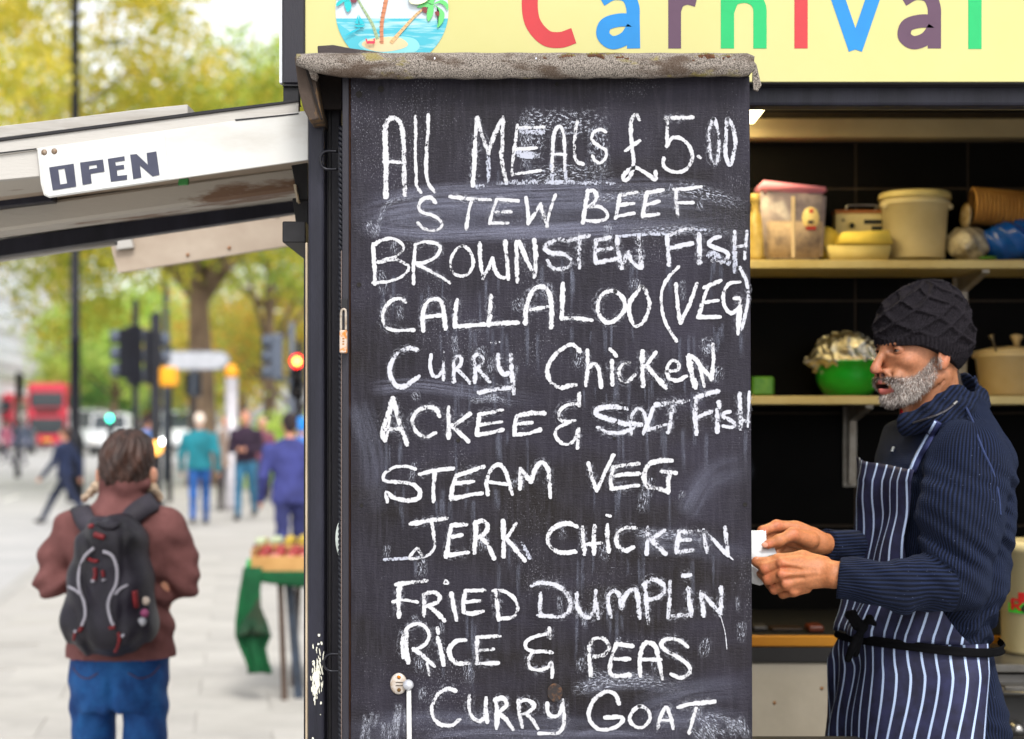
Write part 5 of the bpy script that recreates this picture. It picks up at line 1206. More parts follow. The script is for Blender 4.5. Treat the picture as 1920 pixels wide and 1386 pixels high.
boxpx('label_stripe', 1511, 424, 1530, 431, Q-.0062, .001, mat('label_red', srgb(150,40,36), rough=.6), tub, .0002); boxpx('label_print', 1515, 413, 1526, 420, Q-.0062, .001, mat('label_dark', srgb(66,52,50), rough=.6), tub, .0002); boxpx('label_print', 1517, 392, 1525, 399, Q-.0062, .001, mat('label_red2', srgb(190,70,60), rough=.6), tub, .0002)
boxpx('tub_ridge', 1484, 368, 1491, 484, Q-.006, .004, mat('ridge', srgb(196,176,150), rough=.4), tub, .001)
# white bucket
bk = empty('bucket', W(1715, 487, Q), 'cream plastic bucket with a snap lid on the upper shelf', 'bucket')
bkm = mat('bucket_plastic', srgb(214,200,160), rough=.45, c2=srgb(196,180,136), scale=5)
c0 = W(1715, 487.5, Q+.10); R0 = 60/F*Q; H0 = 130/F*Q
lathe('bucket_body', [(R0*.9, 0), (R0*.94, .004), (R0*1.04, H0*.78), (R0*1.11, H0*.785), (R0*1.11, H0*.84), (R0*1.05, H0*.85), (R0*1.06, H0*.88)], c0, bkm, bk, 40)
lathe('bucket_lid', [(R0*1.06, H0*.88), (R0*1.14, H0*.885), (R0*1.14, H0*.93), (R0*1.11, H0*.97), (R0*1.03, H0*.985), (R0*1.02, H0*.955), (.0001, H0*.955)], c0, mat('bucket_lid', srgb(212,194,130), rough=.4), bk, 40)
tube('bucket_handle', [c0+Vector((R0*1.13*math.cos(a), R0*1.13*math.sin(a), H0*.80-.03*abs(math.sin(a)))) for a in np.linspace(math.pi*.08, math.pi*.92, 12)], .0016, M_['steel'], bk, 6)
for s_ in (-1, 1): lathe('handle_ear', [(.0001, -.004), (.008, -.003), (.009, 0)], c0+Vector((s_*R0*1.03, -R0*.4, H0*.76)), bkm, bk, 10, 'Y')
# polystyrene boxes and the small radio on top
foam = mat('foam', srgb(214,198,140), rough=.8, c2=srgb(200,182,116), scale=8)
bx = empty('takeaway_box', W(1612, 487, Q), 'open pale foam takeaway box beside the cream bucket', 'box')
taper('box_base', 1561, 1664, 460, 487, 9, Q, .11, foam, bx, 0, .0012); taper('box_lid', 1572, 1675, 433, 456, -8, Q-.006, .10, mat('foam_lid', srgb(226,200,92), rough=.8), bx, -2, .0012)
rd = empty('radio', W(1610, 430, Q+.05), 'small old radio with a raised handle standing behind the foam box', 'radio')
boxpx('radio_body', 1567, 400, 1658, 484, Q+.115, .05, mat('radio_cream', srgb(196,180,130), rough=.5, scale=20), rd, .003); boxpx('radio_top', 1566, 394, 1659, 399.5, Q+.113, .055, mat('radio_orange', srgb(150,90,44), rough=.6), rd, .001)
lathe('dial', [(.0001, -.006), (.007, -.006), (.008, 0)], W(1597, 423, Q+.1145), blk, rd, 16, 'Y'); lathe('dial_ring', [(.0085, -.002), (.0125, -.002), (.013, 0), (.0085, 0)], W(1597, 423, Q+.1145), foam, rd, 20, 'Y', True, False); lathe('knob', [(.0001, -.005), (.0035, -.005), (.004, 0)], W(1581, 413, Q+.1145), blk, rd, 12, 'Y')
boxpx('speaker_panel', 1620, 412, 1655, 420, Q+.1125, .002, blk, rd, .0003); boxpx('tape_slot', 1634, 424, 1655, 432, Q+.1125, .002, blk, rd, .0003)
tube('carry_handle', [W(p[0], p[1], Q+.13) for p in cr([(1587,395),(1588,388),(1594,385),(1640,385),(1645,388),(1638,396)], 4)], .0022, M_['steel'], rd, 6)
# yellow tin behind the tub, bottle at the board edge
yb = lathe('plate', [(.0001, 0), (.03, .001), (.045, .006), (.046, .008), (.03, .004)], W(1548, 462, Q+.05), mat('yellow_plate', srgb(200,176,70), rough=.5), None, 24, 'Y'); tag(yb, 'yellow plate leaning between the pink-lidded tub and the foam box', 'plate')
yb.data.transform(Matrix.Translation((0, 0, .012)))
bt = lathe('bottle', [(.0001, 0), (.03, .0), (.032, .01), (.032, .09), (.022, .12), (.012, .14), (.012, .165), (.015, .167), (.015, .19), (.0001, .192)], W(1416, 487.5, Q+.06), mat('bottle_oil', srgb(150,128,60), rough=.3, c2=srgb(190,170,110), scale=14), None, 24); tag(bt, 'cloudy yellow bottle at the left end of the upper shelf', 'bottle')
# stack of paper cups in a clear bag, blue bag, clear bag
cu = empty('cup_stack', W(1870, 400, Q), 'brown corrugated paper cups nested on their side inside a clear bag', 'cups')
cupm = mat('kraft_cup', srgb(186,138,72), rough=.7, c2=srgb(160,112,54), scale=12)
for k in range(19):
    xk = 1826+k*7.6; z = 386+k*.7
    lathe('cup', [(R, a) for R, a in ((.045, -.006), (.055, -.003), (.055, -.001), (.046, .005))], W(xk, z, Q+.07), cupm, cu, 26, 'X', True, False)
bagm = mat('clear_bag', srgb(196,184,160), rough=.15, c2=srgb(110,100,84), scale=22, spec=.8, bump=.9, bscale=40)
def bag(name, label, c, r, m_, seed, h=.004, amp=.012, cat='bag', par=None, fq=38):
    rs = np.random.RandomState(seed); ph = rs.uniform(0, 6, 6)
    def ev(P):
        q = P-np.array(c, np.float32)
        n_ = np.sin(q[:, 0]*fq+ph[0]+2*np.sin(q[:, 2]*fq*.8+ph[1]))*np.sin(q[:, 1]*fq*.9+ph[2]+1.5*np.sin(q[:, 0]*fq*.7))+.5*np.abs(np.sin(q[:, 0]*fq*2.1+q[:, 2]*fq*1.7+ph[3]))
        return np.maximum(d_ell(P, c, r)+n_*amp, (c[2]-r[2]*.92)-P[:, 2])
    rr_ = np.array(r)+amp*2
    o = sdf_obj(name, ev, np.array(c)-rr_, np.array(c)+rr_, h, m_, par)
    if label: tag(o, label, cat)
    return o
tr = bag('bag_film', None, tuple(W(1812, 402, Q+.06)), (.014, .04, .04), None or mat('bag_film', srgb(200,180,140), rough=.12, c2=srgb(150,120,70), scale=30, spec=.9, bump=1, bscale=60), 5, .003, .004, par=cu)
bag('plastic_bag', 'knotted clear plastic bag on the shelf between the bucket and the blue bag', tuple(W(1812, 458, Q+.07)), (.062, .07, .058), bagm, 3, .0035, .009)
bl = bag('plastic_bag', 'bright blue plastic bag on the upper shelf under the paper cups', tuple(W(1905, 452, Q+.07)), (.105, .085, .062), mat('blue_bag', srgb(20,96,190), rough=.25, c2=srgb(8,66,150), scale=10, spec=.7, bump=.7, bscale=30), 8, .004, .009)
gn = bag('salad_leaf', 'scrap of green leaf on the upper shelf by the blue bag', tuple(W(1850, 484, Q-.02)), (.03, .02, .008), mat('salad', srgb(70,120,40), rough=.6), 4, .002, .003, 'leaf')
# lower shelf: green basket with foil, green packet, pot
gb = empty('green_basket', W(1588, 742, Q), 'green plastic basket heaped with crumpled foil on the lower shelf', 'basket')
cg = W(1590, 742.5, Q+.08); gmt = mat('green_plastic', srgb(20,158,36), rough=.35, c2=srgb(14,132,28), scale=5)
lathe('bowl', [(.05, 0), (.066, .004), (.086, .03), (.092, .06), (.097, .095), (.101, .097), (.10, .10), (.094, .099), (.088, .06), (.06, .01), (.0001, .01)], cg, gmt, gb, 40)
rr = random.Random(4)
def foil_ev(P):
    q = P-np.array(cg+Vector((-.012, 0, .115)), np.float32)
    w1 = np.sin(q[:, 0]*95+2.2*np.sin(q[:, 2]*75))*np.sin(q[:, 1]*88+1.9*np.sin(q[:, 0]*66)); w2 = np.abs(np.sin(q[:, 0]*170+q[:, 2]*130+3*np.sin(q[:, 1]*90)))
    rim = d_ell(P, tuple(cg+Vector((-.012, 0, .100))), (.122, .10, .02))
    return smin(d_ell(P, tuple(cg+Vector((-.008, 0, .105))), (.100, .088, .082)), rim, .012)+w1*.006+w2*.006
fo = sdf_obj('foil', foil_ev, cg+Vector((-.15, -.14, .06)), cg+Vector((.15, .14, .24)), .0028, mat('foil', srgb(225,220,205), rough=.12, metal=1.0, c2=srgb(170,160,140), scale=30, bump=1.0, bscale=70), gb)
fo.data.polygons.foreach_set('use_smooth', [False]*len(fo.data.polygons))
gp = boxpx('packet', 1410, 706, 1452, 742, Q+.01, .04, mat('green_packet', srgb(50,110,30), rough=.4, c2=srgb(90,140,40), scale=30), None, .006); tag(gp, 'small green packet at the left end of the lower shelf', 'packet')
po = empty('stock_pot', W(1885, 742, Q), 'cream enamel pot with a knobbed lid on the lower shelf behind the man', 'pot')
cp = W(1893, 742.5, Q+.10); pm = mat('enamel_cream', srgb(206,184,140), rough=.35, c2=srgb(188,160,110), scale=6)
lathe('pot_body', [(.0001, 0), (.078, 0), (.084, .006), (.097, .108), (.106, .112), (.106, .122), (.098, .124)], cp, pm, po, 40)
lathe('lid', [(.104, .124), (.10, .130), (.06, .140), (.0001, .146)], cp, pm, po, 40); lathe('lid_knob', [(.009, .145), (.010, .158), (.017, .168), (.018, .176), (.0001, .180)], cp+Vector((.02, 0, 0)), pm, po, 20)
sk = tube('ladle', [W(1868, 660, Q+.02), W(1862, 640, Q+.02), W(1858, 628, Q+.02)], [.003, .003, .010], mat('ladle_dark', srgb(96,84,66), rough=.4, metal=.5), None, 10); sk.name = 'ladle'; tag(sk, 'small dark ladle end sticking up beside the pot lid', 'ladle')
# worktop, cabinet, clutter
wk = empty('worktop', (1.2, 4.47, .1), 'worktop with an orange edge and grey front at the back of the kiosk', 'counter')
YW = 4.47
box('board_edge', XW(1380,YW)-.3, WR-.05, YW, KB-.025, ZW(1213,YW), ZW(1192,YW), mat('worktop_orange', srgb(206,140,36), rough=.4, c2=srgb(180,110,24), scale=5, stretch=(.3,1,1)), wk, .003)
box('worktop_surface', XW(1380,YW)-.3, WR-.05, YW+.004, KB-.026, ZW(1191.5,YW), ZW(1190,YW), mat('worktop_dark', srgb(26,24,22), rough=.6, scale=5), wk, .0005)
box('dark_rail', XW(1380,YW)-.3, WR-.05, YW+.002, KB-.025, ZW(1243,YW), ZW(1214,YW), mat('rail_dark', srgb(48,46,46), rough=.4, scale=9), wk, .002)
box('cabinet', XW(1380,YW)-.3, WR-.05, YW+.01, KB-.025, .101, ZW(1244,YW), M_['cabinet'], wk, .003)
for x, y in ((1541,1291),(1575,1290),(1452,1318)): lathe('rivet', [(.0001, -.003), (.004, -.002), (.005, 0)], W(x, y, YW+.0105), M_['brass'], wk, 10, 'Y')
zw = ZW(1190, YW)
def on_top(name, x0, x1, hpx, dy, m_, label, cat, bev=.006):
    Y = YW+dy; o = box(name, XW(x0,Y), XW(x1,Y), Y, Y+.07, zw+.001, zw+hpx/F*Y, m_, None, bev, None, 2); tag(o, label, cat); return o
on_top('spice_jar', 1516, 1546, 14, .03, mat('jar_brown', srgb(96,44,26), rough=.3, scale=20), 'small brown jar lying on the orange worktop', 'jar')
on_top('knife_block', 1412, 1440, 12, .05, mat('dark_tin', srgb(52,48,46), rough=.4, scale=20), 'dark tin at the left end of the orange worktop', 'tin')
on_top('chopping_tray', 1446, 1508, 7, .06, mat('tray_dark', srgb(44,30,20), rough=.4, scale=20), 'low dark tray on the orange worktop', 'tray')
# cream tub with a green and red label at the right, on a steel hob
hb = empty('cooker', (XW(1900,4.2), 4.1, .1), 'steel cooker at the right edge of the hatch', 'cooker')
box('hob_top', XW(1862,4.05), 2.15, 4.05, 4.44, ZW(1262,4.05), ZW(1246,4.05), M_['steel'], hb, .003); box('hob_body', XW(1868,4.07), 2.14, 4.07, 4.44, .101, ZW(1263,4.07), mat('steel_dark', srgb(96,94,92), rough=.4, metal=.6, scale=5), hb, .003)
box('hob_shelf', XW(1872,4.05), 2.15, 4.0, 4.07, ZW(1300,4.02), ZW(1285,4.02), M_['steel'], hb, .003); tube('towel_rail', [(XW(1872,3.96), 3.96, ZW(1300,3.96)), (2.1, 3.94, ZW(1330,3.94))], .006, M_['steel'], hb, 10)
lathe('control_knob', [(.0001, -.04), (.018, -.04), (.022, -.005), (.024, 0)], W(1902, 1368, 4.06), M_['steel'], hb, 20, 'Y'); lathe('control_knob', [(.0001, -.04), (.018, -.04), (.022, -.005), (.024, 0)], W(1975, 1368, 4.06), M_['steel'], hb, 20, 'Y')
tb = empty('catering_tub', W(1960, 1245, 4.25), 'big stained cream tub with a red and green printed label on the cooker', 'tub')
ct_ = Vector((XW(1965,4.26), 4.26, ZW(1245.5,4.05))); RT = 88/F*4.26
lathe('tub_body', [(.0001, 0), (RT*.93, 0), (RT*.96, .01), (RT*1.0, .25), (RT*1.05, .255), (RT*1.05, .275), (RT*1.0, .28), (RT*.97, .28)], ct_, mat('tub_cream', srgb(216,202,156), rough=.45, c2=srgb(176,140,50), scale=6, stretch=(1,1,.5), lo=.5, hi=.75), tb, 40)
def wrap(name, px0, px1, z0, z1, m_, r=RT*1.004):
    bm = bmesh.new(); a0, a1 = [math.pi*1.5+math.asin(max(-.98, min(.98, ((p_-1965)/F*4.2)/RT))) for p_ in (px0, px1)]; A_ = np.linspace(a0, a1, 14); rows = []
    for z in (z0, z1): rows.append([bm.verts.new((ct_.x+r*math.cos(a), ct_.y+r*math.sin(a), z)) for a in A_])
    for i in range(13): bm.faces.new((rows[0][i], rows[0][i+1], rows[1][i+1], rows[1][i]))
    return bm_obj(name, bm, m_, tb, True)
YT = 4.2
wrap('green_label', 1881, 1990, ZW(1149,YT), ZW(1131,YT), flat((70,196,60)))
wrap('red_mark', 1893, 1903, ZW(1128,YT), ZW(1110,YT), flat((190,40,40)), RT*1.006)
# label lettering "ec" running off the picture
lm_ = mat('label_ink', srgb(40,36,34), rough=.5)
def wtext(strokes, px0, zpx, sc, m_, w):
    for pts in strokes:
        V, Fc, U, L = ribbon2d(pts, w, 6, .2); bm = bmesh.new(); vv = []
        for p in V:
            a = math.pi*1.5+math.asin(max(-.98, min(.98, ((px0+p[0]*sc-1965)/F*4.2)/RT))); vv.append(bm.verts.new((ct_.x+RT*1.012*math.cos(a), ct_.y+RT*1.012*math.sin(a), ZW(zpx+p[1]*sc, YT))))
        for f in Fc: bm.faces.new([vv[i] for i in f])
        bm_obj('label_letter', bm, m_, tb)
wtext([[(0,6),(8,5),(8,1),(3,0),(-1,5),(1,10),(8,9)]], 1900, 1133, 1.2, lm_, 3); wtext([[(8,1),(3,0),(-1,5),(1,10),(8,9)]], 1914, 1133, 1.2, lm_, 3)
wtext([[(0,-12),(0,2)], [(0,-12),(7,-10),(6,-5),(0,-4)], [(2,-4),(7,2)]], 1886, 1140, 1.4, flat((190,40,40)), 3)
# ================================================================ THE COOK AT THE HATCH
def attr_mat(name, rough=.6, spec=.3, nscale=60, namt=.25, bump=.3, bscale=400, sss=0.0, bdist=.001):
    """surface coloured by the painted 'col' attribute with grain over it"""
    global nd, ln, tc
    m, nd, ln, b = new_mat(name); tc = N(nd, 'ShaderNodeTexCoord'); at = N(nd, 'ShaderNodeAttribute', attribute_name='col')
    f = mrange(nmap(nscale, (1,1,1), 5, .7), .3, .7, 1-namt, 1+namt)
    vm = N(nd, 'ShaderNodeVectorMath', operation='SCALE'); ln.new(at.outputs['Vector'], vm.inputs[0]); ln.new(f, vm.inputs['Scale'])
    ln.new(vm.outputs[0], b.inputs['Base Color']); b.inputs['Roughness'].default_value = rough; b.inputs['Specular IOR Level'].default_value = spec
    bp = N(nd, 'ShaderNodeBump', Strength=bump, Distance=bdist); ln.new(nmap(bscale, (1,1,1), 4, .7), bp.inputs['Height']); ln.new(bp.outputs[0], b.inputs['Normal'])
    if sss: b.inputs['Subsurface Weight'].default_value = sss; b.inputs['Subsurface Radius'].default_value = (1, .35, .2); b.inputs['Subsurface Scale'].default_value = .004
    return m
SKIN = attr_mat('skin', .5, .45, 150, .2, .6, 500, .2)
CYc = 3.45; PXM = CYc/F
def C(x, y, d=0.0): return W(x, y, CYc+d)
HEAD0 = C(1727, 656); YAW = math.radians(23)
hf = np.array((-math.cos(YAW), -math.sin(YAW), 0)); hs_ = np.array((math.sin(YAW), -math.cos(YAW), 0)); hu = np.array((0, 0, 1.0))
HS = PXM*.945
MH = Matrix(((hf[0]*HS, hs_[0]*HS, 0, HEAD0[0]), (hf[1]*HS, hs_[1]*HS, 0, HEAD0[1]), (0, 0, HS, HEAD0[2]), (0, 0, 0, 1)))
chef = empty('person', (XW(1768, 3.45), 3.45, .1), 'bearded cook in a black knitted hat, navy jumper and striped apron at the hatch', 'person')
hd = Sdf()
hd.ell((-10,0,38), (92,72,78), 8); hd.ell((28,0,-22), (60,56,72), 18)
hd.ell((36,0,-70), (50,44,36), 16); hd.ell((72,0,-94), (18,20,17), 12)
for s in (-1, 1):
    hd.cone((2,s*48,-54), (62,s*18,-92), 16, 13, 12); hd.ell((60,s*37,-24), (19,18,15), 14); hd.ell((79,s*18,8), (10,20,7), 8)
    hd.ell((90,s*12,-45), (9,8,7), 5); hd.ell((76,s*27,-60), (15,14,18), 12)
hd.ell((80,0,-4), (14,36,16), 10)
hd.cone((86,0,2), (107,0,-34), 6.5, 9, 6); hd.ell((108,0,-41), (11.5,9.5,9), 5); hd.ell((88,0,-55), (10,13,10), 8)
hd.ell((83,0,-70), (15,24,15), 8)
for s in (-1, 1): hd.ell((91,s*30,-3), (16,17,9), 7, None, None, True)
for s in (-1, 1): hd.ell((98,s*8,-51), (5,4,3.5), 2, None, None, True)
# lips and the open mouth
hd.cone((84,-23,-71), (96,0,-66), 3.2, 4.6, 4, 1); hd.cone((84,23,-71), (96,0,-66), 3.2, 4.6, 4, 1)
hd.cone((82,-21,-78), (93,0,-82), 3.8, 6.6, 4, 1); hd.cone((82,21,-78), (93,0,-82), 3.8, 6.6, 4, 1)
hd.ell((95,0,-73.5), (17,18,3.6), 3, None, None, True)
# nasolabial fold and cheek hollow
for s in (-1, 1): hd.cone((92,s*19,-42), (80,s*33,-66), 2.6, 2.0, 5, None, True)
for s in (-1, 1): hd.cone((88,s*36,-16), (70,s*50,-10), 1.2, 1.0, 4, None, True)
# ears
for s in (-1, 1):
    hd.ell((-2,s*71,-16), (14,5,24), 6, 0, None); hd.ell((0,s*76,-12), (7,4,12), 3, None, None, True); hd.ell((2,s*70,-34), (8,5,8), 5)
# neck with its tendon
hd.cone((-22,0,-50), (-46,0,-165), 55, 62, 22); hd.cone((-20,48,-52), (22,18,-150), 10, 9, 16); hd.ell((38,0,-122), (12,12,14), 14)
for k in range(3): hd.cone((-8+k*9,61-k*5,-62-k*8), (16+k*7,46-k*7,-112-k*6), 1.2, 1.0, 5, None, True)
def beard_amount(P):
    f, s, u = P[:, 0], np.abs(P[:, 1]), P[:, 2]
    top = np.interp(f, [-5, 8, 17, 33, 50, 70, 82], [-18, -10, -14, -34, -48, -53, -52])
    a = np.clip((top-u)/9, 0, 1)*np.clip((f-3-.22*np.clip(-u-45, 0, 60))/14, 0, 1)
    low = np.interp(f, [5, 25, 45, 60, 80], [-76, -92, -112, -120, -128])
    a *= np.clip((u-low)/14, 0, 1)
    mouth = ((f > 72) & (np.abs(u+76) < 14-.012*s*s) & (s < 26)); a[mouth] = 0
    return a
def head_col(P):
    n = len(P); c = np.tile(np.array(srgb(160,106,74)), (n, 1)); f, s, u = P[:, 0], P[:, 1], P[:, 2]
    def mixin(m, col): 
        nonlocal c
        m = np.clip(m, 0, 1)[:, None]; c = c*(1-m)+np.array(srgb(*col))*m
    g = lambda c0, r: np.exp(-(((P-np.array(c0))/np.array(r))**2).sum(1))
    mixin(g((104,0,-40), (14,16,16))*.6, (206,124,100)); mixin(g((60,40,-22), (25,22,18))*.35, (204,124,88))
    mixin(g((-6,76,-16), (22,12,30))*.4, (206,120,88))
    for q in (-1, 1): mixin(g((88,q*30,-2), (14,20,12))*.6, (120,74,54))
    mixin(g((84,0,22), (20,60,16))*.4, (150,96,66))
    b_ = beard_amount(P); k = np.sin(f*.9+u*.5)*np.sin(s*1.1+u*.8)*.5+.5
    mixin(b_*.6, (140,124,114)); mixin(b_*np.clip(g((88,0,-58), (16,30,9))*1.3, 0, 1), (84,66,58)); mixin(b_*k*.3, (90,78,72))
    tgm = hd.tags(P); lips = ((tgm == 1) & (f > 80)); c[lips] = srgb(172,92,84)
    mo = (np.abs(u+73.5) < 5.2) & (f > 70) & (f < 95) & (np.abs(s) < 19); c[mo] = srgb(52,22,22)
    nos = (np.abs(np.abs(s)-8) < 4.5) & (np.abs(u+51) < 3.6) & (f > 88); c[nos] = srgb(70,34,28)
    return c
head = sdf_obj('body', hd, (-125,-95,-185), (125,95,135), 1.9, SKIN, chef, {'col': head_col})
VH = np.empty(len(head.data.vertices)*3, np.float32); head.data.vertices.foreach_get('co', VH); VH = VH.reshape(-1, 3)
nH = np.empty_like(VH.ravel()); head.data.vertices.foreach_get('normal', nH); nH = nH.reshape(-1, 3)
head.data.transform(MH)
# eyes
eye_m = mat('eye_white', srgb(150,132,122), rough=.2, spec=.6, scale=4); iris_m = mat('iris', srgb(40,26,20), rough=.15, spec=.7)
def put(bm, M): 
    for v in bm.verts: v.co = M @ v.co
for s in (-1, 1):
    bm = bmesh.new(); bmesh.ops.create_uvsphere(bm, u_segments=24, v_segments=16, radius=10.5)
    for v in bm.verts: v.co = v.co+Vector((72, s*29, -3))
    put(bm, MH); e_ = bm_obj('eye', bm, eye_m, chef, True)
    bm = bmesh.new(); bmesh.ops.create_uvsphere(bm, u_segments=16, v_segments=12, radius=5.4)
    for v in bm.verts: v.co = v.co*1.0+Vector((78.3, s*29+0, -4))
    put(bm, MH); bm_obj('iris', bm, iris_m, e_, True)
    lid = Sdf(); 
    def lid_ev(P, s=s):
        q = P-np.array((72, s*29, -3), np.float32); d = np.linalg.norm(q, axis=1)-12.6
        slot = np.abs(q[:, 2]+1.2-.012*q[:, 1]**2*0)-np.clip(3.1-.03*q[:, 1]**2, .2, 4)
        return np.maximum(np.maximum(d, -(d+2.4)), -np.maximum(slot, -(q[:, 0]-2)))
    lo_, hi_ = (56, s*29-15, -18), (88, s*29+15, 12)
    o = sdf_obj('eyelid', lid_ev, lo_, hi_, .9, SKIN, chef, {'col': lambda P: np.tile(np.array(srgb(158,102,72)), (len(P), 1))}); o.data.transform(MH)
    bm = bmesh.new(); rr = random.Random(3)          # brow hairs
    for k in range(90):
        a = Vector((88+rr.uniform(-3, 1)-abs(k/90-.3)*10, s*(10+k/90*32), 11+rr.uniform(-2, 3)+3*math.sin(k/90*3))); d = Vector((rr.uniform(0, 2), s*rr.uniform(2, 6), rr.uniform(-1, 3)))
        v = [bm.verts.new(a), bm.verts.new(a+Vector((0, 0, 1.0))), bm.verts.new(a+d)]; bm.faces.new(v)
    put(bm, MH); o = bm_obj('eyebrow', bm, mat('brow_dark', srgb(56,44,40), rough=.8), chef); o['kind'] = 'stuff'
# beard hairs: fine tapered blades in three greys
hair_ms = [mat('beard_white', srgb(222,212,204), rough=.7, scale=90), mat('beard_grey', srgb(140,128,122), rough=.7, scale=90), mat('beard_dark', srgb(70,58,54), rough=.7, scale=90)]
rs = np.random.RandomState(2); b_ = beard_amount(VH); cand = np.where((b_ > .25) & (rs.uniform(size=len(b_)) < b_))[0]
pick = rs.choice(cand, min(len(cand)*3, 13000)); P0 = VH[pick]+rs.normal(size=(len(pick), 3))*.7; Nn = nH[pick]
if np.mean((Nn*(VH[pick]-np.array((10, 0, -60)))).sum(1)) < 0: Nn = -Nn
dirv = Nn*rs.uniform(.12, .4, (len(pick), 1))+np.array((.10, 0, -.75))+rs.normal(size=(len(pick), 3))*.32
dirv /= np.linalg.norm(dirv, axis=1)[:, None]; Lh = (rs.uniform(4, 9, (len(pick), 1)))*np.where(P0[:, 2:3] < -90, 1.25, .8)
side = np.cross(dirv, Nn+rs.normal(size=Nn.shape)*.5); side /= np.linalg.norm(side, axis=1)[:, None]
wv = .26
bend = P0+dirv*Lh*.6+Nn*.8; tip = P0+dirv*Lh+np.array((0, 0, -1.0))
HV = np.stack([P0-side*wv, P0+side*wv, bend+side*wv*.7, bend-side*wv*.7, tip], 1)
kd = np.where(rs.uniform(size=len(pick)) < .5, 0, 1); mous = (P0[:, 0] > 74) & (P0[:, 2] > -66); kd[mous & (rs.uniform(size=len(pick)) < .7)] = 2
back = (P0[:, 0] < 45) & (P0[:, 2] > -75); kd[back & (rs.uniform(size=len(pick)) < .35)] = 1; kd[(rs.uniform(size=len(pick)) < .2)] = 2
low = (P0[:, 2] < -104); kd[low & (rs.uniform(size=len(pick)) < .5)] = 2
nB = len(pick); Vb = HV.reshape(-1, 3); base_i = np.arange(nB)[:, None]*5
q4 = base_i+np.array([[0, 1, 2, 3]]); q3 = base_i+np.array([[3, 2, 4]])
bd = mesh_obj('beard', Vb.tolist(), q4.tolist()+q3.tolist(), hair_ms, chef); bd.data.polygons.foreach_set('material_index', np.concatenate([kd, kd]).astype(np.int32)); bd.data.transform(MH); bd['kind'] = 'stuff'
# short dark hair below the hat at the nape
rs = np.random.RandomState(6); cand = np.where((VH[:, 0] < -52) & (VH[:, 2] < -40) & (VH[:, 2] > -80) & (np.abs(VH[:, 1]) < 80))[0]; pick = rs.choice(cand, 2500)
P0 = VH[pick]; Nn = nH[pick]; 
if np.mean((Nn*(P0-np.array((-30, 0, -60)))).sum(1)) < 0: Nn = -Nn
dirv = Nn*.3+np.array((0, 0, -1.0))+rs.normal(size=P0.shape)*.25; side = np.cross(dirv, Nn); side /= np.linalg.norm(side, axis=1)[:, None]
HV = np.stack([P0-side*.5, P0+side*.5, P0+dirv*rs.uniform(5, 10, (len(pick), 1))], 1)
nb_ = mesh_obj('nape_hair', HV.reshape(-1, 3).tolist(), (np.arange(len(pick))[:, None]*3+np.array([[0, 1, 2]])).tolist(), mat('hair_dark', srgb(52,46,44), rough=.7, c2=srgb(110,104,100), scale=300), chef); nb_.data.transform(MH); nb_['kind'] = 'stuff'
# knitted hat
def hat_ev(P):
    f, s, u = P[:, 0], P[:, 1], P[:, 2]
    ph = np.arctan2(s, -(f+8)); 
    hgt = np.clip((u+10)/120, -.6, 1.2)
    d = smin(d_ell(P, (-7, 0, 32), (101, 84, 96)), d_ell(P, (-26, 0, 78), (66, 56, 58)), 16)
    t = np.clip((52-f)/130, 0, 1.3); cut = 5-57*t**1.3
    # cables: raised crossing ropes over the crown, plain ribs at the brim
    v = u+.16*f
    w = 38.0; wob = 5*np.sin(ph*3+u*.05)+4*np.sin(u*.07+1.3*ph)
    a1 = np.abs(np.sin((ph*48.4+v*.9+wob)/w*math.pi)); a2 = np.abs(np.sin((ph*48.4-v*.9+wob*.8)/w*math.pi))
    rope = np.exp(-(a1/.36)**2)+np.exp(-(a2/.36)**2)
    rim = np.clip((v-cut-24)/10, 0, 1)
    ribs = np.sin(ph*62)
    st_ = np.sin(ph*150)*np.sin(u*1.5)
    d = d-rim*(np.clip(rope, 0, 1.15)*6.8-2.2+1.3*np.sin(ph*95+v*.6))-(1-rim)*(ribs*1.5+1.5)-st_*.35
    return np.maximum(d, cut-u)
ht = sdf_obj('knitted_hat', hat_ev, (-125,-100,-70), (112,100,150), 1.7, None or mat('hat_wool', srgb(20,18,22), rough=1.0, c2=srgb(44,40,46), scale=220, bump=1.0, bscale=900, spec=.15), chef); ht.data.transform(MH)
VT = np.empty(len(ht.data.vertices)*3, np.float32); ht.data.vertices.foreach_get('co', VT); VT = VT.reshape(-1, 3)
rs = np.random.RandomState(31); pick = rs.choice(len(VT), 16000); P0 = VT[pick]; Nn = P0-np.array(HEAD0); Nn /= np.linalg.norm(Nn, axis=1)[:, None]
dv = Nn*.7+rs.normal(size=P0.shape)*.55; dv /= np.linalg.norm(dv, axis=1)[:, None]; sd_ = np.cross(dv, rs.normal(size=P0.shape)); sd_ /= np.linalg.norm(sd_, axis=1)[:, None]
HV = np.stack([P0-sd_*.00028, P0+sd_*.00028, P0+dv*rs.uniform(.0015, .0055, (len(P0), 1))], 1)
fz = mesh_obj('wool_fuzz', HV.reshape(-1, 3).tolist(), (np.arange(len(P0))[:, None]*3+np.array([[0, 1, 2]])).tolist(), mat('wool_fibre', srgb(34,30,35), rough=1, c2=srgb(66,60,66), scale=300), ht); fz['kind'] = 'stuff'
bm = bmesh.new(); rr = random.Random(12)      # wool fuzz and the little nub on top
for k in range(30):
    p = Vector((-38+rr.uniform(-9, 9), rr.uniform(-8, 8), 131+rr.uniform(-3, 6))); add_tube(bm, [p, p+Vector((rr.uniform(-4, 4), rr.uniform(-4, 4), rr.uniform(1, 6))), p+Vector((rr.uniform(-8, 8), rr.uniform(-5, 5), rr.uniform(-2, 5)))], [2.2, 1.6, .5], 5)
put(bm, MH); o = bm_obj('hat_nub', bm, mat('hat_wool_b', srgb(40,37,42), rough=1, scale=200), chef, True); o['kind'] = 'stuff'

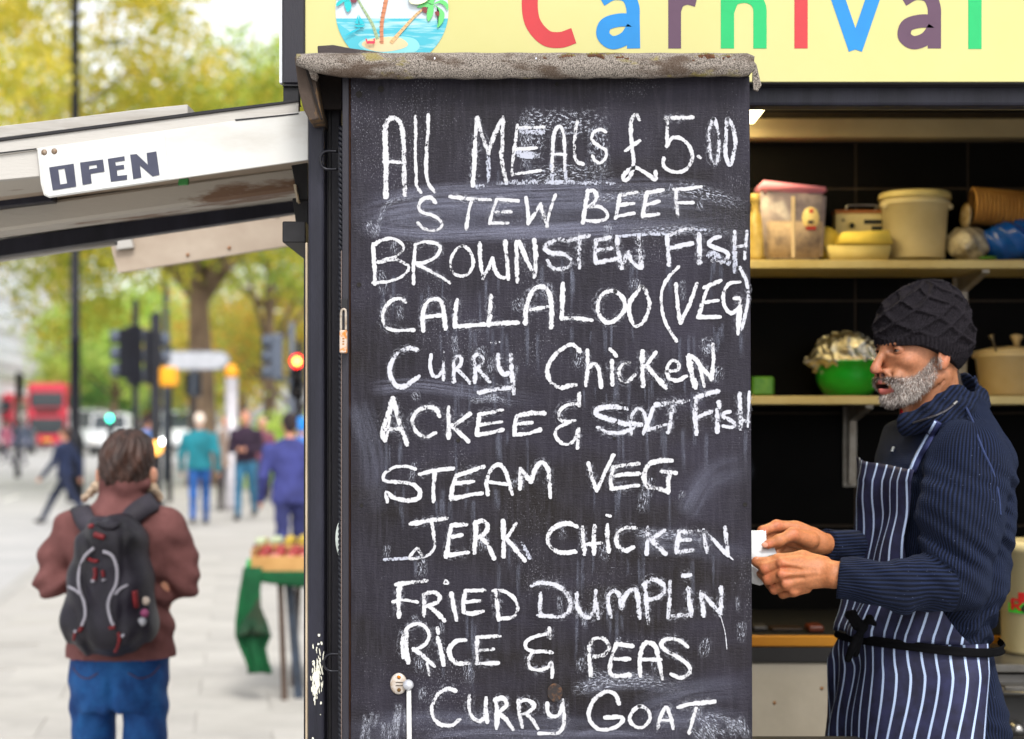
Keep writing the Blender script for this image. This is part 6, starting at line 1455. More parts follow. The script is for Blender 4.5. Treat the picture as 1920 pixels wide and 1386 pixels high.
# ---------------------------------------------------------------- jumper
ty = math.radians(25); tf = np.array((-math.cos(ty), -math.sin(ty))); ts = np.array((math.sin(ty), -math.cos(ty)))
Yr = [735, 770, 800, 850, 900, 1000, 1100, 1175, 1200, 1260, 1360, 1440]
CXr = [1780, 1776, 1768, 1767, 1762, 1756, 1746, 1720, 1718, 1722, 1733, 1736]; Ar = [.040, .055, .068, .092, .111, .122, .124, .124, .124, .140, .150, .148]; Br = [.06, .112, .156, .182, .190, .186, .182, .168, .168, .186, .196, .196]
def torso(P, grow=0.0, cx_off=None):
    row = HY-(P[:, 2]-EYE)*F/CYc
    cx = (np.interp(row, Yr, CXr)-960)/F*CYc; a = np.interp(row, Yr, Ar)+grow; b = np.interp(row, Yr, Br)+grow
    qx = P[:, 0]-cx; qy = P[:, 1]-CYc
    u = qx*tf[0]+qy*tf[1]; v = qx*ts[0]+qy*ts[1]
    k = np.sqrt((u/a)**2+(v/b)**2)
    return (k-1)*np.minimum(a, b)
zt_, zb_ = C(0, 748)[2], C(0, 1366)[2]
sw = Sdf(); sw.fn(lambda P: np.maximum(np.maximum(torso(P), P[:, 2]-zt_), zb_-P[:, 2]), .01, 0)
ARM = [C(1812,868,-.155), C(1800,960,-.19), C(1797,1086,-.21)]; FORE = [C(1797,1086,-.21), C(1690,1098,-.225), C(1576,1084,-.20)]
FARM = [C(1725,870,.17), C(1735,960,.19), C(1715,1062,.14)]; FFORE = [C(1715,1062,.14), C(1640,1030,.05), C(1552,1020,-.04)]
sw.chain(ARM, [.080, .074, .060], .035, 1); sw.chain(FORE, [.058, .0475, .0385], .022, 2)
sw.chain(FARM, [.08, .072, .058], .03, 3); sw.chain(FFORE, [.056, .042, .0305], .02, 4)
colU = [C(1702,786,-.05), C(1742,768,-.085), C(1786,738,-.075), C(1815,716,-.02), C(1810,716,.045), C(1775,738,.085), C(1728,768,.075)]
colL = [C(1700,800,-.05), C(1750,790,-.10), C(1806,768,-.09), C(1832,750,-.02), C(1828,750,.06), C(1785,770,.11), C(1730,790,.09)]
sw.chain(colU, [.012, .0125, .015, .017, .017, .014, .012], .006, 5); sw.chain(colL, [.016, .018, .022, .024, .022, .02, .016], .014, 5)
ax = np.array(ARM[2]-ARM[0]); axn = ax/np.linalg.norm(ax)
def sw_ev(P):
    d = sw.ev(P)
    x, y, z = P[:, 0], P[:, 1], P[:, 2]
    e = np.array(ARM[2]); r = np.linalg.norm(P-(e+np.array((-.02, 0, .05))), axis=1)          # creases inside the elbow
    cr_ = np.exp(-(r/.075)**2); d = d+cr_*.0075*np.sin((x*.75+z*1.0)*150+12*(x-e[0]))
    r2 = np.linalg.norm((P-np.array(C(1845,985,-.13)))*np.array((1, 1, .6)), axis=1); d = d+np.exp(-(r2/.05)**2)*.006*np.sin(z*210+x*120)
    zz = C(0, 1165)[2]; d = d+np.exp(-((z-zz)/.05)**2)*.005*np.sin(z*170+3*np.sin(x*40+y*30))
    d = d+.0038*np.sin(x*38+z*27)*np.sin(y*33-z*21)+.0018*np.sin(x*90+z*70+3*np.sin(z*40))
    # cuffs: a slightly gathered edge
    return d
cuff_n = np.array(FORE[1]-FORE[2]); cuff_n /= np.linalg.norm(cuff_n); cuff_f = np.array(FFORE[1]-FFORE[2]); cuff_f /= np.linalg.norm(cuff_f)
def sw_cut(P):
    d = sw_ev(P)
    q = P-np.array(FORE[2]); c1 = -(q@cuff_n)-.004; near = np.linalg.norm(q, axis=1) < .07
    d = np.where(near, np.maximum(d, c1), d)
    q = P-np.array(FFORE[2]); c2 = -(q@cuff_f)-.003; near = np.linalg.norm(q, axis=1) < .05
    d = np.where(near, np.maximum(d, c2), d)
    # neck opening
    q = (P-np.array(C(1768,745,0)))@np.array(((1,0,0),(0,1,0),(0,0,1)), np.float32)
    nk = d_cone(P, C(1745,600,0), C(1776,790,0), .066, .066); d = -smin(-d, nk, .004)
    return d
def rib_attr(P):
    tg = sw.tags(P); out = np.zeros(len(P), np.float32)
    row = HY-(P[:, 2]-EYE)*F/CYc; cx = (np.interp(row, Yr, CXr)-960)/F*CYc; qx = P[:, 0]-cx; qy = P[:, 1]-CYc; u = qx*tf[0]+qy*tf[1]; v = qx*ts[0]+qy*ts[1]
    out = np.arctan2(v, u)*.165
    def along(A, B, rad, mask):
        a = np.array(A); d = np.array(B)-a; d /= np.linalg.norm(d); q = P[mask]-a; e1 = np.cross(d, (0, 1, 0)); e1 /= np.linalg.norm(e1); e2 = np.cross(d, e1)
        out[mask] = np.arctan2(q@e2, q@e1)*rad
    along(ARM[0], ARM[2], .074, tg == 1); along(FORE[0], FORE[2], .047, tg == 2); along(FARM[0], FARM[2], .07, tg == 3)
    m4 = tg == 4; out[m4] = -P[m4, 2]*1.0
    m5 = tg == 5; out[m5] = P[m5, 2]*.55-P[m5, 0]*.55
    return out
def knit_mat():
    global nd, ln, tc
    m, nd, ln, b = new_mat('navy_knit'); tc = N(nd, 'ShaderNodeTexCoord'); at = N(nd, 'ShaderNodeAttribute', attribute_name='rib')
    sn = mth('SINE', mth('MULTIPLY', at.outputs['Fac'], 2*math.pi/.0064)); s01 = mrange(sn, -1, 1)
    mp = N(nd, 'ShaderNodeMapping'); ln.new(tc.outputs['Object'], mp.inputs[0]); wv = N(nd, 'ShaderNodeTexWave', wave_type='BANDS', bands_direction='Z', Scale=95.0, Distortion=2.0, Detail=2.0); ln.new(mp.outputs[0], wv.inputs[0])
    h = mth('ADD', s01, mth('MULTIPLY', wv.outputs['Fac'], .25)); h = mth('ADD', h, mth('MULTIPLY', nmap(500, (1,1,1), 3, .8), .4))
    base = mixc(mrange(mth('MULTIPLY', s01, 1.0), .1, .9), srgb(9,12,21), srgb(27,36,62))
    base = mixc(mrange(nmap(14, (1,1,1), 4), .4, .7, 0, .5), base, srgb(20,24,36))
    base = mixc(mrange(nmap(170, (1,1,1), 2, .9), .70, .76, 0, .6), base, srgb(120,130,160))
    ln.new(base, b.inputs['Base Color']); b.inputs['Roughness'].default_value = .95; b.inputs['Specular IOR Level'].default_value = .15
    b.inputs['Sheen Weight'].default_value = .1; b.inputs['Sheen Tint'].default_value = (*srgb(120,140,190), 1)
    bp = N(nd, 'ShaderNodeBump', Strength=.8, Distance=.0016); ln.new(h, bp.inputs['Height']); ln.new(bp.outputs[0], b.inputs['Normal']); return m
KNIT = knit_mat()
lo_ = (C(1530,0,-.3)[0], CYc-.33, zb_-.01); hi_ = (C(1945,0)[0], CYc+.30, C(0,690)[2])
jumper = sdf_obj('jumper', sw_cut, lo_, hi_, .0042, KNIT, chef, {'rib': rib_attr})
def march(px, py, ev, off=.003, y0=3.0, y1=3.9):
    """nearest point of a soft surface along the line through photo pixel (px, py)"""
    o = np.array((0, 0, EYE)); d = np.array(W(px, py, 1.0))-o; t = y0
    for _ in range(90):
        p = o+d*t; e = float(ev(np.array([p], np.float32))[0])
        if e < .0006: break
        t += e*.8
        if t > y1: return None
    return Vector(o+d*(t-off))
# zip along the collar edge, zip pull, shoulder seam
zp = [march(x, y, sw_cut, .002) for x, y in [(1712,793),(1725,789),(1740,784),(1755,779),(1770,772),(1781,765),(1789,758)]]
zp = [p for p in zp if p is not None]
bm = bmesh.new(); add_tube(bm, zp, .0022, 6); bm_obj('zip', bm, mat('zip_metal', srgb(120,118,122), rough=.35, metal=.8, c2=srgb(40,40,46), scale=700), jumper)
bm = bmesh.new(); p = zp[-1]; add_tube(bm, [p, p+Vector((.006, -.002, .006))], [.0035, .0025], 6); bm_obj('zip_pull', bm, M_['steel'], jumper)
p = march(1676, 838, sw_cut, .004); 
if p: bm = bmesh.new(); add_tube(bm, [p, p+Vector((-.004, -.002, -.010))], [.003, .004], 8); bm_obj('zip_pull', bm, mat('pull_pale', srgb(176,180,178), rough=.3, metal=.5), jumper)
seam = [march(x, y, sw_cut, -.0005) for x, y in [(1812,765),(1824,790),(1834,820),(1846,850),(1862,885),(1872,925),(1876,965)]]; seam = [p for p in seam if p]
bm = bmesh.new(); add_tube(bm, [Vector(v) for v in cr(seam, 4)], .0022, 6); bm_obj('shoulder_seam', bm, mat('seam_navy', srgb(44,56,92), rough=.95, scale=400), jumper)
# hands
hn = Sdf()
hn.cone(C(1600,1080,-.20), C(1565,1078,-.198), .026, .0265, .01); hn.ell(C(1530,1074,-.19), (.036,.018,.0305), .014); hn.ell(C(1498,1076,-.183), (.034,.017,.034), .012)
hn.chain([C(1500,1056,-.182), C(1466,1056,-.182), C(1434,1066,-.172), C(1417,1054,-.150)], [.013, .0108, .0098, .0078], .006)
hn.chain([C(1500,1074,-.186), C(1466,1078,-.188), C(1440,1087,-.172), C(1426,1076,-.150)], [.013, .0112, .0098, .008], .005)
hn.chain([C(1505,1090,-.184), C(1474,1096,-.184), C(1452,1105,-.166), C(1440,1094,-.146)], [.012, .0108, .0092, .0076], .005)
hn.chain([C(1512,1102,-.178), C(1488,1109,-.176), C(1468,1114,-.158), C(1456,1104,-.140)], [.011, .0098, .0082, .007], .005)
hn.chain([C(1545,1058,-.175), C(1505,1046,-.165), C(1460,1050,-.160), C(1436,1056,-.158), C(1420,1053,-.150)], [.016, .0135, .0112, .0102, .0085], .008)
for a in ((1466,1056,-.192),(1466,1077,-.199),(1474,1095,-.194),(1488,1108,-.186)): hn.ell(C(*a), (.0085,.005,.0075), .007)
for a, b_ in (((1470,1065,-.197),(1500,1068,-.204)), ((1474,1086,-.199),(1505,1084,-.204))): hn.cone(C(*a), C(*b_), .002, .0015, .007, None, True)
for a, b_ in (((1470,1056,-.194),(1530,1066,-.204)), ((1472,1077,-.199),(1532,1074,-.206)), ((1480,1094,-.194),(1532,1084,-.203))): hn.cone(C(*a), C(*b_), .0022, .001, .008)
fn_ = Sdf()
fn_.cone(C(1580,1023,-.014), C(1540,1019,-.050), .016, .0225, .01); fn_.ell(C(1518,1012,-.062), (.030,.017,.026), .012); fn_.ell(C(1490,1002,-.068), (.034,.016,.0265), .012)
fn_.chain([C(1490,990,-.072), C(1456,986,-.082), C(1430,996,-.094), C(1420,1016,-.094)], [.013, .0112, .0098, .008], .006)
fn_.chain([C(1492,1000,-.062), C(1462,998,-.066), C(1436,1008,-.080), C(1424,1028,-.088)], [.012, .0108, .0096, .008], .005)
fn_.chain([C(1495,1014,-.054), C(1468,1014,-.052), C(1446,1024,-.066), C(1434,1040,-.078)], [.012, .0104, .009, .0078], .005)
fn_.chain([C(1500,1024,-.046), C(1476,1028,-.042), C(1458,1036,-.054), C(1448,1048,-.066)], [.011, .0094, .008, .007], .005)
fn_.chain([C(1520,1014,-.080), C(1486,1002,-.104), C(1460,1014,-.118), C(1440,1021,-.120)], [.0165, .0125, .0108, .0090], .008)
for a, b_ in (((1478,1012,-.093),(1496,1026,-.086)), ((1486,1014,-.092),(1502,1026,-.086)), ((1470,985,-.094),(1474,1000,-.096))): fn_.cone(C(*a), C(*b_), .0012, .001, .004, None, True)
def hand_col(kn):
    def f(P):
        n = len(P); c = np.tile(np.array(srgb(190,122,80)), (n, 1))
        for q in kn:
            g = np.exp(-((np.linalg.norm(P-np.array(C(*q)), axis=1))/.011)**2)*.55; c = c*(1-g[:, None])+np.array(srgb(206,112,84))*g[:, None]
        w_ = .5+.5*np.sin(P[:, 0]*130+P[:, 2]*90)*np.sin(P[:, 2]*160+P[:, 1]*120); return c*(1-.10*w_[:, None])
    return f
kn1 = ((1466,1056,-.19),(1440,1086,-.18),(1434,1066,-.18),(1466,1077,-.2),(1452,1105,-.17),(1474,1095,-.19),(1488,1108,-.18),(1418,1054,-.15))
sdf_h = sdf_obj('hand', hn, C(1400,1135,-.24)-Vector((.02,.0,.0)), C(1605,1020,-.12)+Vector((0,.02,.01)), .0016, SKIN, chef, {'col': hand_col(kn1)})
sdf_f = sdf_obj('hand', fn_, C(1400,1070,-.15)-Vector((.02,.0,.01)), C(1590,960,.0)+Vector((0,.02,.01)), .0016, SKIN, chef, {'col': hand_col(((1456,986,-.09),(1486,1002,-.11),(1440,1021,-.13),(1430,996,-.1)))})
nail = mat('nail', srgb(206,146,120), rough=.3)
for a, R3 in (((1434,1022,-.1285), .0052), ((1421,1050,-.1575), .0048)):
    bm = bmesh.new(); bmesh.ops.create_uvsphere(bm, u_segments=14, v_segments=10, radius=1)
    p = C(*a)
    for v in bm.verts: v.co = Vector((v.co.x*R3*1.25, v.co.y*.0016, v.co.z*R3))+p
    bm_obj('fingernail', bm, nail, chef, True)
# legs (below the picture)
tr_ = Sdf(); tr_.cone(C(1730,1380,-.09), W(1720,2150,3.40)+Vector((0,-.0,0)), .095, .06, .02); tr_.cone(C(1750,1380,.09), W(1755,2150,3.55), .095, .06, .02)
fl_ = .1
trs = Sdf(); trs.chain([Vector((XW(1735,3.4), 3.37, .90)), Vector((XW(1725,3.4), 3.36, .52)), Vector((XW(1735,3.4), 3.37, .16))], [.092, .068, .055], .03); trs.chain([Vector((XW(1755,3.4), 3.54, .90)), Vector((XW(1745,3.4), 3.54, .52)), Vector((XW(1755,3.4), 3.55, .16))], [.092, .068, .055], .03)
sdf_obj('trousers', trs, (XW(1735,3.4)-.14, 3.22, .14), (XW(1755,3.4)+.14, 3.68, 1.0), .012, mat('trouser_dark', srgb(34,34,38), rough=.9), chef)
for y in (3.37, 3.55):
    sh = Sdf(); sh.ell((XW(1715,3.4), y, .135), (.125, .048, .036), .01); sh.ell((XW(1745,3.4), y, .16), (.06, .045, .05), .02)
    sdf_obj('shoe', sh, (XW(1715,3.4)-.15, y-.07, .101), (XW(1745,3.4)+.1, y+.07, .23), .008, mat('shoe_black', srgb(22,22,24), rough=.4), chef)

# ---------------------------------------------------------------- striped apron
def stripe_mat():
    global nd, ln, tc
    m, nd, ln, b = new_mat('apron_stripe'); tc = N(nd, 'ShaderNodeTexCoord'); at = N(nd, 'ShaderNodeAttribute', attribute_name='st')
    fr = mth('FRACT', at.outputs['Fac']); edge = mth('ABSOLUTE', mth('SUBTRACT', fr, .5))
    a = mrange(edge, .405, .418)
    base = mixc(mrange(nmap(30, (1,1,1), 4), .35, .7), srgb(26,26,46), srgb(42,44,76)); base = mixc(a, base, srgb(172,190,222))
    ln.new(base, b.inputs['Base Color']); b.inputs['Roughness'].default_value = .7; b.inputs['Specular IOR Level'].default_value = .3
    bp = N(nd, 'ShaderNodeBump', Strength=.25, Distance=.001); ln.new(nmap(900, (1,1,1), 2), bp.inputs['Height']); ln.new(bp.outputs[0], b.inputs['Normal']); return m
STR = stripe_mat(); apron = empty('apron', C(1650, 1200, -.1), None, None); apron.parent = chef; apron.matrix_parent_inverse = Matrix.Translation(-chef.location)
def tp(row, th, grow):
    """point on the body's outline at a height given by photo row and angle th from the front"""
    return _tp(row, th, grow, np.interp(row, Yr, CXr), np.interp(row, Yr, Ar), np.interp(row, Yr, Br))
def _tp(row, th, grow, cx, a, b):
    cx = (cx-960)/F*CYc; z = EYE+(HY-row)/F*CYc; u = (a+grow)*math.cos(th); v = (b+grow)*math.sin(th)
    return Vector((cx+u*tf[0]+v*ts[0], CYc+u*tf[1]+v*ts[1], z))
def sheet(name, rows, ncol, thl, thr, fpos, st_right, mat_, par, pitch=.0272, thick=.0016, anchor=None):
    V_ = []; S_ = []; Fc = []
    for j, row in enumerate(rows):
        a0, a1 = thl(row), thr(row); L = 0; prev = None; line = []
        for i in range(ncol+1):
            th = a1+(a0-a1)*i/ncol; p = fpos(row, th, i/ncol)
            if prev is not None: L += (p-prev).length
            prev = p; line.append((p, L))
        L0 = 0 if anchor is None else float(np.interp((a1-anchor)/(a1-a0), np.linspace(0, 1, len(line)), [q[1] for q in line]))
        for p, L in line: V_.append(p); S_.append(st_right-(L-L0)/pitch)
    n = ncol+1
    for j in range(len(rows)-1):
        for i in range(ncol): Fc.append((j*n+i, j*n+i+1, (j+1)*n+i+1, (j+1)*n+i))
    o = mesh_obj(name, V_, Fc, mat_, par, True); at = o.data.attributes.new('st', 'FLOAT', 'POINT'); at.data.foreach_set('value', np.array(S_, np.float32))
    md = o.modifiers.new('t', 'SOLIDIFY'); md.thickness = thick; return o
D = math.radians
def bibpos(row, th, t):
    g = .020+.020*max(0, (960-row)/90)*(.5+.5*math.cos(th))+.007*math.sin(th*9+row*.012)+.003*math.sin(row*.05+th*4)+.010*max(0, (905-row)/40)*(1 if t > .5 else .2)
    r2 = row+ (6*math.sin(th*2.0+.2) if row < 900 else 0)+t*-9*max(0, (900-row)/30)
    return tp(r2, th, g)
sheet('bib', list(np.arange(872, 1193, 7)), 60, lambda r: D(-42), lambda r: np.interp(r, [870, 1000, 1060, 1100, 1190], [D(23), D(20), D(23), D(40), D(82)]), bibpos, 0.05, STR, apron, anchor=D(20))
def skpos(row, th, t):
    cx = np.interp(row, [1190, 1240, 1386, 1600], [1726, 1727, 1734, 1730]); a = np.interp(row, [1190, 1240, 1386, 1600], [.138, .150, .166, .175]); b = np.interp(row, [1190, 1240, 1386, 1600], [.18, .20, .222, .235])
    k = min(1, (row-1186)/60); left = max(0, (t-.45)/.55)
    g = .004+k*(.006*math.sin(th*7+.5+row*.004)+left*.012*math.sin(th*16+row*.02))+.0035*math.sin(row*.035+th*6)*k
    return _tp(row, th+left*.05*math.sin(row*.045)*k, g, cx, a, b)
sheet('skirt', list(np.arange(1188, 1600, 8)), 110, lambda r: D(-78), lambda r: np.interp(r, [1188, 1386, 1600], [D(97), D(77), D(70)]), skpos, 0.05, STR, apron)
blk_cloth = mat('tie_black', srgb(8,8,10), rough=.95, spec=.1, c2=srgb(14,14,17), scale=20, bump=.3)
def tiepos(row, th, t):
    rr_ = row+12*(1-t)-10+4*math.sin(th*1.5); return tp(rr_, th, .026+.002*math.sin(th*14+row*.3)) if True else None
sheet('waist_tie', list(np.arange(1181, 1198, 4)), 90, lambda r: D(-75), lambda r: D(150), lambda row, th, t: _tp(row+10-22*max(0, t-.35)+ (4*math.sin(t*9)), th, .016 if th > D(97) else .020, 1722, .124+.004*math.sin(row*.5), .182), 0, blk_cloth, apron)
kn_ = Sdf(); k0 = C(1617, 1176, -.10)
kn_.ell(k0, (.011, .011, .010), .006); kn_.chain([k0, C(1600,1150,-.12), C(1590,1152,-.11), C(1604,1176,-.10)], [.007, .006, .006, .006], .006)
kn_.chain([k0, C(1606,1196,-.12), C(1598,1215,-.12), C(1590,1236,-.115)], [.005, .006, .007, .007], .006); kn_.chain([k0, C(1612,1200,-.11), C(1604,1226,-.105)], [.005, .006, .007], .006); kn_.chain([k0, C(1630,1160,-.12), C(1640,1170,-.12)], [.006, .007, .005], .006)
sdf_obj('tie_knot', kn_, C(1575,1260,-.16), C(1660,1130,-.05), .003, blk_cloth, apron)
# neck strap laid over the jumper
def on_strip(name, pts, w, m_, par, off, st=None):
    V_ = []; Fc = []; c = cr(pts, 6)
    V2, F2, U, L = ribbon2d(pts, w, 6, 0, 0); P_ = [march(p[0], p[1], sw_cut, off) for p in V2]
    if any(p is None for p in P_): P_ = [p if p is not None else next(q for q in P_ if q is not None) for p in P_]
    o = mesh_obj(name, P_, F2, m_, par, True); md = o.modifiers.new('t', 'SOLIDIFY'); md.thickness = .002; return o
sp_ = [(1706,884),(1717,858),(1731,832),(1743,810),(1754,790)]
on_strip('neck_strap', [(x+5, y) for x, y in sp_], 15, mat('strap_navy', srgb(44,50,92), rough=.7), apron, .0035)
on_strip('strap_stripe', sp_, 4.5, mat('strap_pale', srgb(172,190,222), rough=.7), apron, .0058)
tube('lanyard', [C(1690,768,-.02), C(1691,790,-.04), C(1694,812,-.055)], [.0035, .0035, .003], mat('lanyard_red', srgb(190,20,30), rough=.5), chef, 8)
tube('necklace', [C(1697,772,-.03), C(1699,790,-.05), C(1705,797,-.07), C(1722,794,-.085)], .0015, M_['brass'], chef, 6)
tee = Sdf(); tee.ell(C(1728,806,-.0), (.034,.05,.026), .01)
sdf_obj('undershirt', tee, C(1660,860,-.12), C(1790,765,.08), .005, mat('tee_brown', srgb(70,56,60), rough=.9), chef)
# order slip held in both hands
pap = mat('paper_white', srgb(226,228,230), rough=.7, scale=4)
def psheet(name, grid, par):
    bm = bmesh.new(); R_ = [[bm.verts.new(C(*q)) for q in row] for row in grid]
    for a, b_ in zip(R_[:-1], R_[1:]):
        for i in range(len(a)-1): bm.faces.new((a[i], b_[i], b_[i+1], a[i+1]))
    o = bm_obj(name, bm, pap, par, True); md = o.modifiers.new('t', 'SOLIDIFY'); md.thickness = .0006; return o
ps = empty('paper_slip', C(1425, 1045, -.11), 'white folded paper slip pinched between the fingers of both hands', 'paper')
psheet('sheet', [[(1392,994,-.105),(1415,995,-.108),(1436,994,-.104)], [(1392,1012,-.106),(1415,1012,-.112),(1437,1012,-.108)], [(1392,1030,-.11),(1418,1032,-.116),(1452,1026,-.108)], [(1394,1050,-.125),(1420,1049,-.128),(1456,1038,-.115)]], ps)
psheet('folded_end', [[(1396,1050,-.126),(1412,1050,-.128),(1420,1052,-.13)], [(1396,1068,-.128),(1414,1070,-.13),(1424,1070,-.132)], [(1400,1086,-.13),(1420,1088,-.134),(1434,1090,-.134)], [(1410,1094,-.13),(1424,1098,-.134),(1431,1096,-.134)]], ps)
# ================================================================ THE WOMAN WALKING AWAY WITH A BACKPACK
YWm = 5.08; kW = YWm/F
def G(x, y, d=0.0): return W(x, y, YWm+d)
wom = empty('person', (XW(232, YWm), YWm, 0), 'short brown haired walker seen from behind in a maroon fleece and blue jeans', 'person')
hx = G(238, 873)
bdy = Sdf()                       # head, neck, trunk, arms and legs as one body
bdy.ell(hx, (.070,.088,.098), .01); bdy.ell(hx+Vector((0,.05,-.06)), (.055,.05,.07), .03)
for s in (-1, 1): bdy.ell(hx+Vector((s*.079,-.004,-.03)), (.015,.018,.030), .006)
bdy.cone(hx+Vector((0,.015,-.06)), G(238,985,.0), .055, .062, .02)
bdy.ell(G(232,1080,.02), (.155,.09,.22), .04)
def skinc(P): return np.tile(np.array(srgb(206,150,124)), (len(P), 1))
hips = G(224, 1262)
L1 = [G(180,1280,.0), G(182,1520,.03), G(176,1790,.10)]; L2 = [G(270,1280,.0), G(268,1520,-.06), G(266,1770,-.16)]
bdy.chain(L1, [.05,.04,.03], .03); bdy.chain(L2, [.05,.04,.03], .03)
sdf_obj('body', bdy, (hx.x-.3, YWm-.28, .02), (hx.x+.3, YWm+.28, hx.z+.13), .011, attr_mat('skin_pale', .5, .4, 60, .1, .2, 300, .2), wom, {'col': skinc})
# hair: cap with strands
hr = Sdf(); hr.ell(hx+Vector((0,-.004,.020)), (.078,.097,.080), .01); hr.ell(hx+Vector((0,-.040,-.028)), (.060,.050,.048), .03); hr.ell(hx+Vector((.01,.0,.052)), (.062,.07,.056), .02)
def hair_ev(P):
    d = hr.ev(P); q = P-np.array(hx, np.float32); a = np.arctan2(q[:, 0], -q[:, 1])
    return d+.0035*np.sin(a*22+q[:, 2]*30+2*np.sin(q[:, 2]*60))+.003*np.sin(a*9-q[:, 2]*70)
hm = mat('hair_brown', srgb(44,27,21), rough=.5, c2=srgb(82,52,40), scale=16, stretch=(1.5,1,.6), bump=.8, bscale=160, spec=.5, lo=.42, hi=.66)
sdf_obj('hair', hair_ev, hx-Vector((.1,.12,.13)), hx+Vector((.1,.12,.14)), .0055, hm, wom)
bm = bmesh.new(); rr = random.Random(8)
for k in range(420):
    th = rr.uniform(-1.5, 1.5); z = rr.uniform(-.04, .09); r = .078*math.sqrt(max(.05, 1-(z/.115)**2))
    p = hx+Vector((math.sin(th)*r*1.0, -math.cos(th)*r*1.18, z)); d = Vector((rr.uniform(-.01, .01)+math.sin(th)*.006, -.004, -rr.uniform(.012, .032)))
    v = [bm.verts.new(p+Vector((-.0012, -.002, 0))), bm.verts.new(p+Vector((.0012, -.002, 0))), bm.verts.new(p+d)]; bm.faces.new(v)
o = bm_obj('hair_strands', bm, hm, wom); o['kind'] = 'stuff'
# fleece
fl = Sdf()
def col_f(rows):
    rs_, cx, a, b = [np.array(q, float) for q in zip(*rows)]
    def f(P):
        row = HY-(P[:, 2]-EYE)*F/YWm; c = (np.interp(row, rs_, cx)-960)*kW; A = np.interp(row, rs_, a)*kW; B = np.interp(row, rs_, b)*kW
        k = np.sqrt(((P[:, 0]-c)/A)**2+((P[:, 1]-YWm)/B)**2); d = (k-1)*np.minimum(A, B)
        return np.maximum(np.maximum(d, (rs_[0]-row)*kW), (row-rs_[-1])*kW)
    return f
fl.fn(col_f([(908,234,36,38),(925,235,48,46),(945,233,60,54),(962,231,84,62),(985,228,98,70),(1030,226,96,74),(1090,224,93,72),(1150,225,96,72),(1200,226,100,74),(1236,226,104,76)]), .01)
fl.chain([G(140,992,0), G(108,1045,.03), G(98,1092,.02)], [.062,.052,.047], .03); fl.chain([G(98,1092,.02), G(140,1088,.16), G(170,1075,.24)], [.047,.042,.036], .02)
fl.chain([G(312,992,0), G(334,1045,.03), G(344,1090,.02)], [.062,.052,.047], .03); fl.chain([G(344,1090,.02), G(310,1085,.16), G(285,1075,.24)], [.046,.042,.036], .02)
fl.chain([G(200,908,-.035), G(234,914,-.06), G(270,908,-.035)], [.022,.026,.022], .02)
def fl_ev(P):
    x, y, z = P.T; d = fl.ev(P)
    return d+.004*np.sin(z*52+x*30)*np.sin(x*38-z*18)+.0012*np.sin(z*110+x*60+3*np.sin(x*30))+.006*np.exp(-((z-G(0,1120).z)/.1)**2)*np.sin(z*95+np.abs(x-G(226,0).x)*70)
flm = mat('fleece_maroon', srgb(104,68,66), rough=1, c2=srgb(128,86,84), scale=9, bump=.6, bscale=500, spec=.1)
sdf_obj('fleece', fl_ev, G(40,1260,-.3)-Vector((.15,0,0)), G(400,890,.32)+Vector((.1,0,0)), .0085, flm, wom)
fur = mat('fur_trim', srgb(176,150,124), rough=1, c2=srgb(210,190,166), scale=60, bump=1, bscale=200)
cf = Sdf(); cf.chain([G(158,935,.02), G(182,912,-.005), G(210,903,-.03)], [.011,.014,.010], .01); cf.chain([G(300,935,.02), G(286,915,-.005), G(262,903,-.03)], [.011,.014,.010], .01)
cf.chain([G(210,903,-.03), G(236,906,-.045), G(262,903,-.03)], [.008,.007,.008], .01)
def cf_ev(P): return cf.ev(P)+.004*np.sin(P[:,0]*260)*np.sin(P[:,2]*240+P[:,1]*200)
sdf_obj('fur_collar', cf_ev, G(135,960,-.08)-Vector((.05,0,0)), G(325,880,.08), .005, fur, wom)
# jeans
jn = Sdf(); jn.fn(col_f([(1215,226,92,62),(1240,224,92,68),(1275,223,94,74),(1312,222,90,72),(1328,222,86,68)]), .02)
jn.chain([G(176,1322,.0), G(178,1530,.03), G(176,1785,.10)], [.070,.056,.052], .008); jn.chain([G(271,1322,.0), G(272,1530,-.05), G(262,1765,-.15)], [.070,.056,.052], .008)
def jn_ev(P):
    x, y, z = P.T; cl = G(224,0).x; c = np.exp(-((x-cl)/.012)**2)*.012*np.clip((G(0,1240).z-z)/.06, 0, 1)
    fold = .0028*np.sin(z*70+np.abs(x-cl)*95)*np.exp(-((z-G(0,1330).z)/.10)**2)
    return jn.ev(P)+c+fold+.0008*np.sin(z*50+x*60)
jm = mat('denim_blue', srgb(6,52,112), rough=.8, c2=srgb(30,94,158), scale=10, bump=.5, bscale=700, lo=.38, hi=.66)
je = sdf_obj('jeans', jn_ev, G(100,1840,-.3)-Vector((.12,0,0)), G(350,1205,.3), .0085, jm, wom)
stm = mat('stitch', srgb(96,60,60), rough=.8)
for pts in ([(136,1252),(150,1268),(166,1272),(184,1262)], [(240,1262),(262,1272),(285,1265),(300,1248)]):
    P_ = [march(p[0], p[1], jn_ev, .002, 4.6, 5.4) for p in pts]
    if all(P_): tube('pocket_stitching', [Vector(v) for v in cr(P_, 4)], .0016, stm, je, 5)
for s, (a, b_) in zip((0, 1), ((G(174,1800,.10), .10), (G(266,1785,-.15), -.15))):
    sh = Sdf(); sh.ell(Vector((a.x, YWm+b_+.06, .035)), (.048,.135,.036), .02); sh.ell(Vector((a.x, YWm+b_, .06)), (.042,.055,.06), .03)
    sdf_obj('shoe', sh, (a.x-.08, YWm+b_-.12, .0), (a.x+.08, YWm+b_+.24, .14), .012, mat('shoe_dark', srgb(40,36,34), rough=.6), wom)
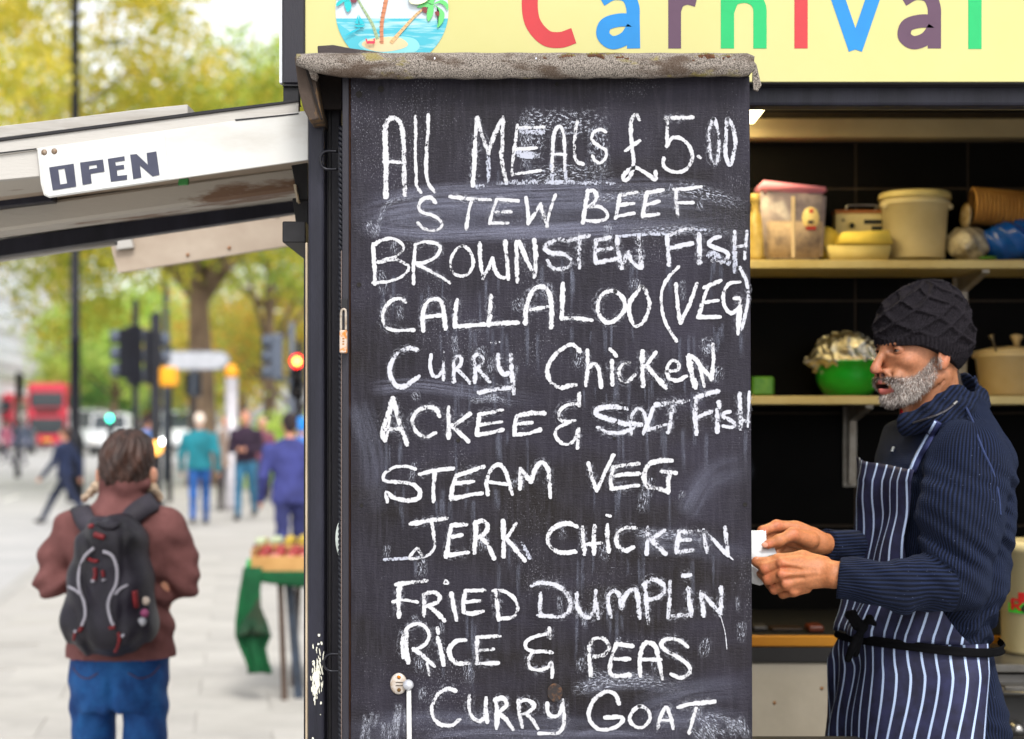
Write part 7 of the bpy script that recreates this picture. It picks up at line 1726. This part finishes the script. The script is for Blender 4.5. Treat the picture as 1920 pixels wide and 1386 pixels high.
for s, p in ((-1, G(176,1072,.26)), (1, G(280,1072,.26))):       # hands held together in front
    h_ = Sdf(); h_.ell(p+Vector((-s*.03, .02, .0)), (.04,.022,.03), .01)
    for k in range(4): h_.chain([p+Vector((-s*.05, .02, .024-k*.016)), p+Vector((-s*.085, .03, .022-k*.016)), p+Vector((-s*.095, .01, .02-k*.016))], [.009,.0085,.007], .004)
    h_.chain([p+Vector((-s*.02, .0, .03)), p+Vector((-s*.06, -.01, .04))], [.011,.008], .006)
    sdf_obj('hand', h_, p-Vector((.15,.06,.07)), p+Vector((.15,.08,.08)), .006, attr_mat('skin_b', .5, .4, 60, .1, .2, 300, .1), wom, {'col': skinc})
# backpack
bp2 = empty('backpack', G(205,1130,-.2), 'black rucksack with grey piping and red zip pulls worn by the walker in maroon', 'backpack')
bk2 = Sdf(); BC = G(203,1105,-.17)
def pk_f(P):
    row = HY-(P[:, 2]-EYE)*F/(YWm-.2); rs_ = [968,985,1010,1060,1120,1170,1205,1228]
    c = (np.interp(row, rs_, [212,210,208,206,204,206,205,206])-960)/F*(YWm-.17); A = np.interp(row, rs_, [34,50,60,72,77,75,66,46])*kW; B = np.interp(row, rs_, [.05,.075,.095,.115,.125,.125,.11,.08])
    k = (np.abs((P[:, 0]-c)/A)**2.6+np.abs((P[:, 1]-(YWm-.15))/B)**2.6)**(1/2.6); d = (k-1)*np.minimum(A, B)
    return np.maximum(np.maximum(d, (968-row)*kW), (row-1228)*kW)
bk2.fn(pk_f, .01); bk2.ell(G(208,1010,-.22), (.07,.05,.055), .02); bk2.ell(G(203,1180,-.25), (.085,.045,.055), .03); bk2.ell(G(132,1165,-.17), (.022,.06,.07), .03); bk2.ell(G(280,1160,-.17), (.022,.06,.07), .03)
def pk_ev(P):
    x, y, z = P.T; d = bk2.ev(P); xc = G(206,0,-.2).x
    return d+.0045*np.sin(z*48+x*30+3*np.sin(x*26))+.004*np.exp(-((np.abs(x-xc)-.05)/.008)**2)+.003*np.sin(x*90+z*25)*np.exp(-((z-G(0,1010).z)/.06)**2)
nyl = mat('nylon_black', srgb(20,17,24), rough=.5, c2=srgb(40,35,48), scale=8, bump=.6, bscale=350, spec=.4)
pk_o = sdf_obj('pack_body', pk_ev, G(100,1250,-.36)-Vector((.12,0,0)), G(310,945,.02)+Vector((.06,0,0)), .0065, nyl, bp2)
pip = mat('piping_grey', srgb(176,172,182), rough=.5, scale=40); rdm = mat('pull_red', srgb(100,18,26), rough=.5, c2=srgb(140,34,40), scale=50)
def on_pack(name, pts, r, m_, par=bp2, off=.003, ev=None):
    P_ = [march(p[0], p[1], ev or pk_ev, off, 4.4, 5.6) for p in pts]; P_ = [p for p in P_ if p is not None]
    if len(P_) > 1: return tube(name, [Vector(v) for v in cr(P_, 4)], r, m_, par, 8)
on_pack('piping', [(176,1028),(158,1045),(148,1075),(149,1105),(158,1130),(160,1155),(153,1174)], .0045, pip)
on_pack('piping', [(193,1034),(210,1042),(219,1065),(218,1095),(206,1120),(203,1140),(209,1165),(214,1173)], .0045, pip)
on_pack('piping', [(128,1100),(140,1106),(152,1116)], .0038, pip); on_pack('piping', [(240,1097),(226,1104),(216,1115)], .0038, pip)
for pts, r in (([(178,1065),(179,1078),(176,1088)], .006), ([(192,1070),(194,1082)], .005), ([(160,988),(168,988),(174,986)], .007), ([(176,1002),(186,1005),(196,1008)], .008), ([(166,1048),(176,1052),(184,1052)], .005), ([(253,1108),(254,1125),(256,1138)], .009),
               ([(141,1186),(138,1200),(137,1222)], .0045), ([(222,1186),(224,1200),(216,1222)], .0055), ([(154,1176),(148,1184)], .006), ([(204,1178),(216,1176)], .005)):
    on_pack('zip_pull', pts, r, rdm)
for pts, r in (([(175,1088),(174,1092)], .006), ([(194,1086),(195,1089)], .006), ([(229,1190),(232,1194)], .006), ([(140,1183),(143,1186)], .005)): on_pack('pull_tip', pts, r, pip)
for (x, y), c in (((273,1127),(206,190,176)), ((271,1150),(150,70,110)), ((266,1166),(170,170,176))):
    p = march(x, y, pk_ev, .004, 4.4, 5.6)
    if p: lathe('badge', [(.0001, -.005), (.010, -.004), (.013, 0)], p, mat('badge_%d' % c[0], srgb(*c), rough=.4), bp2, 16, 'Y')
on_pack('grab_handle', [(184,982),(198,988),(214,988),(224,980)], .008, nyl)
strap_m = mat('strap_black', srgb(46,42,50), rough=.7, c2=srgb(60,56,66), scale=12, bump=.4, bscale=300)
both = lambda P: np.minimum(fl_ev(P), pk_ev(P))
for pts in ([(144,934),(152,955),(160,975),(172,992)], [(288,940),(270,950),(250,966),(236,984)]):
    V2, F2, U, L = ribbon2d(pts, 36, 8, .1, 0); P_ = [march(p[0], p[1], fl_ev, .012, 4.4, 5.6) for p in V2]
    good = [p for p in P_ if p]; P_ = [p or good[0] for p in P_]; o = mesh_obj('shoulder_strap', P_, F2, strap_m, bp2, True); md = o.modifiers.new('t', 'SOLIDIFY'); md.thickness = .014; md.offset = 0

# ================================================================ PEOPLE FARTHER UP THE PAVEMENT
def matc(c, rough=.85): return mat('cloth_%d_%d_%d' % c, srgb(*c), rough=rough, var=.32, scale=5, bump=.3, bscale=120)
skin_far = mat('skin_far', srgb(206,150,122), rough=.6, c2=srgb(190,128,100), scale=20)
def walker(px, Y, h, face, label, top, leg, hair, stride=.25, jacket=.50, shoes=(40,32,28), group=None, lean=0.0, arms='walk', hem=.46, coat_w=1.0, dx=0, z0=0.0, bag=None, shirt=None, stepdir=0, skirt=False, res=.022, hairlong=False):
    """one figure; face = heading angle, 0 walks away from the viewer, pi walks towards"""
    t = empty('person', (XW(px, Y), Y, z0), label, 'person', group)
    M = Matrix.Translation((XW(px, Y), Y, z0)) @ Matrix.Rotation(face, 4, 'Z') @ Matrix.Scale(h/1.75, 4)
    b = Sdf(); j = Sdf(); l = Sdf()
    V = lambda x, y, z: (x, y+lean*max(0, z-.9), z)
    b.ell(V(0,.01,1.645), (.072,.09,.105), .01); b.ell(V(0,.05,1.60), (.055,.055,.07), .03); b.ell(V(0,.105,1.625), (.012,.018,.02), .01); b.cone(V(0,0,1.56), V(0,-.01,1.44), .052, .058, .02)
    for s in (-1, 1): b.ell(V(s*.074,.0,1.63), (.012,.018,.028), .006)
    b.ell(V(0,0,1.2), (.14,.09,.22), .05)
    st_ = stride
    for s in (-1, 1):
        kf = s*st_; hip = V(s*.09, 0, .90); knee = (s*.09, kf*.62+.03, .50); ank = (s*.085, kf*1.25-(.06 if kf < 0 else 0), .09+(.05 if kf < 0 else 0))
        l.chain([hip, knee, ank], [.093,.066,.05], .03); b.chain([hip, knee, ank], [.07,.05,.035], .03)
        foot = Sdf(); foot.ell((ank[0], ank[1]+.06, ank[2]-.045), (.045,.13,.04), .02); foot.ell((ank[0], ank[1], ank[2]-.02), (.042,.05,.055), .02)
        sdf_obj('shoe', foot, (ank[0]-.08, ank[1]-.12, max(0, ank[2]-.1)), (ank[0]+.08, ank[1]+.22, ank[2]+.07), .022, matc(shoes), t).data.transform(M)
        sh = V(s*.19*coat_w, 0, 1.38)
        if arms == 'walk': el = V(s*.25*coat_w, -kf*.28-.03, 1.10); wr = V(s*.26*coat_w, -kf*.55+.08, .86)
        elif arms == 'front': el = V(s*.25, -.02, 1.12); wr = V(s*.07, .22, 1.12)
        elif arms == 'phone': el = V(s*.25, -.02, 1.12); wr = V(s*.1, .16, 1.3) if s > 0 else V(s*.26, .05, .86)
        j.chain([sh, el], [.072,.055], .04); j.chain([el, wr], [.055,.042], .03); b.chain([sh, el, wr], [.045,.038,.028], .03)
        w_ = Vector(wr); d_ = (Vector(wr)-Vector(el)).normalized()
        hnd = Sdf(); hnd.ell(w_+d_*.05, (.028,.028,.045), .01)
        for k in range(4): hnd.chain([w_+d_*.075+Vector((0, (k-1.5)*.016, 0)), w_+d_*(.135-.01*abs(k-1.2))+Vector((0, (k-1.5)*.014, 0))], [.010,.008], .004)
        hnd.chain([w_+d_*.03+Vector((0,.025,0)), w_+d_*.08+Vector((0,.045,0))], [.011,.008], .006)
        sdf_obj('hand', hnd, w_+d_*.06-Vector((.11,.11,.11)), w_+d_*.06+Vector((.11,.11,.11)), .012, skin_far, t).data.transform(M)
    def tr(P):
        z = P[:, 2]; a = np.interp(z, [hem*1.75, .95, 1.1, 1.3, 1.42, 1.5], [.185, .175, .16, .195, .17, .07])*coat_w; bb = np.interp(z, [hem*1.75, .95, 1.1, 1.3, 1.42, 1.5], [.14,.13,.12,.13,.11,.07])
        k = np.sqrt((P[:, 0]/a)**2+((P[:, 1]-lean*np.maximum(0, z-.9))/bb)**2); return np.maximum(np.maximum((k-1)*np.minimum(a, bb), z-1.50), hem*1.75-z)
    j.fn(tr, .02)
    l.ell((0, 0, .93), (.155,.115,.12), .04)
    je_ = lambda P: j.ev(P)+.006*np.sin(P[:, 2]*34+P[:, 0]*26)*np.sin(P[:, 0]*31+P[:, 1]*22)
    o = sdf_obj('body', b, (-.45,-.6,.0), (.45,.6,1.8), res, skin_far, t); o.data.transform(M)
    o = sdf_obj('jacket', je_, (-.46,-.5,.70), (.46,.55,1.56), res*.8, matc(top), t); o.data.transform(M)
    le_ = lambda P: l.ev(P)+.005*np.sin(P[:, 2]*40+P[:, 0]*20)
    o = sdf_obj('trousers', le_, (-.3,-.6,.04), (.3,.6,1.06), res*.8, matc(leg), t); o.data.transform(M)
    hs2 = Sdf(); hs2.ell(V(0,-.012,1.672), (.082,.096,.09), .01); hs2.ell(V(0,-.05,1.61), (.062,.048,.06), .03)
    if hairlong: hs2.ell(V(0,-.045,1.53), (.085,.05,.13), .03)
    if hair: o = sdf_obj('hair', lambda P: np.maximum(hs2.ev(P), (P[:, 1]-lean*.7-.055)*.9-(P[:, 2]-1.66)*.6)+.003*np.sin(P[:, 0]*150), (-.13,-.16,1.38), (.13,.12,1.80), res*.7, matc(hair), t); o.data.transform(M)
    if shirt: 
        o = box('shirt', -.045, .045, .085+lean*.5, .135+lean*.5, 1.28, 1.46, matc(shirt), t, .012, M)
    return t
walker(374, 25.6, 1.68, .12, 'white haired walker in a turquoise jacket and bright blue trousers', (24,112,124), (30,78,140), (226,206,190), .16, hem=.50, coat_w=1.12)
walker(461, 27, 1.74, math.pi-.1, 'man in a dark plum jacket and faded jeans walking closer with hands together', (44,28,46), (46,96,124), (120,90,78), .15, arms='front', hem=.53)
walker(424, 30, 1.66, math.pi+.1, 'pedestrian in a taupe coat just behind the turquoise jacket', (134,116,104), (48,42,44), (150,110,80), .2, hem=.45)
walker(545, 16.3, 1.62, .25, 'person in a bright blue suit jacket bending forward beside the fruit stall', (52,56,112), (42,46,92), (44,32,34), .12, hem=.47, coat_w=1.12, lean=.12, shirt=None)
walker(122, 28, 1.60, 1.25, 'person in a dark navy suit striding across behind the near lamp post', (28,38,66), (26,34,58), (72,50,42), .42, hem=.48, z0=-.13, shirt=(210,216,226))
walker(276, 31, 1.66, -.9, 'dark haired pedestrian in a light blue shirt beside the signal posts', (104,140,206), (50,54,80), (40,30,34), .12, hem=.55, arms='phone')
walker(492, 33, 1.64, math.pi, 'pale haired pedestrian between the plum jacket and the blue suit', (120,70,84), (60,52,60), (206,176,156), .15, hem=.5)
walker(566, 21, 1.60, .1, 'pedestrian with a blue hood at the edge of the black corner post', (60,120,190), (40,44,60), (40,130,210), .1, hem=.5)
walker(36, 62, 1.66, 1.4, 'shopper in a grey blue coat at the far left kerb', (96,104,130), (60,56,70), (90,70,66), .2, hem=.42, z0=-.02)
walker(12, 66, 1.64, 1.2, 'shopper in a rose coat at the far left kerb', (160,90,110), (60,56,70), (90,60,50), .2, hem=.44, z0=-.02)
